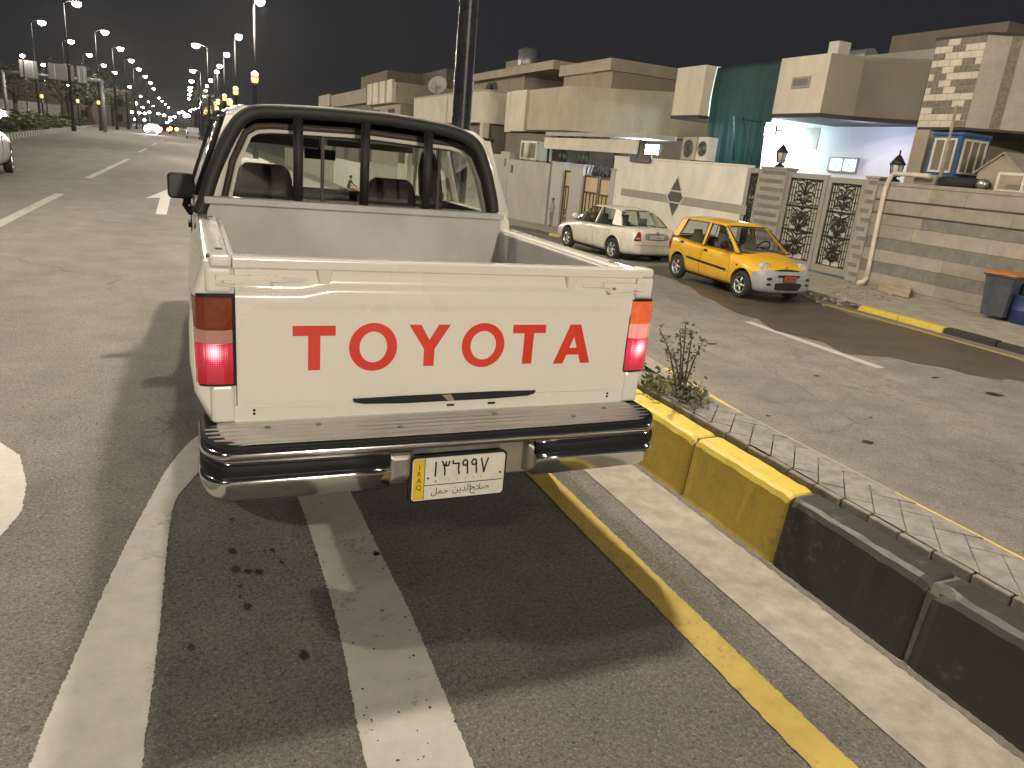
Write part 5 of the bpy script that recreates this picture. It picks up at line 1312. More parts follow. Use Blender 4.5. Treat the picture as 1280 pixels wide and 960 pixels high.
# garden lanterns on dark posts
gl = thing('lantern_post', 'x', 'lamp post')
mb = MB(); mb.lathe([(.14, 0), (.14, .2), (.10, .3), (.10, 2.9), (.14, 3.0), (.05, 3.05)], n=12); mb.build('post', 'pole', gl, world=False)
mb = MB(); mb.lathe([(.05, 3.05), (.16, 3.1), (.19, 3.3), (.15, 3.45), (.04, 3.5)], n=12); mb.build('lantern', 'amber_on', gl, world=False)
gps = [(52, 120, 'thick lantern post on the planted island under the sign gantry'), (97, 126, 'slim lantern post on the island, between the gantry legs'), (123, 128, 'lantern post on the island next to the gantry leg nearest the road'), (287, 127, 'amber lantern post past the pickup roof, tallest of its group'), (271, 136, 'lantern post with white light at the head of the pale kerb'), (263, 139, 'amber lantern post deeper along the pale kerb'), (257, 140, 'farthest amber lantern post along the pale kerb')]
for i, (px, py, lb) in enumerate(gps):
    p = gz(px, py, 3.3)
    o = gl if i == 0 else copy_tree(gl)
    o.location = (p.x, p.y, 0); tag(o, lb, 'lamp post', 'lantern posts')

# ================================================================== SIGN GANTRY AND THE PLANTED ISLAND
GY = 100
g = thing('sign_gantry', 'grey sign gantry seen from behind with three blank sign backs, over the far carriageway', 'sign gantry', (ay(65, 145, GY).x, GY, 0))
a = ay(3, 88, GY); c = ay(127, 100, GY)
for q, x in ((a, 6), (c, 128)):
    mb = MB(); mb.tube([(q.x, GY, 0), (q.x, GY, q.z)], .17, 10); mb.build('post', 'grey_pole', g)
mb = MB(); mb.tube([a + Vector((0, 0, -.1)), c + Vector((0, 0, -.1))], .16, 8); mb.build('beam', 'grey_pole', g)
for x0_, y0_, x1_, y1_ in ((23, 74, 48, 99), (59.5, 78, 93.5, 102), (95, 82, 109.5, 105)):
    q0, q1 = ay(x0_, y0_, GY - .3), ay(x1_, y1_, GY - .3)
    mb = MB(); mb.box(q0.x, q1.x, GY - .34, GY - .26, q1.z, q0.z); so_ = mb.build('sign_panel', 'sign_back', g, bevel=.03)
    for t in (.25, .75):
        xx = q0.x + (q1.x - q0.x) * t; mb = MB(); mb.box(xx - .06, xx + .06, GY - .40, GY - .34, q1.z + .1, q0.z - .1); mb.build('stiffener', 'grey_pole', so_)
# island: kerb, soil, shrubbery
mb = MB(); n = 0
yy = 30.0
while yy < 340:
    L = .7 if yy < 110 else 6
    mb.mat(n % 2 if yy < 110 else 2); n += 1
    y1 = yy + L
    mb.loft([[(lk_x(t) - .05, t, -.02), (lk_x(t) - .08, t, .28), (lk_x(t) - .3, t, .30), (lk_x(t) - .3, t, -.02)] for t in (yy + .01, y1 - .01)], True, True, False)
    yy = y1
struct(mb.build('island_kerb', ['kerb_old', 'stone_a', 'concrete']))
ribbon('island_soil', 'earth', [30, 42, 53, 93, 159, 340], lambda y: lk_x(y) - 9 - y * .02, lambda y: lk_x(y) - .28, lambda y: .27)
ribbon('far_carriageway', 'asphalt', [-60, 30, 42, 53, 93, 159, 340, 900], lambda y: lk_x(y) - 24 - y * .02, lambda y: lk_x(y) - 9 - y * .02, lambda y: 0.0)
mb = MB()
for k in range(9000):
    y = 38 + 130 * random.random() ** 1.8; x = lk_x(y) - .5 - random.random() ** 1.3 * 7
    h = .25 + random.random() * (1.0 + .35 * math.sin(y * .7) + .3 * math.sin(x * 2.1 + y * .23)); h = max(.15, min(h, 1.5)); s = random.uniform(.06, .2) * (1 + y / 120)
    a, e = random.uniform(0, 2 * PI), random.uniform(-.6, 1.2)
    u = Vector((math.cos(a), math.sin(a), 0)); v = Vector((-math.sin(a) * math.cos(e), math.cos(a) * math.cos(e), math.sin(e)))
    c = Vector((x, y, .25 + h * random.random()))
    mb.poly([c - u * s, c + v * s * .5, c + u * s, c - v * s * .5])
o = mb.build('shrubbery', 'shrub'); tag(o, 'low green shrubbery covering the planted island beyond the main road', 'shrubbery', kind='stuff')
# trees
def tree(label, x, y, h, w, seed, m='leaf', z0=0.0, n=900):
    rnd = random.Random(seed); root = thing('tree', label, 'tree', (x, y, z0), 0, None)
    mb = MB(); tips = []
    mb.tube([(0, 0, 0), (rnd.uniform(-.1, .1), 0, h * .3), (rnd.uniform(-.2, .2), 0, h * .5)], [w * .06, w * .045, w * .03], 8)
    for k in range(7):
        a = k * 2.4 + rnd.random(); z = h * rnd.uniform(.3, .5); e = Vector((math.cos(a) * w * rnd.uniform(.2, .42), math.sin(a) * w * rnd.uniform(.2, .42), h * rnd.uniform(.55, .92)))
        mb.tube([(0, 0, z), e * .5 + Vector((0, 0, z * .5)), e], [w * .028, w * .018, w * .006], 5); tips.append(e)
    mb.build('trunk', 'bark', root, world=False)
    mb = MB()
    for k in range(n):
        t = rnd.choice(tips); d = Vector((rnd.gauss(0, 1), rnd.gauss(0, 1), rnd.gauss(0, .8))) * w * .13; c = t + d; s = w * rnd.uniform(.02, .055); a = rnd.uniform(0, 6.28); e = rnd.uniform(-1, 1)
        u = Vector((math.cos(a), math.sin(a), e * .4)).normalized(); v = u.cross(Vector((rnd.uniform(-1, 1), rnd.uniform(-1, 1), 1))).normalized()
        mb.poly([c - u * s, c + v * s * .5, c + u * s, c - v * s * .5])
    mb.build('crown', m, root, world=False); return root
for i, (px, Y, h, w_, lb) in enumerate([(82, 130, 8, 8, 'pale lit tree behind the planted island between the gantry legs'), (22, 120, 7, 6, 'dim tree beyond the island by the far gantry leg'), (112, 150, 9, 9, 'dark tree behind the gantry leg nearest the road'), (140, 210, 9, 9, 'dark distant tree past the sign gantry'), (262, 130, 7.5, 5, 'dark tree among the lamp posts past the pickup roof'), (275, 80, 4.5, 3, 'small dark tree nearest the pickup cab among the lantern posts'), (243, 190, 8, 6, 'dark distant tree where the kerb meets the horizon')]):
    p = ay(px, 150, Y); tree(lb, p.x, Y, h, w_, i + 3)
# far boundary wall and blocks on the other side
p0, p1 = ay(22, 137, 135), ay(76, 141, 150)
mb = MB(); mb.prism([(p0.x - 30, 128, 0), (p1.x, 150, 0), (p1.x, 150, 3.0), (p0.x - 30, 128, 3.0)], (0, .3, 0)); o = mb.build('boundary_wall', 'grey_wall', loc=(p0.x, 140, 0)); tag(o, 'long low pale wall behind the planted island across the road', 'wall')
for px, Y, wd, h, lb in ((30, 190, 30, 7, 'dim wide building far behind the sign gantry'), (112, 210, 16, 8, 'dim brownish block behind the gantry leg nearest the road')):
    p = ay(px, 140, Y); bt = thing('distant_building', lb, 'building', (p.x, Y, 0))
    mb = MB(); mb.box(p.x - wd / 2, p.x + wd / 2, Y, Y + 15, 0, h); mb.build('wall', 'shade_wall', bt)
    mb = MB(); mb.box(p.x - wd / 2 - .3, p.x + wd / 2 + .3, Y - .3, Y + 15.3, h, h + .5); mb.build('roof', 'roof', bt)
    for i in range(int(wd / 4)):
        for j in range(int(h / 3.6)):
            mb = MB(); xx = p.x - wd / 2 + 1.5 + i * 4; mb.box(xx, xx + 1.5, Y - .08, Y - .003, 1.2 + j * 3.4, 2.8 + j * 3.4); mb.build('window', 'matte_black', bt)

# ================================================================== HOUSES AND WALLS ACROSS THE SIDE STREET
def wall_seg(name, label, y0, y1, ztop, mat, th=.25, x=None, z0=None, loc=True):
    X = WX if x is None else x
    mb = MB(); zb_ = (street_z(y1) - .1) if z0 is None else z0
    mb.box(X, X + th, y0, y1, zb_, ztop); o = mb.build(name, mat, loc=(X, (y0 + y1) / 2, zb_)); return tag(o, label, 'wall')
def SC(p, X): return p
YB = ax(1100, 220, WX)           # end of the striped wall at the gate pillar
zt1 = 1.80
# -- striped stone wall
sw = thing('stone_wall', 'grey and beige striped stone boundary wall behind the two bins', 'wall', (WX, 9, -.85))
y_end = YB.y; courses = [(-.95, -.72, 2), (-.72, -.44, 0), (-.44, -.16, 1), (-.16, .14, 0), (.14, .42, 1), (.42, .74, 0), (.74, .98, 1), (.98, 1.02, 3), (1.02, 1.30, 2), (1.30, 1.34, 3), (1.34, 1.66, 0)]
mb = MB(); mb.box(WX + .03, WX + .30, 0, y_end, -1.0, zt1 - .14); mb.build('core', 'concrete', sw)
rnd = random.Random(5)
for i, (za, zb_, k) in enumerate(courses):
    mb = MB(); y = y_end
    while y > 1:
        L = min(rnd.uniform(.9, 1.9), y - .9); kk = k
        if k in (0, 1) and rnd.random() < .22: kk = 2
        mb.mat(kk); pr = .0 if k != 3 else .02
        if i == 6: pr = -.012
        mb.box(WX + pr + rnd.uniform(-.003, .003), WX + .04, y - L + .002, y - .002, za + .003, zb_ - .003); y -= L
        if y < 1.5: break
    mb.build('stone_course', ['stone_a', 'stone_b', 'stone_c', 'charcoal'], sw, bevel=.003, bseg=1)
mb = MB(); mb.box(WX - .02, WX + .34, 1, y_end, zt1 - .139, zt1 - .05); mb.build('coping', 'stone_c', sw, bevel=.01)
# -- ornate grey gates with pillar and lanterns
G0, G1 = ax(1085, 222, WX).y, ax(935, 208, WX).y
gz1 = 1.78
yP0, yP1 = ax(985, 213, WX).y, ax(953, 210, WX).y
def quoin_pillar(y0, y1, z0, z1, label):
    root = thing('gate_pillar', label, 'pillar', (WX, (y0 + y1) / 2, z0))
    mb = MB(); mb.box(WX - .03, WX + .35, y0, y1, z0, z1); mb.build('shaft', 'stone_a', root)
    n = 12; h = (z1 - z0) / n
    for k in range(n):
        mb = MB(); mb.mat(0); a = y0 - .01 if k % 2 else y0 + .10; b_ = y1 - .10 if k % 2 else y1 + .01
        mb.box(WX - .045, WX - .031, max(a, y0 + .02), min(b_, y1 - .02), z0 + k * h + .02 + .06, z0 + (k + 1) * h - .05); mb.build('facing_stone', 'stone_b', root)
    mb = MB(); mb.box(WX - .06, WX + .38, y0 - .03, y1 + .03, z1, z1 + .06); mb.build('cap', 'stone_a', root, bevel=.01)
    return root
quoin_pillar(yP0, yP1, street_z(18) - .05, 1.86, 'pale stone gate pillar with grey blocks between the two ornate gates')
quoin_pillar(YB.y - .02, G0 - .0, -.95, 1.80, 'narrow toothed stone pillar where the ornate gate meets the striped wall')
def lantern(y, z, label):
    root = thing('wall_lantern', label, 'lantern', (WX + .15, y, z))
    X = WX + .15
    mb = MB(); mb.lathe([(.16, z), (.13, z + .05), (.05, z + .08), (.05, z + .12)], (X, y, 0), 'Z', 8); mb.build('base', 'iron', root)
    mb = MB(); mb.lathe([(.10, z + .12), (.15, z + .40), (.13, z + .41)], (X, y, 0), 'Z', 6); gl_ = mb.build('lantern_glass', 'lamp_glass', root)
    for k in range(6):
        a = 2 * PI * k / 6; mb = MB(); mb.tube([(X + .105 * math.cos(a), y + .105 * math.sin(a), z + .12), (X + .155 * math.cos(a), y + .155 * math.sin(a), z + .41)], .012, 5); mb.build('bar', 'iron', gl_)
    mb = MB(); mb.lathe([(.20, z + .41), (.13, z + .50), (.06, z + .60), (.02, z + .64), (.02, z + .72), (.001, z + .76)], (X, y, 0), 'Z', 6); mb.build('cap', 'iron', root)
lantern((yP0 + yP1) / 2, 1.92, 'dark six-sided lantern on the pillar between the ornate gates')
lantern(YB.y - .30, 1.76, 'dark six-sided lantern on the end of the striped wall by the pipe')
def spiral(c, r0, r1, turns, a0, n=26, s=1): return [(c[0], c[1] + s * (r0 + (r1 - r0) * t / n) * math.cos(a0 + turns * 2 * PI * t / n), c[2] + (r0 + (r1 - r0) * t / n) * math.sin(a0 + turns * 2 * PI * t / n)) for t in range(n + 1)]
def ornate_leaf(y0, y1, z0, z1, label):
    root = thing('ornate_gate', label, 'gate', (WX, (y0 + y1) / 2, z0)); X = WX + .05; fw = .14
    for i, (a, b_, c, d) in enumerate(((y0, y0 + fw, z0, z1), (y1 - fw, y1, z0, z1), (y0 + fw, y1 - fw, z0, z0 + .18), (y0 + fw, y1 - fw, z1 - fw, z1))):
        mb = MB(); mb.box(X - .03, X + .05, a + .001, b_ - .001, c, d); mb.build('frame', 'gate_grey', root, bevel=.006)
    mb = MB(); mb.box(X + .03, X + .04, y0 + fw, y1 - fw, z0 + .18, z1 - fw); mb.build('backing_sheet', 'gate_back', root)
    a, b_, c, d = y0 + fw, y1 - fw, z0 + .18, z1 - fw; W = b_ - a; H = d - c; cy = (a + b_) / 2
    mb = MB(); r = .016
    for t in (0.0, .36, .66, 1.0): mb.tube([(X, a, c + H * t), (X, b_, c + H * t)], r * 1.5, 6)
    for t in (.03, .97): mb.tube([(X, a + W * t, c), (X, a + W * t, d)], r, 5)
    for t in (.12, .2, .8, .88):
        mb.tube([(X, a + W * t, c), (X, a + W * t, d)], r * .7, 5)
    for k in range(11):
        t = k / 10; mb.tube([(X, a + W * .03, c + H * (t * .96 + .02)), (X, a + W * .2, c + H * (t * .96 + .02))], r * .6, 5); mb.tube([(X, a + W * .8, c + H * (t * .96 + .02)), (X, a + W * .97, c + H * (t * .96 + .02))], r * .6, 5)
    rg = random.Random(3)
    for s in (-1, 1):
        for zc, rr in ((.12, .11), (.23, .13), (.46, .15), (.56, .12), (.75, .13), (.88, .14)):
            mb.tube(spiral((X, cy + s * W * .15, c + H * zc), .02, rr * W * 1.1, 1.6, rg.uniform(0, 3), s=s), r * .85, 5)
            mb.tube([(X, cy + s * W * .02, c + H * (zc - .06)), (X, cy + s * W * .12, c + H * (zc + .02)), (X, cy + s * W * .28, c + H * (zc + .07))], r, 5)
        for zc in (.05, .17, .30, .42, .52, .62, .70, .80, .94):
            mb.tube([(X, cy, c + H * zc), (X, cy + s * W * .14, c + H * (zc + .045)), (X, cy + s * W * .27, c + H * (zc + .03))], r * 1.1, 5)
        mb.tube([(X, cy, c + H * .36), (X, cy + s * W * .22, c + H * .47), (X, cy, c + H * .6)], r * 1.3, 5)
        mb.tube([(X, cy + s * W * .22, c + H * .36), (X, cy, c + H * .22), (X, cy + s * W * .22, c + H * .08)], r * 1.2, 5)
    mb.tube([(X, cy, c), (X, cy, d)], r * .9, 5)
    mb.build('wrought_scrollwork', 'iron', root); return root
zl = -.72
yM = ax(1036, 218, WX).y
ornate_leaf(G0 + .02, yM - .01, zl, 1.76, 'right leaf of the ornate black scrollwork gate, beside the striped wall')
ornate_leaf(yM + .01, yP0 - .01, zl, 1.80, 'middle leaf of the ornate scrollwork gate, behind the yellow hatchback bonnet')
ornate_leaf(yP1 + .01, G1 - .02, zl - .05, 1.84, 'narrow ornate scrollwork gate next to the white diamond wall')
# -- white wall with grey band and diamond emblem
W1 = ax(768, 204, WX).y
ww = thing('diamond_wall', 'long white boundary wall with a grey stripe and a dark diamond emblem', 'wall', (WX, 23, -1.1))
mb = MB(); mb.pz([(WX, G1), (WX + .25, G1), (WX + .25, W1), (WX, W1)], street_z(W1) - .2, 1.86); mb.build('panel', 'white_wall', ww)
a, b_ = ax(935, 250, WX), ax(777, 236, WX)
mb = MB(); mb.box(WX - .006, WX, a.y, b_.y, .44, .72); mb.build('stripe', 'band_grey', ww)
mb = MB(); mb.box(WX - .03, WX + .28, G1, W1, 1.861, 1.92); mb.build('coping', 'white_wall', ww)
dc = ax(844, 246, WX); hw, hh = .62, .60
for nm, P in (('emblem_top', [(-.30, .22), (.30, .22), (0, .66)]), ('emblem_middle', [(-.30, .17), (-.46, 0), (-.30, -.17), (.30, -.17), (.46, 0), (.30, .17)]), ('emblem_bottom', [(-.30, -.22), (0, -.66), (.30, -.22)])):
    mb = MB(); mb.prism([(WX - .016, dc.y + u, dc.z + v) for u, v in P], (.012, 0, 0)); mb.build(nm, 'charcoal', ww)
mb = MB(); mb.prism([(WX - .009, dc.y + u, dc.z + v) for u, v in [(-.54, 0), (-.36, .20), (0, .74), (.36, .20), (.54, 0), (.36, -.20), (0, -.74), (-.36, -.20)]], (.006, 0, 0)); mb.build('emblem_border', 'off_white', ww)
mb = MB(); q0, q1 = ax(815, 198, WX), ax(790, 197, WX); mb.box(WX - .10, WX + .3, q0.y, q1.y, 1.75, 1.92); mb.build('letterbox_hood', 'charcoal', ww)
# -- tan gates with mosaic pillars
def mosaic(px0_, px1_, ztop, label):
    a, b_ = ax(px1_, 240, WX).y, ax(px0_, 240, WX).y
    z0_ = street_z(b_) - .1
    root = thing('gate_pillar', label, 'pillar', (WX, (a + b_) / 2, z0_))
    mb = MB(); mb.box(WX - .04, WX + .4, a, b_, z0_, ztop); mb.build('shaft', 'mosaic', root)
    mb = MB(); mb.box(WX - .08, WX + .44, a - .04, b_ + .04, ztop, ztop + .07); mb.build('cap', 'grey_wall', root)
    for k in (.3, .7):
        mb = MB(); c = (WX + .18, a + (b_ - a) * k, 0); mb.lathe([(.08, ztop + .07), (.10, ztop + .2), (.12, ztop + .42), (.05, ztop + .5), (.01, ztop + .6)], c, 'Z', 8); mb.build('finial_lamp', 'iron', root)
mosaic(688, 702, 1.42, 'mosaic gate pillar with lamps behind the standing boy')
mosaic(712, 727, 1.40, 'mosaic gate pillar between the two cream gates')
mosaic(762, 767, 1.36, 'slim mosaic pillar at the end of the white diamond wall')
def tan_gate(px0_, px1_, ztop, label):
    a, b_ = ax(px1_, 240, WX).y, ax(px0_, 240, WX).y; z0_ = street_z(b_) + .12
    root = thing('cream_gate', label, 'gate', (WX, (a + b_) / 2, z0_)); X = WX + .1
    mb = MB(); mb.box(X, X + .05, a, b_, z0_, ztop); mb.build('panel', 'tan_gate', root)
    for q in ((a, a + .08, z0_, ztop), (b_ - .08, b_, z0_, ztop), (a + .08, b_ - .08, ztop - .08, ztop), (a + .08, b_ - .08, ztop - .75, ztop - .67), (a + .08, b_ - .08, z0_, z0_ + .12)):
        mb = MB(); mb.box(X - .03, X - .001, *q); mb.build('frame', 'brown_iron', root)
    n = max(3, int((b_ - a) / .28))
    for k in range(1, n):
        y = a + (b_ - a) * k / n; mb = MB(); mb.tube([(X - .03, y, z0_ + .5 + (k % 2) * .3), (X - .03, y, ztop - .72)], .022, 6); mb.build('bar', 'brown_iron', root)
    mb = MB()
    for zc in (.35, .7):
        for k in range(n): mb.tube([(X - .02, a + (b_ - a) * (k + .5) / n + .1 * math.cos(t * PI / 6), z0_ + zc + .1 * math.sin(t * PI / 6)) for t in range(12)], .014, 5, closed=True)
    mb.build('scrollwork', 'brown_iron', root)
    return root
tan_gate(702, 712, 1.15, 'narrow cream and brown gate between the mosaic pillars')
g2 = tan_gate(727, 745, 1.05, 'wide cream gate leaf with brown bars, next to the middle mosaic pillar')
tan_gate(746, 762, 1.02, 'cream gate leaf with brown bars, behind the white car roof')
# spiky ironwork above the cream gates
mb = MB(); a, b_ = ax(762, 200, WX).y, ax(728, 200, WX).y; rg = random.Random(9)
for k in range(22):
    y = a + (b_ - a) * k / 21; mb.tube([(WX + .12, y, 1.03), (WX + .12, y + rg.uniform(-.3, .1), 1.45 + rg.uniform(-.1, .1))], .018, 5)
o = mb.build('gate_cresting', 'iron', loc=(WX, (a + b_) / 2, 1.03)); tag(o, 'row of dark leaning iron spikes above the wide cream gate', 'ironwork')
# -- plain grey walls farther on
q0, q1, q2 = ax(688, 204, WX).y, ax(634, 200, WX).y, ax(560, 185, WX).y
wall_seg('boundary_wall', 'plain grey rendered wall left of the boy, below the air cooler', q0, q1, 1.38, 'grey_wall')
wall_seg('boundary_wall', 'pale boundary wall with a raised end, just past the pickup roll bar', q1 + .01, q2, 1.58, 'grey_wall')
mb = MB(); mb.box(WX - .03, WX + .3, q1 - .3, q1 + .9, -1.9, 1.75); o = mb.build('wall_pier', 'grey_wall', loc=(WX, q1, -1.9)); tag(o, 'raised pale wall pier with a small slot, right of the roll bar', 'pier')
for i, (yy, zz) in enumerate(((q1 + .05, 1.2), (q1 - .9, .9))):
    mb = MB(); mb.box(WX - .04, WX - .031 if i == 0 else WX, yy, yy + .22, zz - .2, zz + .2); o = mb.build('meter_box', 'charcoal', loc=(WX, yy, zz)); tag(o, ('small dark slot box high on the raised wall pier', 'small dark meter box on the plain grey wall')[i], 'meter box')
yy = q2 + .1
for i, L in enumerate((13, 14, 16, 20, 30)):
    mats_ = ('cream', 'grey_wall', 'white_wall', 'grey_wall', 'beige')
    zt = .95 + street_z(yy + L) + 2.0 + .25 * (i % 2)
    wall_seg('boundary_wall', ('cream wall hidden mostly by the pickup cab', 'grey wall seen through the pickup windows', 'white wall seen through the pickup rear window', 'far grey wall past the pickup', 'farthest beige wall along the side street')[i], yy, yy + L - .1, zt, mats_[i]); yy += L

def win(parent, X, y0, y1, z0, z1, glass='matte_black', frame='off_white', prd=.04, n=2):
    mb = MB(); mb.box(X - prd - .01, X - prd + .005, y0 + .04, y1 - .04, z0 + .04, z1 - .04); 
    fr = MB(); t = .06
    for q in ((y0, y1, z0, z0 + t), (y0, y1, z1 - t, z1), (y0, y0 + t, z0 + t, z1 - t), (y1 - t, y1, z0 + t, z1 - t)): fr.box(X - prd - .03, X - .002, *q)
    for k in range(1, n): yy = y0 + (y1 - y0) * k / n; fr.box(X - prd - .025, X - .002, yy - .025, yy + .025, z0 + t, z1 - t)
    f = fr.build('window', frame, parent); mb.build('pane', glass, f); return f
mt['win_lit'] = EM('window_lit', (0.62, 0.95, 1.0), 1.6)
mt['flood'] = EM('floodlight_lit', (0.80, 0.95, 1.0), 60)

# ---- house 1: stone patterned upper floor at the edge of the frame
H1X = 17.5
h1 = thing('stone_house', 'house with a light and dark stone chequered upper wall, at the edge of the frame', 'house', (H1X, 12, -.85))
y0, y1 = ax(1237, 43, H1X).y, ax(1172, 50, H1X).y
ZB, ZT = 3.19, 5.27
mb = MB(); mb.pz([(H1X, y1), (H1X, y0), (H1X + .57, y0 - .45), (20.6, y0 - 2.6), (20.6, 6), (27, 6), (27, y1)][::-1], ZB, ZT); mb.build('upper_wall', 'stone_a', h1)
rg = random.Random(21); nb = 13; hb_ = (ZT - ZB) / nb; slots = []
for r in range(nb):
    y = y0 + .0; first = True
    off = .0 if r % 2 else .17
    x = y0 + .02
    w_ = .17 if r % 2 else .34
    while x < y1 - .03:
        e = min(x + w_, y1 - .01); slots.append((r, x, e)); x = e; w_ = .34
mbl, mbd = MB(), MB()
for r, a, b_ in slots:
    dark = rg.random() < .44
    (mbd if dark else mbl).box(H1X - (.012 if not dark else .02), H1X - .0015, a + .008, b_ - .008, ZB + r * hb_ + .008, ZB + (r + 1) * hb_ - .008)
mb = MB(); mb.box(H1X - .0015, H1X - .0005, y0, y1, ZB, ZT); mb.build('mortar', 'band_grey', h1)
mbl.build('light_stone_pattern', 'brick_light', h1, bevel=.004, bseg=1); mbd.build('dark_stone_pattern', 'brick_dark', h1, bevel=.004, bseg=1)
d1 = Vector((.57, -.45, 0)); e1 = Vector((H1X, y0, 0)); nrm = Vector((-.45, -.57, 0)).normalized()
for t0, t1, mm in ((.78, 1.40, 'brick_dark'), (1.85, 2.5, 'brick_dark')):
    A, B = e1 + d1 * t0 * .9, e1 + d1 * t1 * .9
    if t0 > 1: A, B = Vector((H1X + .57, y0 - .45, 0)) + Vector((2.46, -2.15, 0)) * (t0 - 1) / 4, Vector((H1X + .57, y0 - .45, 0)) + Vector((2.46, -2.15, 0)) * (t1 - 1) / 4
    else: B = e1 + d1 * .999
    mb = MB(); mb.prism([tuple(A + Vector((0, 0, ZB + .01))), tuple(B + Vector((0, 0, ZB + .01))), tuple(B + Vector((0, 0, ZT - .01))), tuple(A + Vector((0, 0, ZT - .01)))], nrm * .02); mb.build('stone_strip', mm, h1)
mb = MB(); mb.pz([(H1X - .03, y1 + .03), (H1X - .03, y0), (H1X + .55, y0 - .48), (20.6, y0 - 2.66), (20.6, 6), (27, 6), (27, y1 + .03)][::-1], ZT, ZT + .06); mb.build('roof', 'dark_trim_wall', h1)
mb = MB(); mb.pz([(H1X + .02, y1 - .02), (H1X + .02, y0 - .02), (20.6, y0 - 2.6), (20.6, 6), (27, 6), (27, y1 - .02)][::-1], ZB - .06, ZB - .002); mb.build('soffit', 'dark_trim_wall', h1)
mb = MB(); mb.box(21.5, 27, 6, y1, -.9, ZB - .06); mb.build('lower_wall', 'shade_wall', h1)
mb = MB(); mb.pz([(H1X, y1), (H1X, y1 - .42), (H1X + 4, y1 - .42), (H1X + 4, y1)], -.9, ZB - .06); mb.build('side_pillar', 'tan', h1)
mb = MB(); mb.box(WX + .34, 21.5, 6, y1 - .45, -.9, 1.66); mb.build('annex', 'stone_c', h1)
# block behind
mb = MB(); q = ax(1110, 70, 24); mb.box(24, 30, ax(1172, 45, 24).y - 2.5, q.y, 3, ax(1140, 42, 24).z); o = mb.build('rear_block', 'shade_wall', loc=(24, q.y, 0)); tag(o, 'dim dark block rising behind the chequered stone house', 'building')
# ---- cooler, tyre, stick, hutch on the annex
cX = 16.6
qa, qb, qc = ax(1167, 168, cX), ax(1205, 165, cX), ax(1205, 222, cX)
cw = (qa.y - qb.y); cz0, cz1 = qc.z, qb.z
cl = thing('evaporative_cooler', 'blue evaporative air cooler with straw pads standing on the striped wall', 'air cooler', (cX, qb.y + cw / 2, cz0))
mb = MB(); mb.box(cX + .02, cX + .98, qb.y + .02, qa.y - .02, cz0, cz1 - .08); mb.build('cabinet', 'cooler_blue', cl)
for (xx0, xx1, yy0, yy1) in ((cX, cX + .07, qb.y, qb.y + .07), (cX, cX + .07, qa.y - .07, qa.y), (cX + .93, cX + 1.0, qb.y, qb.y + .07)):
    mb = MB(); mb.box(xx0, xx1, yy0, yy1, cz0 - .1, cz1 - .081); mb.build('corner_leg', 'cooler_blue', cl)
mb = MB(); mb.box(cX - .02, cX + 1.02, qb.y - .02, qa.y + .02, cz1 - .08, cz1); mb.build('lid', 'cooler_blue', cl, bevel=.02)
def cool_panel(side):
    fr, pd, sl = MB(), MB(), MB(); z0_, z1_ = cz0 + .08, cz1 - .14
    if side == 'x':
        a, b_ = qb.y + .09, qa.y - .09
        pd.box(cX - .002, cX + .018, a, b_, z0_, z1_)
        for q in ((a, b_, z0_, z0_ + .05), (a, b_, z1_ - .05, z1_), (a, a + .05, z0_ + .05, z1_ - .05), (b_ - .05, b_, z0_ + .05, z1_ - .05), ((a + b_) / 2 - .02, (a + b_) / 2 + .02, z0_ + .05, z1_ - .05)): fr.box(cX - .03, cX - .003, *q)
    else:
        a, b_ = cX + .09, cX + .91; yf = qb.y
        pd.box(a, b_, yf - .002, yf + .018, z0_, z1_)
        for q in ((a, b_, z0_, z0_ + .05), (a, b_, z1_ - .05, z1_), (a, a + .05, z0_ + .05, z1_ - .05), (b_ - .05, b_, z0_ + .05, z1_ - .05), (a + .27, a + .30, z0_ + .05, z1_ - .05), (a + .54, a + .57, z0_ + .05, z1_ - .05)): fr.box(q[0], q[1], yf - .03, yf - .003, q[2], q[3])
    o = fr.build('pad_frame', 'off_white', cl); pd.build('straw_pad', 'straw', o)
cool_panel('x'); cool_panel('y')
mb = MB(); tp_ = ax(1203, 222, 16.15); mb.lathe([(.30, -.10), (.46, -.12), (.52, -.04), (.52, .04), (.46, .11), (.30, .10), (.27, 0), (.30, -.10)], (tp_.x + .1, tp_.y, 1.86), 'Z', 28, False); o = mb.build('old_tyre', 'tyre', loc=(tp_.x, tp_.y, 1.75)); tag(o, 'old black tyre lying flat in front of the blue cooler', 'tyre')
mb = MB(); s0, s1 = ax(1178, 212, 16.0), ax(1196, 132, 16.3); mb.tube([s0 + Vector((0, 0, -.3)), s1], [.045, .03], 7); o = mb.build('wooden_pole', 'wood', loc=s0); tag(o, 'wooden stick leaning against the blue cooler', 'stick')
mb = MB(); s0 = ax(1165, 213, 15.95); mb.box(15.8, 16.15, s0.y - .25, s0.y + .3, 1.75, 1.98); o = mb.build('concrete_block', 'stone_c', loc=(15.95, s0.y, 1.75), bevel=.02); tag(o, 'rough beige block on the wall at the foot of the leaning stick', 'block')
hx = 16.6; ha, hb2 = ax(1238, 205, hx), ax(1296, 205, hx); hap = ax(1257, 191, hx)
hu = thing('rooftop_shed', 'small tan shed with a pointed gable, above the striped wall beside the cooler', 'shed', (hx, hb2.y, 1.7))
yc = hap.y
mb = MB(); mb.prism([(hx, yc + .52, 1.7), (hx, yc - .52, 1.7), (hx, yc - .52, hap.z - .42), (hx, yc, hap.z), (hx, yc + .52, hap.z - .42)], (1.1, 0, 0)); mb.build('wall', 'tan', hu)
for s in (-1, 1):
    mb = MB(); mb.prism([(hx - .06, yc, hap.z + .02), (hx - .06, yc + s * .6, hap.z - .45), (hx - .06, yc + s * .6, hap.z - .49), (hx - .06, yc, hap.z - .02)], (1.2, 0, 0)); mb.build('roof', 'stone_c', hu)
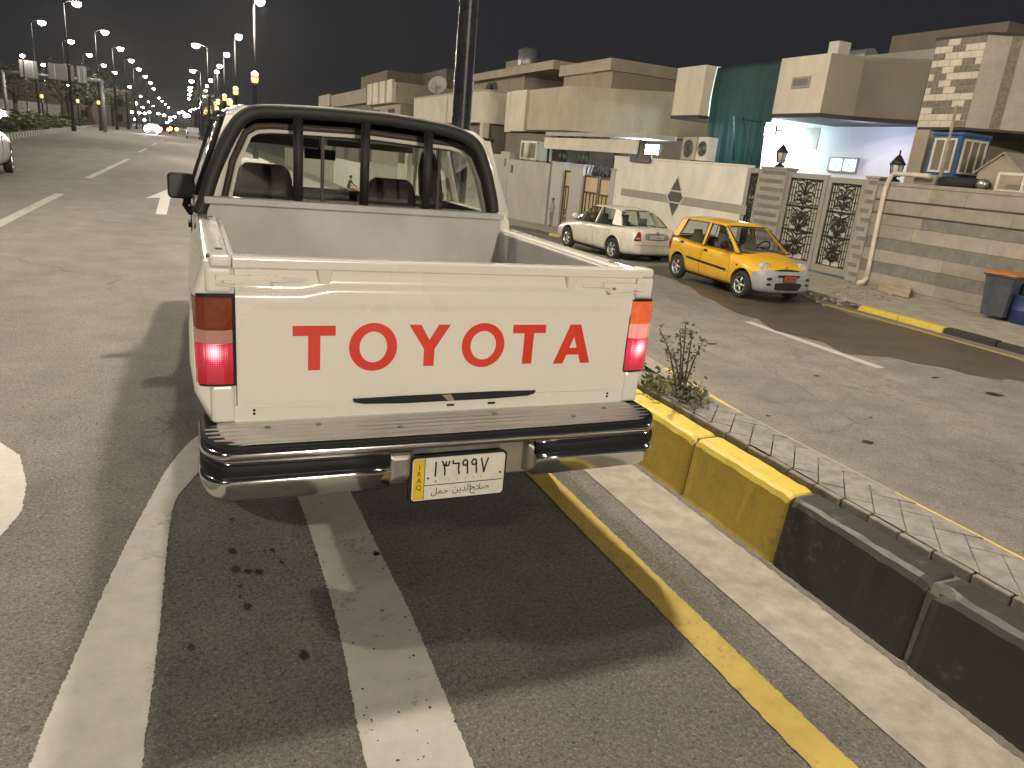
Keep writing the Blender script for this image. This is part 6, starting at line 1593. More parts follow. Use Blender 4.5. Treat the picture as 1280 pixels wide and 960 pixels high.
fx = 16.05; fa, fb = ax(1246, 222, fx).y, ax(1300, 222, fx).y
fo = thing('window_frame', 'white metal window frame lying on the striped wall below the small shed', 'window frame', (fx, fa, 1.72))
for i, q in enumerate(((fb, fa, 1.72, 1.78), (fb, fa, 2.08, 2.14), (fa - .06, fa, 1.78, 2.08), (fb, fb + .06, 1.78, 2.08), (fa - .62, fa - .56, 1.78, 2.08))):
    mb = MB(); mb.box(fx, fx + .06, *q); mb.build('bar', 'off_white', fo)
mb = MB(); p = ax(1231, 217, 16.05); mb.ball((16.05, p.y, 1.86), .12, .14, .12); o = mb.build('steel_pot', 'steel', loc=(16.05, p.y, 1.74)); tag(o, 'small round metal pot on the wall between the cooler and the white frame', 'pot')

# ---- house 2: cream boxes, green tarp, lit porch
X2 = 18.0
h2 = thing('cream_house', 'cream house with two jutting upper boxes and a brightly lit porch behind the ornate gate', 'house', (X2, 21, -.9))
ya, yb2 = ax(1040, 68, X2).y, ax(978, 72, X2).y
bz0, bz1 = 3.66, 5.37
curve = [(X2, ya)] ; xe, ye = 20.3, ax(1165, 75, 20.3).y
for k in range(1, 13):
    t = k / 12; x, y = X2 + (xe - X2) * t, ya + (ye - ya) * t; b_ = .28 * math.sin(PI * t)
    curve.append((x + b_ * .6, y + b_ * .75))
mb = MB(); mb.pz([(X2, yb2), (X2, ya + .02), (23, ya + .02), (23, yb2)], bz0, bz1); mb.build('upper_box', 'cream', h2)
mb = MB(); mb.pz([(X2 + .004, ya + .017)] + curve[1:] + [(23, ye - .2), (23, ya + .017)], bz0, bz1); mb.build('curved_wall', 'cream_shaded', h2)  # wall's shaded look comes from its darker base colour
cc = [(x - .02, y - .02) for x, y in curve]
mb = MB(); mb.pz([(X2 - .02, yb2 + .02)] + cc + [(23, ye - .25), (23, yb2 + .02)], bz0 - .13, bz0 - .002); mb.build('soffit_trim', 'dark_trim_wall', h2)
wy0, wy1 = ax(1013, 103, X2).y, ax(991, 104, X2).y; wz = ax(1002, 103, X2).z
win(h2, X2, wy0, wy1, wz - .17, wz + .17, 'stone_b', 'band_grey', .02, 1)
yc2, yd2 = ax(882, 90, X2).y, ax(847, 90, X2).y
mb = MB(); mb.box(X2, 21, yc2, yd2, 3.68, 5.46); mb.build('upper_box', 'cream', h2)
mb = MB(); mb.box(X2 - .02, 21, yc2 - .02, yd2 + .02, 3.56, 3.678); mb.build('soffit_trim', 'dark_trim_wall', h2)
PX = 20.9
mb = MB(); mb.box(PX, 29, ye - .6, yd2 + .3, -1.1, 5.50); mb.build('main_wall', 'porch_white', h2)
mb = MB(); mb.box(PX - .02, 29, ye - .6, yd2 + .3, 5.505, 5.78); mb.build('parapet', 'band_grey', h2)
mb = MB(); mb.box(PX - .6, PX - .001, yd2 - 1.2, yd2 - .8, -1.1, 3.55); mb.build('porch_column', 'porch_white', h2)
mb = MB(); mb.box(PX - .012, PX - .002, ax(1025, 165, PX).y, ax(985, 165, PX).y, 2.75, 3.5); mb.build('grey_panel', 'band_grey', h2)
wy0, wy1 = ax(1073, 207, PX).y, ax(1036, 207, PX).y; wzz = ax(1052, 206, PX).z
lw = win(h2, PX, wy0, wy1, wzz - .26, wzz + .26, 'win_lit', 'gate_grey', .03, 2)
mb = MB()
for k in range(2):
    a = wy0 + .08 + (wy1 - wy0 - .1) / 2 * k; b_ = a + (wy1 - wy0 - .1) / 2 - .06
    mb.tube([(PX - .075, a, wzz - .2), (PX - .075, b_, wzz + .2)], .014, 4); mb.tube([(PX - .075, b_, wzz - .2), (PX - .075, a, wzz + .2)], .014, 4)
mb.build('window_grille', 'gate_grey', lw)
mb = MB(); mb.box(WX + 1.2, PX, ye - .5, yd2, -1.0, -.86); mb.build('porch_floor', 'pavement', h2)
mb = MB(); mb.box(19.5, 20.0, ax(1042, 60, 19.5).y - .22, ax(1042, 60, 19.5).y + .22, 5.37, ax(1040, 52, 19.5).z); mb.tube
o = mb.build('roof_lamp_box', 'off_white', loc=(19.5, ya, 5.4)); tag(o, 'pale square box standing on the roof edge of the cream house', 'roof box')
p = ax(1076, 66, 22); mb = MB(); mb.tube([(22, p.y - .5, 5.9), (22, p.y + .6, 5.9)], .34, 16); mb.box(21.8, 22.2, p.y - .4, p.y + .4, 5.37, 5.6); o = mb.build('water_tank', 'tank', loc=(22, p.y, 5.37)); tag(o, 'dim water tank on the roof of the cream house', 'water tank')
# tarp: hanging folds
TX = 18.55
ty0, ty1 = ax(978, 100, TX).y, ax(896, 100, TX).y; tym = ax(953, 180, TX).y
mb = MB(); nu, nv = 60, 24; idx = {}
for i in range(nu + 1):
    y = ty0 + (ty1 - ty0) * i / nu
    zb_ = 3.45 if y < tym else 1.55
    for j in range(nv + 1):
        z = 5.42 + (zb_ - 5.42) * j / nv
        f = .05 * math.sin(y * 7 + .3 * z) * (j / nv) + .03 * math.sin(y * 17 + z) * (j / nv) + .10 * math.sin(z * 1.1)
        idx[i, j] = len(mb.v); mb.v.append((TX + f, y, z))
for i in range(nu):
    for j in range(nv): mb.face((idx[i, j], idx[i, j + 1], idx[i + 1, j + 1], idx[i + 1, j]), True)
o = mb.build('green_tarp', 'tarp', loc=(TX, ty1, 5.4)); sd = o.modifiers.new('t', 'SOLIDIFY'); sd.thickness = .004; tag(o, 'dark green tarpaulin hanging between the cream boxes, glowing at its lower edge', 'tarpaulin')
# ropes over the tarp
mb = MB(); r0, r1, r2, r3 = ax(917, 145, TX - .2), ax(917, 200, TX - .2), ax(929, 146, TX - .2), ax(940, 203, TX - .2)
mb.tube([r1, r0, ax(932, 150, TX - .2), ax(952, 152, TX - .2)], .016, 5); mb.tube([r2, (r2 + r3) / 2 + Vector((0, .08, 0)), r3], .016, 5)
o = mb.build('rope', 'iron', loc=r0); tag(o, 'thin dark cables hanging down across the lower green tarp', 'cable')
# floodlight under the box
fl = ax(962, 163, 20.2); fo = thing('floodlight', 'dazzling white floodlight under the cream box beside the green tarp', 'floodlight', (fl.x, fl.y, fl.z))
mb = MB(); mb.box(fl.x, fl.x + .12, fl.y - .28, fl.y + .28, fl.z - .18, fl.z + .18); mb.build('housing', 'iron', fo, bevel=.02)
mb = MB(); mb.box(fl.x - .012, fl.x - .001, fl.y - .27, fl.y + .27, fl.z - .17, fl.z + .17); mb.build('lens', 'flood', fo)
mb = MB(); mb.tube([(fl.x + .1, fl.y, fl.z), (fl.x + .9, fl.y, fl.z + .1), (PX, fl.y, fl.z + .1)], .03, 6); mb.build('bracket', 'iron', fo)
# outdoor AC units on the wall ledge
for i, (pxa, pxb, mm, lb) in enumerate(((852, 869, 'beige', 'beige outdoor air conditioner with a round fan behind the white wall'), (871, 885, 'off_white', 'white outdoor air conditioner beside the beige one, behind the white wall'))):
    X = 16.9; a, b_ = ax(pxb, 185, X), ax(pxa, 185, X); ac = thing('air_conditioner', lb, 'air conditioner', (X, a.y, 1.9)); zt = ax(pxa, 171, X).z
    mb = MB(); mb.box(X, X + .4, a.y, b_.y, 1.98, zt); mb.build('casing', mm, ac, bevel=.025)
    c = (X - .002, (a.y + b_.y) / 2, (1.98 + zt) / 2); rr = min(b_.y - a.y, zt - 1.98) * .42
    mb = MB(); mb.lathe([(rr, -.004), (rr * .95, -.03), (rr * .9, -.004)], c, 'X', 22, False); mb.build('fan_ring', 'steel', ac)
    mb = MB(); mb.lathe([(rr * .9, -.003), (.001, -.003)], c, 'X', 22, False); mb.build('fan_opening', 'matte_black', ac)
    mb = MB()
    for k in range(5): rk = rr * (.2 + .15 * k); mb.tube([(c[0] - .012, c[1] + rk * math.cos(t * PI / 10), c[2] + rk * math.sin(t * PI / 10)) for t in range(20)], .008, 4, closed=True)
    mb.build('fan_grille', 'steel', ac)
    mb = MB(); mb.box(X, X + .4, a.y + .1, a.y + .2, 1.86, 1.979); mb.build('foot', 'iron', ac)
mb = MB(); X = 16.9; mb.box(WX + .26, 20.0, ax(893, 185, X).y - .2, ax(845, 185, X).y + .3, 1.6, 1.86); mb.build('side_roof', 'white_wall', h2)

# ---- house 3: long beige upper floor with carport
X3 = 17.4
h3 = thing('beige_house', 'long beige house with a boxed balcony and wood-edged carport behind the cream gates', 'house', (X3, 34, -1.5))
yA, yB, yC, yD, yE = ax(710, 110, X3).y, ax(663, 112, X3).y, ax(659, 112, X3).y, ax(640, 115, X3).y, ax(631, 117, X3).y
mb = MB(); mb.pz([(X3, yB), (X3, yA), (X3 + .5, yA - .6), (21.0, ax(838, 118, 21.0).y), (24, 28), (28, 28), (28, yB)], 3.02, 5.10); mb.build('upper_wall', 'beige', h3)
mb = MB(); mb.box(X3 + .4, 24, yB + .01, yC - .01, 3.0, 5.0); mb.build('recess_wall', 'tan', h3)
mb = MB(); mb.box(X3 - .02, 24, yC, yD, 2.95, 5.14); mb.build('upper_panel', 'cream', h3)
mb = MB(); mb.box(X3 + .15, 24, yD + .01, yE, 2.9, 5.15); mb.build('upper_panel', 'cream', h3)
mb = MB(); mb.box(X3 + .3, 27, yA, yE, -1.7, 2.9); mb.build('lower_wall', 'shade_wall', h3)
mb = MB(); mb.pz([(X3 - .05, yB), (X3 - .05, yA - .05), (X3 + .5, yA - .7), (20.9, ax(838, 118, 20.9).y - .2), (24, 27.8), (24, yB)], 2.93, 3.018); mb.build('soffit_trim', 'dark_trim_wall', h3)
XT = 20; p0_, p1_ = ax(707, 80, XT), ax(768, 75, XT)
mb = MB(); mb.box(XT, 28, p1_.y, p0_.y, 5.0, 6.15); mb.build('roof_room', 'tan', h3)
mb = MB(); mb.box(XT - .25, 28.2, p1_.y - .15, p0_.y + .2, 6.152, 6.72); mb.build('roof_room_parapet', 'beige', h3)
XC = 16.3
c0, c1, c2 = ax(682, 168, XC), ax(771, 174, XC), ax(797, 180, XC)
mb = MB(); mb.box(XC, X3 + .29, c2.y - .6, c0.y, c0.z - .05, c0.z + .12); mb.build('carport_slab', 'grey_wall', h3)
mb = MB(); mb.box(XC - .02, XC + .06, c2.y, c0.y + .02, c0.z - .66, c0.z - .14); mb.build('carport_fascia', 'cream', h3)
for k in range(5):
    yy = c1.y + (c0.y - c1.y) * (k + .7) / 5.6; mb = MB(); mb.box(XC - .05, XC + .7, yy - .35, yy + .35, c0.z - .138, c0.z - .052); mb.build('carport_beam', 'dark_trim_wall', h3)
for k in (0.0, .5, 1.0):
    yy = c2.y + .1 + (c0.y - c2.y - .3) * k; mb = MB(); mb.tube([(XC + .15, yy, -1.6), (XC + .15, yy, c0.z - .1)], .06, 8); mb.build('carport_post', 'iron', h3)
mb = MB(); mb.box(20.5, 20.7, 26.5, yA, -1.6, 2.9); mb.build('carport_wall', 'shade_wall', h3)
fx2 = ax(815, 187, 17.6); f2 = thing('floodlight', 'bright white floodlight over the wall at the carport end', 'floodlight', tuple(fx2))
mb = MB(); mb.box(fx2.x, fx2.x + .12, fx2.y - .50, fx2.y + .50, fx2.z - .20, fx2.z + .20); mb.build('housing', 'iron', f2)
mb = MB(); mb.box(fx2.x - .012, fx2.x - .001, fx2.y - .48, fx2.y + .48, fx2.z - .18, fx2.z + .18); mb.build('lens', 'flood', f2)
mb = MB(); mb.tube([(fx2.x + .06, fx2.y, 1.3), (fx2.x + .06, fx2.y, fx2.z)], .035, 6); mb.build('stand', 'iron', f2)
mb = MB(); q = ax(712, 100, XT); mb.box(19.75, 19.80, ax(745, 93, XT).y, ax(738, 93, XT).y, 6.12, 6.2); 
mb.build('vent_slot', 'off_white', h3)
# cooler by the plain wall
X = 16.1; a, b_ = ax(670, 190, X), ax(650, 190, X); zc0 = 1.45; zc1 = ax(660, 176, X).z
cl3 = thing('air_cooler', 'pale metal air cooler above the plain grey wall left of the cream gates', 'air cooler', (X, a.y, zc0))
mb = MB(); mb.box(X, X + .9, a.y, b_.y, zc0, zc1); mb.build('cabinet', 'off_white', cl3)
mb = MB(); mb.box(X - .012, X - .002, a.y + .1, b_.y - .15, zc0 + .1, zc1 - .1); mb.build('front_pad', 'straw', cl3)
mb = MB(); mb.lathe([(.16, zc0 + .1), (.16, zc1 - .1)], (X - .1, (a.y + b_.y) / 2 - .1, 0), 'Z', 12); mb.build('drum', 'off_white', cl3)
for yy in (a.y + .1, b_.y - .1):
    mb = MB(); mb.box(X + .1, X + .2, yy - .05, yy + .05, .9, zc0); mb.build('leg', 'iron', cl3)

# ---- house 4: pale house with rounded balcony corner, roof room and tank
X4 = 17.4
h4 = thing('balcony_house', 'pale house with a rounded balcony corner directly behind the dark lamp post', 'house', (X4, 52, -2))
a1, a2, a3 = ax(606, 115, X4).y, ax(560, 118, X4).y, ax(518, 120, X4).y
r = .8
rp_ = [(X4, a3), (X4, a1 + r)] + [(X4 + r - r * math.cos(t * PI / 12), a1 + r - r * math.sin(t * PI / 12)) for t in range(1, 7)] + [(24, a1), (24, a3)]
mb = MB(); mb.pz(rp_, 3.45, 5.35); mb.build('balcony', 'cream', h4)
mb = MB(); mb.pz([(x - (.06 if x < 20 else 0), y - .05) for x, y in rp_], 5.351, 5.47); mb.build('balcony_rail', 'beige', h4)
mb = MB(); mb.box(X4 - .03, X4 - .002, a2 - .1, a2 + .1, 3.4, 5.3); mb.build('balcony_joint', 'beige', h4)
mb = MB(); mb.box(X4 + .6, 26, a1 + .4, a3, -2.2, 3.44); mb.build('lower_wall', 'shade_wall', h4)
for k in range(3): win(h4, X4 + .6, a1 + 2 + k * 4, a1 + 3.6 + k * 4, .6, 2.6)
mb = MB(); mb.box(X4 + .1, X4 + .55, a1 + .2, a1 + .7, -2.2, 3.44); mb.build('column', 'cream', h4)
XR = 21; r0_, r1_ = ax(657, 88, XR).y, ax(588, 92, XR).y
mb = MB(); mb.box(XR, 30, r0_, r1_, 4.5, 6.75); mb.build('roof_room', 'tan', h4)
mb = MB(); mb.box(XR - .8, 30, r0_ - 6, r1_, 6.752, 7.25); mb.build('roof', 'beige', h4)
for px_ in (612, 618):
    yy = ax(px_, 105, XR).y; mb = MB(); P = [(XR - .01, yy - .8, 5.2), (XR - .01, yy + .8, 5.2), (XR - .01, yy + .8, 6.1)] + [(XR - .01, yy + .8 * math.cos(t * PI / 8), 6.1 + .6 * math.sin(t * PI / 8)) for t in range(1, 8)] + [(XR - .01, yy - .8, 6.1)]
    mb.prism(P, (.008, 0, 0)); mb.build('window', 'dark_trim_wall', h4)
p = ax(660, 82, 24); mb = MB(); mb.lathe([(.8, 7.55), (.8, 9.3), (.3, 9.5)], (24, p.y, 0), 'Z', 16); o = mb.build('water_tank', 'tank', loc=(24, p.y, 7.55)); tag(o, 'cylindrical metal water tank on the roof behind the lamp post', 'water tank')
p = ax(645, 85, 24); mb = MB(); mb.box(23.6, 25, p.y - 1.2, p.y + 1.2, 7.55, 8.7); o = mb.build('roof_tank', 'tan', loc=(24, p.y, 7.55)); tag(o, 'square tan tank beside the cylindrical water tank on the roof', 'water tank')
p = ax(547, 106, X4 + .5); sd_ = thing('satellite_dish', 'round white satellite dish on the roof edge left of the dark lamp post', 'satellite dish', (X4 + .5, p.y, 5.4))
mb = MB(); C = Vector((X4 + .5, p.y, p.z)); rings = []
nrm = Vector((-.5, -.75, .45)).normalized(); u = nrm.cross(Vector((0, 0, 1))).normalized(); v = u.cross(nrm)
for rr, dp in ((.75, .0), (.6, -.09), (.35, -.17), (.02, -.2)): rings.append([C + (u * math.cos(t * PI / 10) + v * math.sin(t * PI / 10)) * rr + nrm * dp for t in range(20)])
mb.loft(rings, True, False, True); o = mb.build('dish', 'off_white', sd_); sdm = o.modifiers.new('t', 'SOLIDIFY'); sdm.thickness = .02
mb = MB(); mb.tube([(C.x, C.y, 5.3), tuple(C - nrm * .2)], .05, 8); mb.build('mast', 'steel', sd_)
mb = MB(); mb.tube([tuple(C - v * .7), tuple(C + nrm * .7)], .025, 6); mb.build('feed_arm', 'steel', sd_)

# ---- houses 5 and 6 farther along
X5 = 17.4
h5 = thing('ribbed_house', 'beige house with a ribbed upper panel, above the pickup roll bar', 'house', (X5, 72, -2.5))
a, b_ = ax(495, 105, X5).y, ax(461, 112, X5).y
zt5, zb5 = ax(478, 106, X5).z, ax(478, 130, X5).z
mb = MB(); mb.box(X5, 26, a, b_, zb5, zt5); mb.build('upper_wall', 'beige', h5)
n = 4
for k in range(n):
    y = a + (b_ - a) * (k + .15) / n; mb = MB(); mb.box(X5 - .25, X5 - .002, y, y + (b_ - a) / n * .7, zb5 + .02, zt5 + .25); mb.build('rib', 'cream', h5)
mb = MB(); mb.box(X5 + .5, 26, a, b_, -3, zb5 - .01); mb.build('lower_wall', 'tan', h5)
for k in range(2): win(h5, X5 + .5, a + 2 + k * 6, a + 4.5 + k * 6, zb5 - 2.4, zb5 - .4, 'matte_black', 'shade_wall')
mb = MB(); q = ax(540, 98, 24); mb.box(24, 32, q.y - 5, q.y + 8, 4, ax(530, 92, 24).z); o = mb.build('rear_block', 'shade_wall', loc=(24, q.y, 0)); tag(o, 'dim brown roof block behind the satellite dish', 'building')
h6 = thing('brown_house', 'dim brown house farthest along the side street, above the left of the roll bar', 'house', (X5, 110, -3))
a, b_ = ax(458, 115, X5).y, ax(400, 122, X5).y; zt6 = ax(430, 116, X5).z; zb6 = ax(430, 132, X5).z
mb = MB(); mb.box(X5, 26, a, b_, zb6, zt6); mb.build('upper_wall', 'tan', h6)
mb = MB(); mb.box(X5 + .6, 26, a, b_, -3.2, zb6 - .01); mb.build('lower_wall', 'shade_wall', h6)
mb = MB(); mb.box(X5 - .2, X5 - .002, b_ - (b_ - a) * .3, b_, zb6 + .1, zt6 + .2); mb.build('balcony', 'beige', h6)
mb = MB(); mb.box(20, 26, a + 2, a + (b_ - a) * .5, zt6, zt6 + 2.2); mb.build('roof_room', 'shade_wall', h6)
for k in range(4): win(h6, X5 + .6, a + 3 + k * 9, a + 6 + k * 9, -.6, 1.6, 'matte_black', 'shade_wall')

# ---- pipe, board, bins, rubble
pp = [ax(1162, 220, WX - .08), ax(1119, 217, WX - .08), ax(1112, 224, WX - .08), ax(1082, 352, WX - .08)]
mb = MB(); mb.tube(smooth_line([pp[0], pp[1] + Vector((0, -.12, 0)), pp[1], pp[2], pp[2] + Vector((0, .06, -.5)), pp[3] + Vector((0, .0, .12))], 5), .055, 10); o = mb.build('drain_pipe', 'pvc', loc=pp[3]); tag(o, 'thick cream drain pipe bent over the striped wall and running down it', 'pipe')
mb = MB(); e = pp[3]; mb.tube([e + Vector((0, 0, .13)), e + Vector((-.05, .02, 0)), e + Vector((-.2, .06, -.05))], .062, 10); mb.build('pipe_elbow', 'pvc', o)
bq = [ax(1097, 369, WX - .45), ax(1135, 376, WX - .45), ax(1140, 358, WX - .12), ax(1101, 351, WX - .12)]
zp = street_z(12) + .09
mb = MB(); bq[0].z = bq[1].z = zp; mb.prism(bq, Vector((-.02, 0, .02))); o = mb.build('leaning_board', 'wood', loc=bq[0]); tag(o, 'pale board leaning on the striped wall at the foot of the pipe', 'board')
# wheeled bin
bp = gz(1232, 398, zp); BX, BY = bp.x + .30, bp.y
bn = thing('wheeled_bin', 'grey wheeled bin with a faded orange lid by the striped wall', 'bin', (BX, BY, zp), R(8))
def ringrect(x, y, z, sx, sy): return [(x - sx, y - sy, z), (x + sx, y - sy, z), (x + sx, y + sy, z), (x - sx, y + sy, z)]
mb = MB(); mb.loft([ringrect(0, 0, .06, .23, .22), ringrect(0, 0, .35, .25, .24), ringrect(0, 0, .88, .30, .28)], True, True, False); mb.build('bin_body', 'bin_grey', bn, world=False, bevel=.02)
mb = MB(); mb.loft([ringrect(0, 0, .88, .33, .31), ringrect(0, 0, .92, .33, .31)], True, True, False); mb.build('rim', 'bin_grey', bn, world=False, bevel=.01)
mb = MB(); mb.loft([ringrect(0, 0, .921, .35, .33), ringrect(0, 0, .95, .34, .32), ringrect(0, 0, .985, .24, .22)], True, True, False); mb.build('lid', 'bin_orange', bn, world=False, bevel=.012)
for yy in (-.2, .2):
    mb = MB(); mb.lathe([(.09, -.03), (.1, -.02), (.1, .02), (.09, .03)], (.22, yy, .1), 'Y', 16); mb.build('wheel', 'tyre', bn, world=False)
mb = MB(); mb.tube([(.32, -.2, .86), (.40, -.2, .88), (.40, .2, .88), (.32, .2, .86)], .018, 6); mb.build('handle', 'bin_grey', bn, world=False)
mb = MB(); mb.lathe([(.07, .35), (.08, .4), (.08, .75), (.03, .8)], (.15, -.34, 0), 'Z', 10); mb.build('side_pocket', 'rubber', bn, world=False)
bp = gz(1268, 403, zp)
br = thing('plastic_barrel', 'short blue plastic barrel beside the grey bin, cut by the frame edge', 'barrel', (bp.x + .1, bp.y - .1, zp))
mb = MB(); mb.lathe([(.25, 0), (.28, .03), (.285, .25), (.30, .27), (.285, .29), (.28, .52), (.29, .56), (.25, .56), (.24, .30), (.02, .28)], n=24); mb.build('barrel_body', 'barrel_blue', br, world=False)
mb = MB(); mb.tube([(.285 * math.cos(t * PI / 12), .285 * math.sin(t * PI / 12), .56) for t in range(24)], .018, 6, closed=True); mb.build('rim', 'barrel_blue', br, world=False)
rg = random.Random(4); mb = MB()
for k in range(160):
    p = gz(rg.gauss(1062, 20), rg.gauss(371, 5), zp); s = rg.uniform(.008, .03) * (2.2 if rg.random() < .1 else 1)
    mb.obox(None, (s * 2, s * 1.4, s), mtx=Matrix.Translation((p.x, p.y, zp + s * .3)) @ Matrix.Rotation(rg.uniform(0, 6), 4, 'Z') @ Matrix.Rotation(rg.uniform(-.6, .6), 4, 'X'))
o = mb.build('rubble', 'stone_c'); tag(o, 'broken stones and rubble on the pavement at the foot of the pipe', 'rubble', kind='stuff')

# ================================================================== MEDIAN PLANT
pb = Vector((2.62, 3.95, .33))
pb = gz(850, 497, .33)
plant = thing('young_shrub', 'thin leafy young shrub growing in the paved median beside the tail light', 'shrub', (pb.x, pb.y, .33))
rg = random.Random(12); lm = MB(); ld = MB()
def leaf(mb, c, d, s):
    d = d.normalized(); w_ = d.cross(Vector((rg.uniform(-1, 1), rg.uniform(-1, 1), rg.uniform(-1, 1)))).normalized()
    mb.poly([c, c + d * s * .5 + w_ * s * .28, c + d * s, c + d * s * .5 - w_ * s * .28])
tgt = [((857, 402), .02), ((824, 410), .0), ((866, 412), .03), ((838, 440), -.03), ((880, 425), .06), ((850, 415), .01)]
for (px, py), dy in tgt:
    tip = ay(px, py, pb.y + dy); st0 = Vector((pb.x + rg.uniform(-.02, .02), pb.y + rg.uniform(-.02, .02), .33)); mid = st0.lerp(tip, .5) + Vector((0, 0, .05))
    L = smooth_line([st0, mid, tip], 10); smb = MB(); smb.tube(L, [.0055 * (1 - i / len(L)) + .0012 for i in range(len(L))], 5); smb.build('stem', 'bark', plant)
    for i in range(3, len(L)):
        for k in range(4):
            t = rg.random(); c = L[i - 1].lerp(L[i], t) + Vector((rg.gauss(0, .012), rg.gauss(0, .012), rg.gauss(0, .012))); leaf(lm, c, Vector((rg.uniform(-1, 1), rg.uniform(-1, 1), rg.uniform(-.2, .8))), rg.uniform(.016, .03))
lm.build('leaves', 'leaf_shrub', plant)
for k in range(900):
    px = rg.uniform(803, 882); py = 476 + (px - 803) * .31 + rg.gauss(0, 5) + 4
    p = gz(px, py, .34); leaf(ld, Vector((p.x, p.y, .335 + abs(rg.gauss(0, .035)))), Vector((rg.uniform(-1, 1), rg.uniform(-1, 1), rg.uniform(0, .9))), rg.uniform(.015, .035))
o = ld.build('weeds', 'leaf_dry'); tag(o, 'pale dry weeds around the foot of the median shrub', 'weeds', kind='stuff')
s0, s1 = gz(806, 478, .331), gz(905, 512, .331)
mb = MB(); mb.poly([(a, b_, .3345) for a, b_ in ragged([(s0.x - .03, s0.y + .8), (s0.x - .05, s0.y), (s1.x - .12, s1.y), (s1.x, s1.y), (s0.x + .12, s0.y + .1), (s0.x + .15, s0.y + .8)], .05, .01)]); o = mb.build('median_soil', 'earth'); tri_fill(o); struct(o)

# ================================================================== PEOPLE
def person_mesh(name, label, joints, edges, radii, loc, rz, mats, pick, hair=None, head=None):
    me = bpy.data.meshes.new(name); me.from_pydata(joints, edges, []); o = bpy.data.objects.new(name, me); COL.objects.link(o)
    m = o.modifiers.new('s', 'SKIN'); sv = me.skin_vertices[0].data
    for v, r_ in zip(sv, radii): v.radius = (r_, r_) if not isinstance(r_, tuple) else r_
    sv[0].use_root = True
    o.modifiers.new('u', 'SUBSURF').levels = 2; o.modifiers['u'].render_levels = 2
    bake(o)
    for mm in mats: o.data.materials.append(mt[mm])
    for p in o.data.polygons: p.use_smooth = True; p.material_index = pick(p.center)
    o.location = loc; o.rotation_euler = (0, 0, rz); tag(o, label, 'person'); return o
pf = gz(690, 278, street_z(28) + .09)
bx_, by_ = WX - .5, ax(690, 262, WX - .5).y; bz_ = street_z(by_) + .09
s_ = 1.28 / 1.75
J = [(0, 0, .95), (0, .01, 1.15), (0, .02, 1.38), (0, .02, 1.48), (0, -.02, 1.58), (0, -.02, 1.70),
     (.09, 0, .90), (.10, -.01, .50), (.10, .02, .09), (.10, -.12, .04), (-.09, 0, .90), (-.10, .02, .50), (-.10, .05, .09), (-.10, -.09, .04),
     (.17, .02, 1.37), (.21, .04, 1.10), (.16, -.14, .98), (.13, -.20, .97), (-.17, .02, 1.37), (-.20, .0, 1.10), (-.15, -.16, 1.0), (-.10, -.22, 1.0)]
E_ = [(0, 1), (1, 2), (2, 3), (3, 4), (4, 5), (0, 6), (6, 7), (7, 8), (8, 9), (0, 10), (10, 11), (11, 12), (12, 13), (2, 14), (14, 15), (15, 16), (16, 17), (2, 18), (18, 19), (19, 20), (20, 21)]
RD = [(.14, .10), (.13, .09), (.13, .09), .05, .085, .075, .085, .06, .04, .035, .085, .06, .04, .035, .05, .038, .028, .025, .05, .038, .028, .025]
J2 = [(x * s_, y * s_, z * s_) for x, y, z in J]; RD2 = [tuple(a * s_ for a in r_) if isinstance(r_, tuple) else r_ * s_ for r_ in RD]
def pick_boy(c):
    z = c.z / s_; 
    if z > 1.45: return 0
    if z < .08: return 3
    if z > .88 and not (c.y / s_ < -.17): return 1
    if c.y / s_ < -.17 and z > .9: return 0
    return 2
boy = person_mesh('person', 'boy in beige clothes standing by the mosaic pillar with hands together', J2, E_, RD2, (bx_, by_, bz_), R(-75), ['skin', 'shirt', 'trousers', 'dark_cloth'], pick_boy)
mb = MB(); mb.ball((0, .0, 1.655 * s_), .095 * s_, .10 * s_, .10 * s_, 14, 10); hr = mb.build('hair', 'hair', boy, world=False)
for q in hr.data.vertices:
    if q.co.y < -.02 * s_ and q.co.z < 1.66 * s_: q.co.y = -.02 * s_
mb = MB(); mb.ball((0, -.105 * s_, 1.61 * s_), .014, .02, .016); mb.build('nose', 'skin', boy, world=False)
# motorcyclist ahead on the side street, seen through the pickup cab
mx = gz(438, 243, street_z(36)); MZ = street_z(mx.y)
mc = thing('motorcycle', 'motorcycle on the side street seen through the pickup rear window', 'motorcycle', (mx.x, mx.y, MZ + .004), R(-125))
def tor(c, r_, t): 
    m_ = MB(); m_.tube([(c[0], c[1] + r_ * math.cos(k * PI / 16), c[2] + r_ * math.sin(k * PI / 16)) for k in range(32)], t, 8, closed=True); return m_
for yy in (.62, -.62):
    tw = tor((0, yy, .31), .27, .045).build('wheel', 'tyre', mc, world=False); m_ = MB(); m_.lathe([(.05, -.05), (.05, .05)], (0, yy, .31), 'X', 10)
    for k in range(8): m_.tube([(0, yy, .31), (0, yy + .25 * math.cos(k * PI / 4), .31 + .25 * math.sin(k * PI / 4))], .008, 4)
    m_.build('rim', 'steel', tw, world=False)
m_ = MB(); m_.tube([(0, .62, .31), (0, .42, .98)], .03, 6); m_.tube([(0, -.62, .31), (0, -.1, .40), (0, .35, .75), (0, -.5, .72)], .028, 6); m_.ball((0, .0, .40), .14, .20, .17); m_.build('frame', 'iron', mc, world=False)
m_ = MB(); m_.ball((0, .18, .80), .14, .27, .12); m_.build('fuel_tank', 'plate_red', mc, world=False)
m_ = MB(); m_.loft([[(-.1, .0, .74), (.1, .0, .74), (.1, .0, .80), (-.1, .0, .80)], [(-.13, -.4, .76), (.13, -.4, .76), (.13, -.4, .83), (-.13, -.4, .83)], [(-.1, -.75, .80), (.1, -.75, .80), (.1, -.75, .86), (-.1, -.75, .86)]]); m_.build('saddle', 'rubber', mc, world=False)
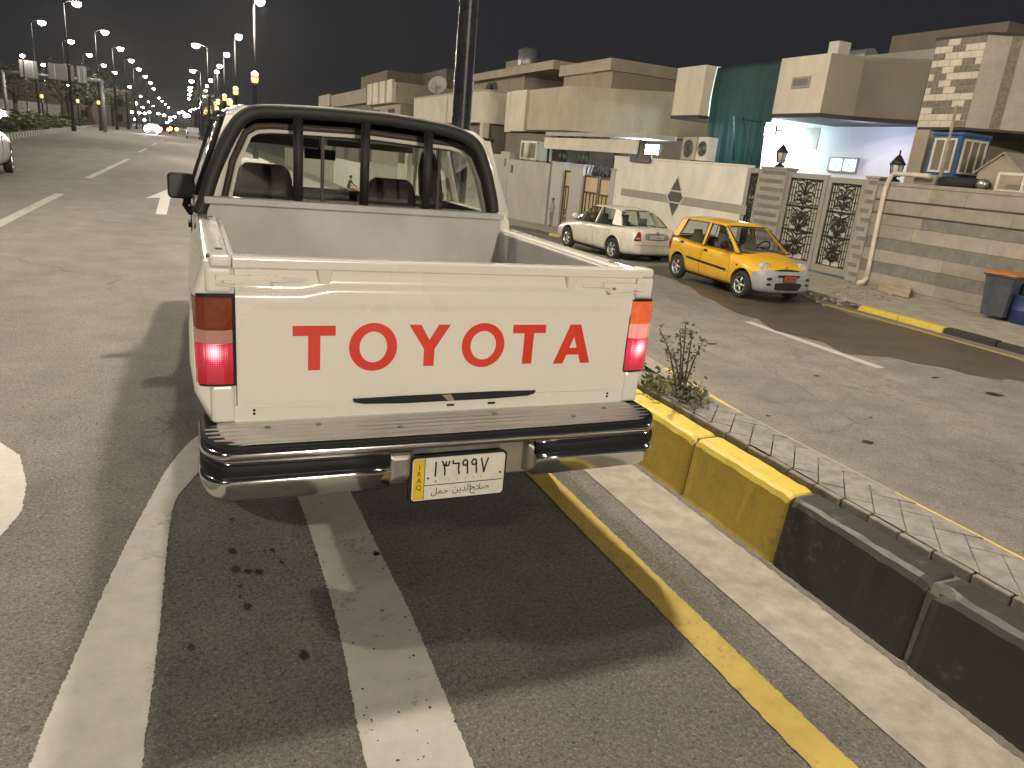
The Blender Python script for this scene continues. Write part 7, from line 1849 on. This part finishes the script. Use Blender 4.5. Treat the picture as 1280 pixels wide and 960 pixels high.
m_ = MB(); m_.tube([(-.34, .32, 1.02), (-.1, .42, 1.0), (.1, .42, 1.0), (.34, .32, 1.02)], .016, 6); m_.build('handlebar', 'steel', mc, world=False)
m_ = MB(); m_.ball((0, .50, .88), .09, .07, .09); m_.build('headlight', 'lamp_glass', mc, world=False)
JR = [(0, -.18, .88), (0, -.14, 1.10), (0, -.04, 1.32), (0, -.02, 1.42), (0, .02, 1.52), (0, .02, 1.63), (.11, -.12, .86), (.20, .22, .66), (.17, .05, .30), (.17, .18, .25), (-.11, -.12, .86), (-.20, .22, .66), (-.17, .05, .30), (-.17, .18, .25), (.17, -.03, 1.30), (.27, .08, 1.10), (.30, .27, 1.04), (.30, .32, 1.04), (-.17, -.03, 1.30), (-.27, .08, 1.10), (-.30, .27, 1.04), (-.30, .32, 1.04)]
rider = person_mesh('person', 'rider in a dark jacket sitting on the motorcycle beyond the pickup windscreen', JR, E_, RD, (mx.x, mx.y, MZ + .004), R(-125), ['skin', 'dark_cloth', 'trousers'], lambda c: 0 if c.z > 1.40 else (1 if c.z > .9 else 2))
mb = MB(); mb.ball((0, .0, 1.60), .10, .11, .10, 14, 10); mb.build('hair', 'hair', rider, world=False)

# ================================================================== LIGHTS OF THE PLACE
def point(parent, p, e, c=(1.0, .875, .69), r=.22, name='lamp_light'):
    l = bpy.data.lights.new(name, 'POINT'); l.energy = e; l.color = c; l.shadow_soft_size = r
    o = bpy.data.objects.new(name, l); o.location = p; COL.objects.link(o); return o
E0 = 1500
mh = Vector((main.location.x + .44, main.location.y + .76, .33 + 7.02 * 1.2 - .15))
point(None, mh, E0 * 2.8)
for i, k in enumerate((4.5, 1.6, 1.4, 1.4)): point(None, LIGHTS[i][0] + Vector((0, 0, -.2)), E0 * k)           # median row ahead
for i in (9, 10): point(None, LIGHTS[i][0] + Vector((0, 0, -.2)), E0 * 3)
for i in (16, 17, 18, 20): point(None, LIGHTS[i][0] + Vector((.4, 0, -.35)), E0 * 4)
# unseen lamps around the camera; rear-left and side-street ones added as fill
backs = [(-9.5, -10, 12, 2.9, 'unseen fill lamp added over the main road behind the camera'), (3.4, -22, 6.2, 14.5, 'street lamp of the median row behind the camera'), (-9.5, 8, 12, 4.6, 'street lamp over the main road beside the camera'), (-9.5, 29, 12, 1.5, 'street lamp over the main road out of frame'), (13.4, 1.0, 6.5, 0.2, 'unseen fill lamp added over the side street beside the camera')]
pr3, h3_ = lamp_proto('far_pole', 10.02, 12 / 7.07); add_lens(h3_, 'lens_far', 1.3, 10.02, 7.15 * (12 / 7.07 - 1))
pr3.location = (-9.5, 14, 0); pr3.rotation_euler = (0, 0, R(180)); tag(pr3, 'unseen street lamp on an added mast arm over the main road, above the frame', 'street lamp', 'street lamps out of frame')  # unseen lamp set by its shadows; long arm added to hold it
point(None, (1.4, 14, 11.75), E0 * 2.8)
for x, y, z, k, lb in backs:
    o = copy_tree(pr2); o.scale = (1, 1, z / 7.07); o.rotation_euler = (0, 0, R(180) if x < 0 else 0)
    hx_ = x + (.88 if x < 0 else -.88); o.location = (x, y, 0 if x < 10 else -.85); tag(o, lb, 'street lamp', 'street lamps out of frame')
    point(None, (hx_, y, z - .25), E0 * k)
point(None, (fl.x - .06, fl.y + .1, fl.z - .25), 900, (.72, .92, 1.0), .12, 'flood_light')
point(None, (PX - 1.6, ax(1075, 165, PX - 1.6).y, 3.1), 80, (.62, .66, 1.0), .15, 'porch_light')
point(None, (fx2.x - .3, fx2.y, fx2.z + .05), 160, (.80, .95, 1.0), .12, 'flood_light')
# porch bulb fitting for the bluish light
pbx = Vector((PX - 1.6, ax(1075, 165, PX - 1.6).y, 3.30)); 
hz = MB(); hz.box(-110, 60, -45, 640, -5.5, 16); ho = hz.build('haze', [])
tag(ho, kind='stuff')
hm = bpy.data.materials.new('haze'); hm.use_nodes = True; nt = hm.node_tree; nt.nodes.clear()
o_ = nt.nodes.new('ShaderNodeOutputMaterial'); pv = nt.nodes.new('ShaderNodeVolumePrincipled'); nt.links.new(pv.outputs[0], o_.inputs['Volume'])
pv.inputs['Color'].default_value = (.8, .8, .8, 1); pv.inputs['Density'].default_value = 0.0002; pv.inputs['Anisotropy'].default_value = 0.4
ho.data.materials.append(hm)

# ================================================================== CAMERA, WORLD
cam = bpy.data.cameras.new('camera'); co = bpy.data.objects.new('camera', cam); COL.objects.link(co)
cam.sensor_width = 36; cam.lens = FPX / 1280 * 36; cam.clip_end = 4000; cam.clip_start = 0.05
mw = ROT.to_4x4(); mw.translation = (0, 0, CAMH); co.matrix_world = mw
scene.camera = co
w = bpy.data.worlds.new('World'); scene.world = w; w.use_nodes = True
nt = w.node_tree; bg = nt.nodes['Background']
tc = nt.nodes.new('ShaderNodeTexCoord'); sp_ = nt.nodes.new('ShaderNodeSeparateXYZ'); nt.links.new(tc.outputs['Generated'], sp_.inputs[0])
rp = ramp(nt, sp_.outputs['Z'], [(0.0, (0.021, 0.021, 0.0215)), (0.12, (0.020, 0.0205, 0.0235)), (0.5, (0.018, 0.0185, 0.0225))])
nt.links.new(rp.outputs[0], bg.inputs[0]); bg.inputs[1].default_value = 1.0
vs_ = scene.view_settings; vs_.view_transform = 'Standard'; vs_.look = 'None'; vs_.exposure = 0; vs_.gamma = 1
scene.cycles.use_denoising = True
scene.cycles.use_adaptive_sampling = True; scene.cycles.adaptive_threshold = 0.025
scene.cycles.sample_clamp_indirect = 4
scene.cycles.max_bounces = 6; scene.cycles.transparent_max_bounces = 12
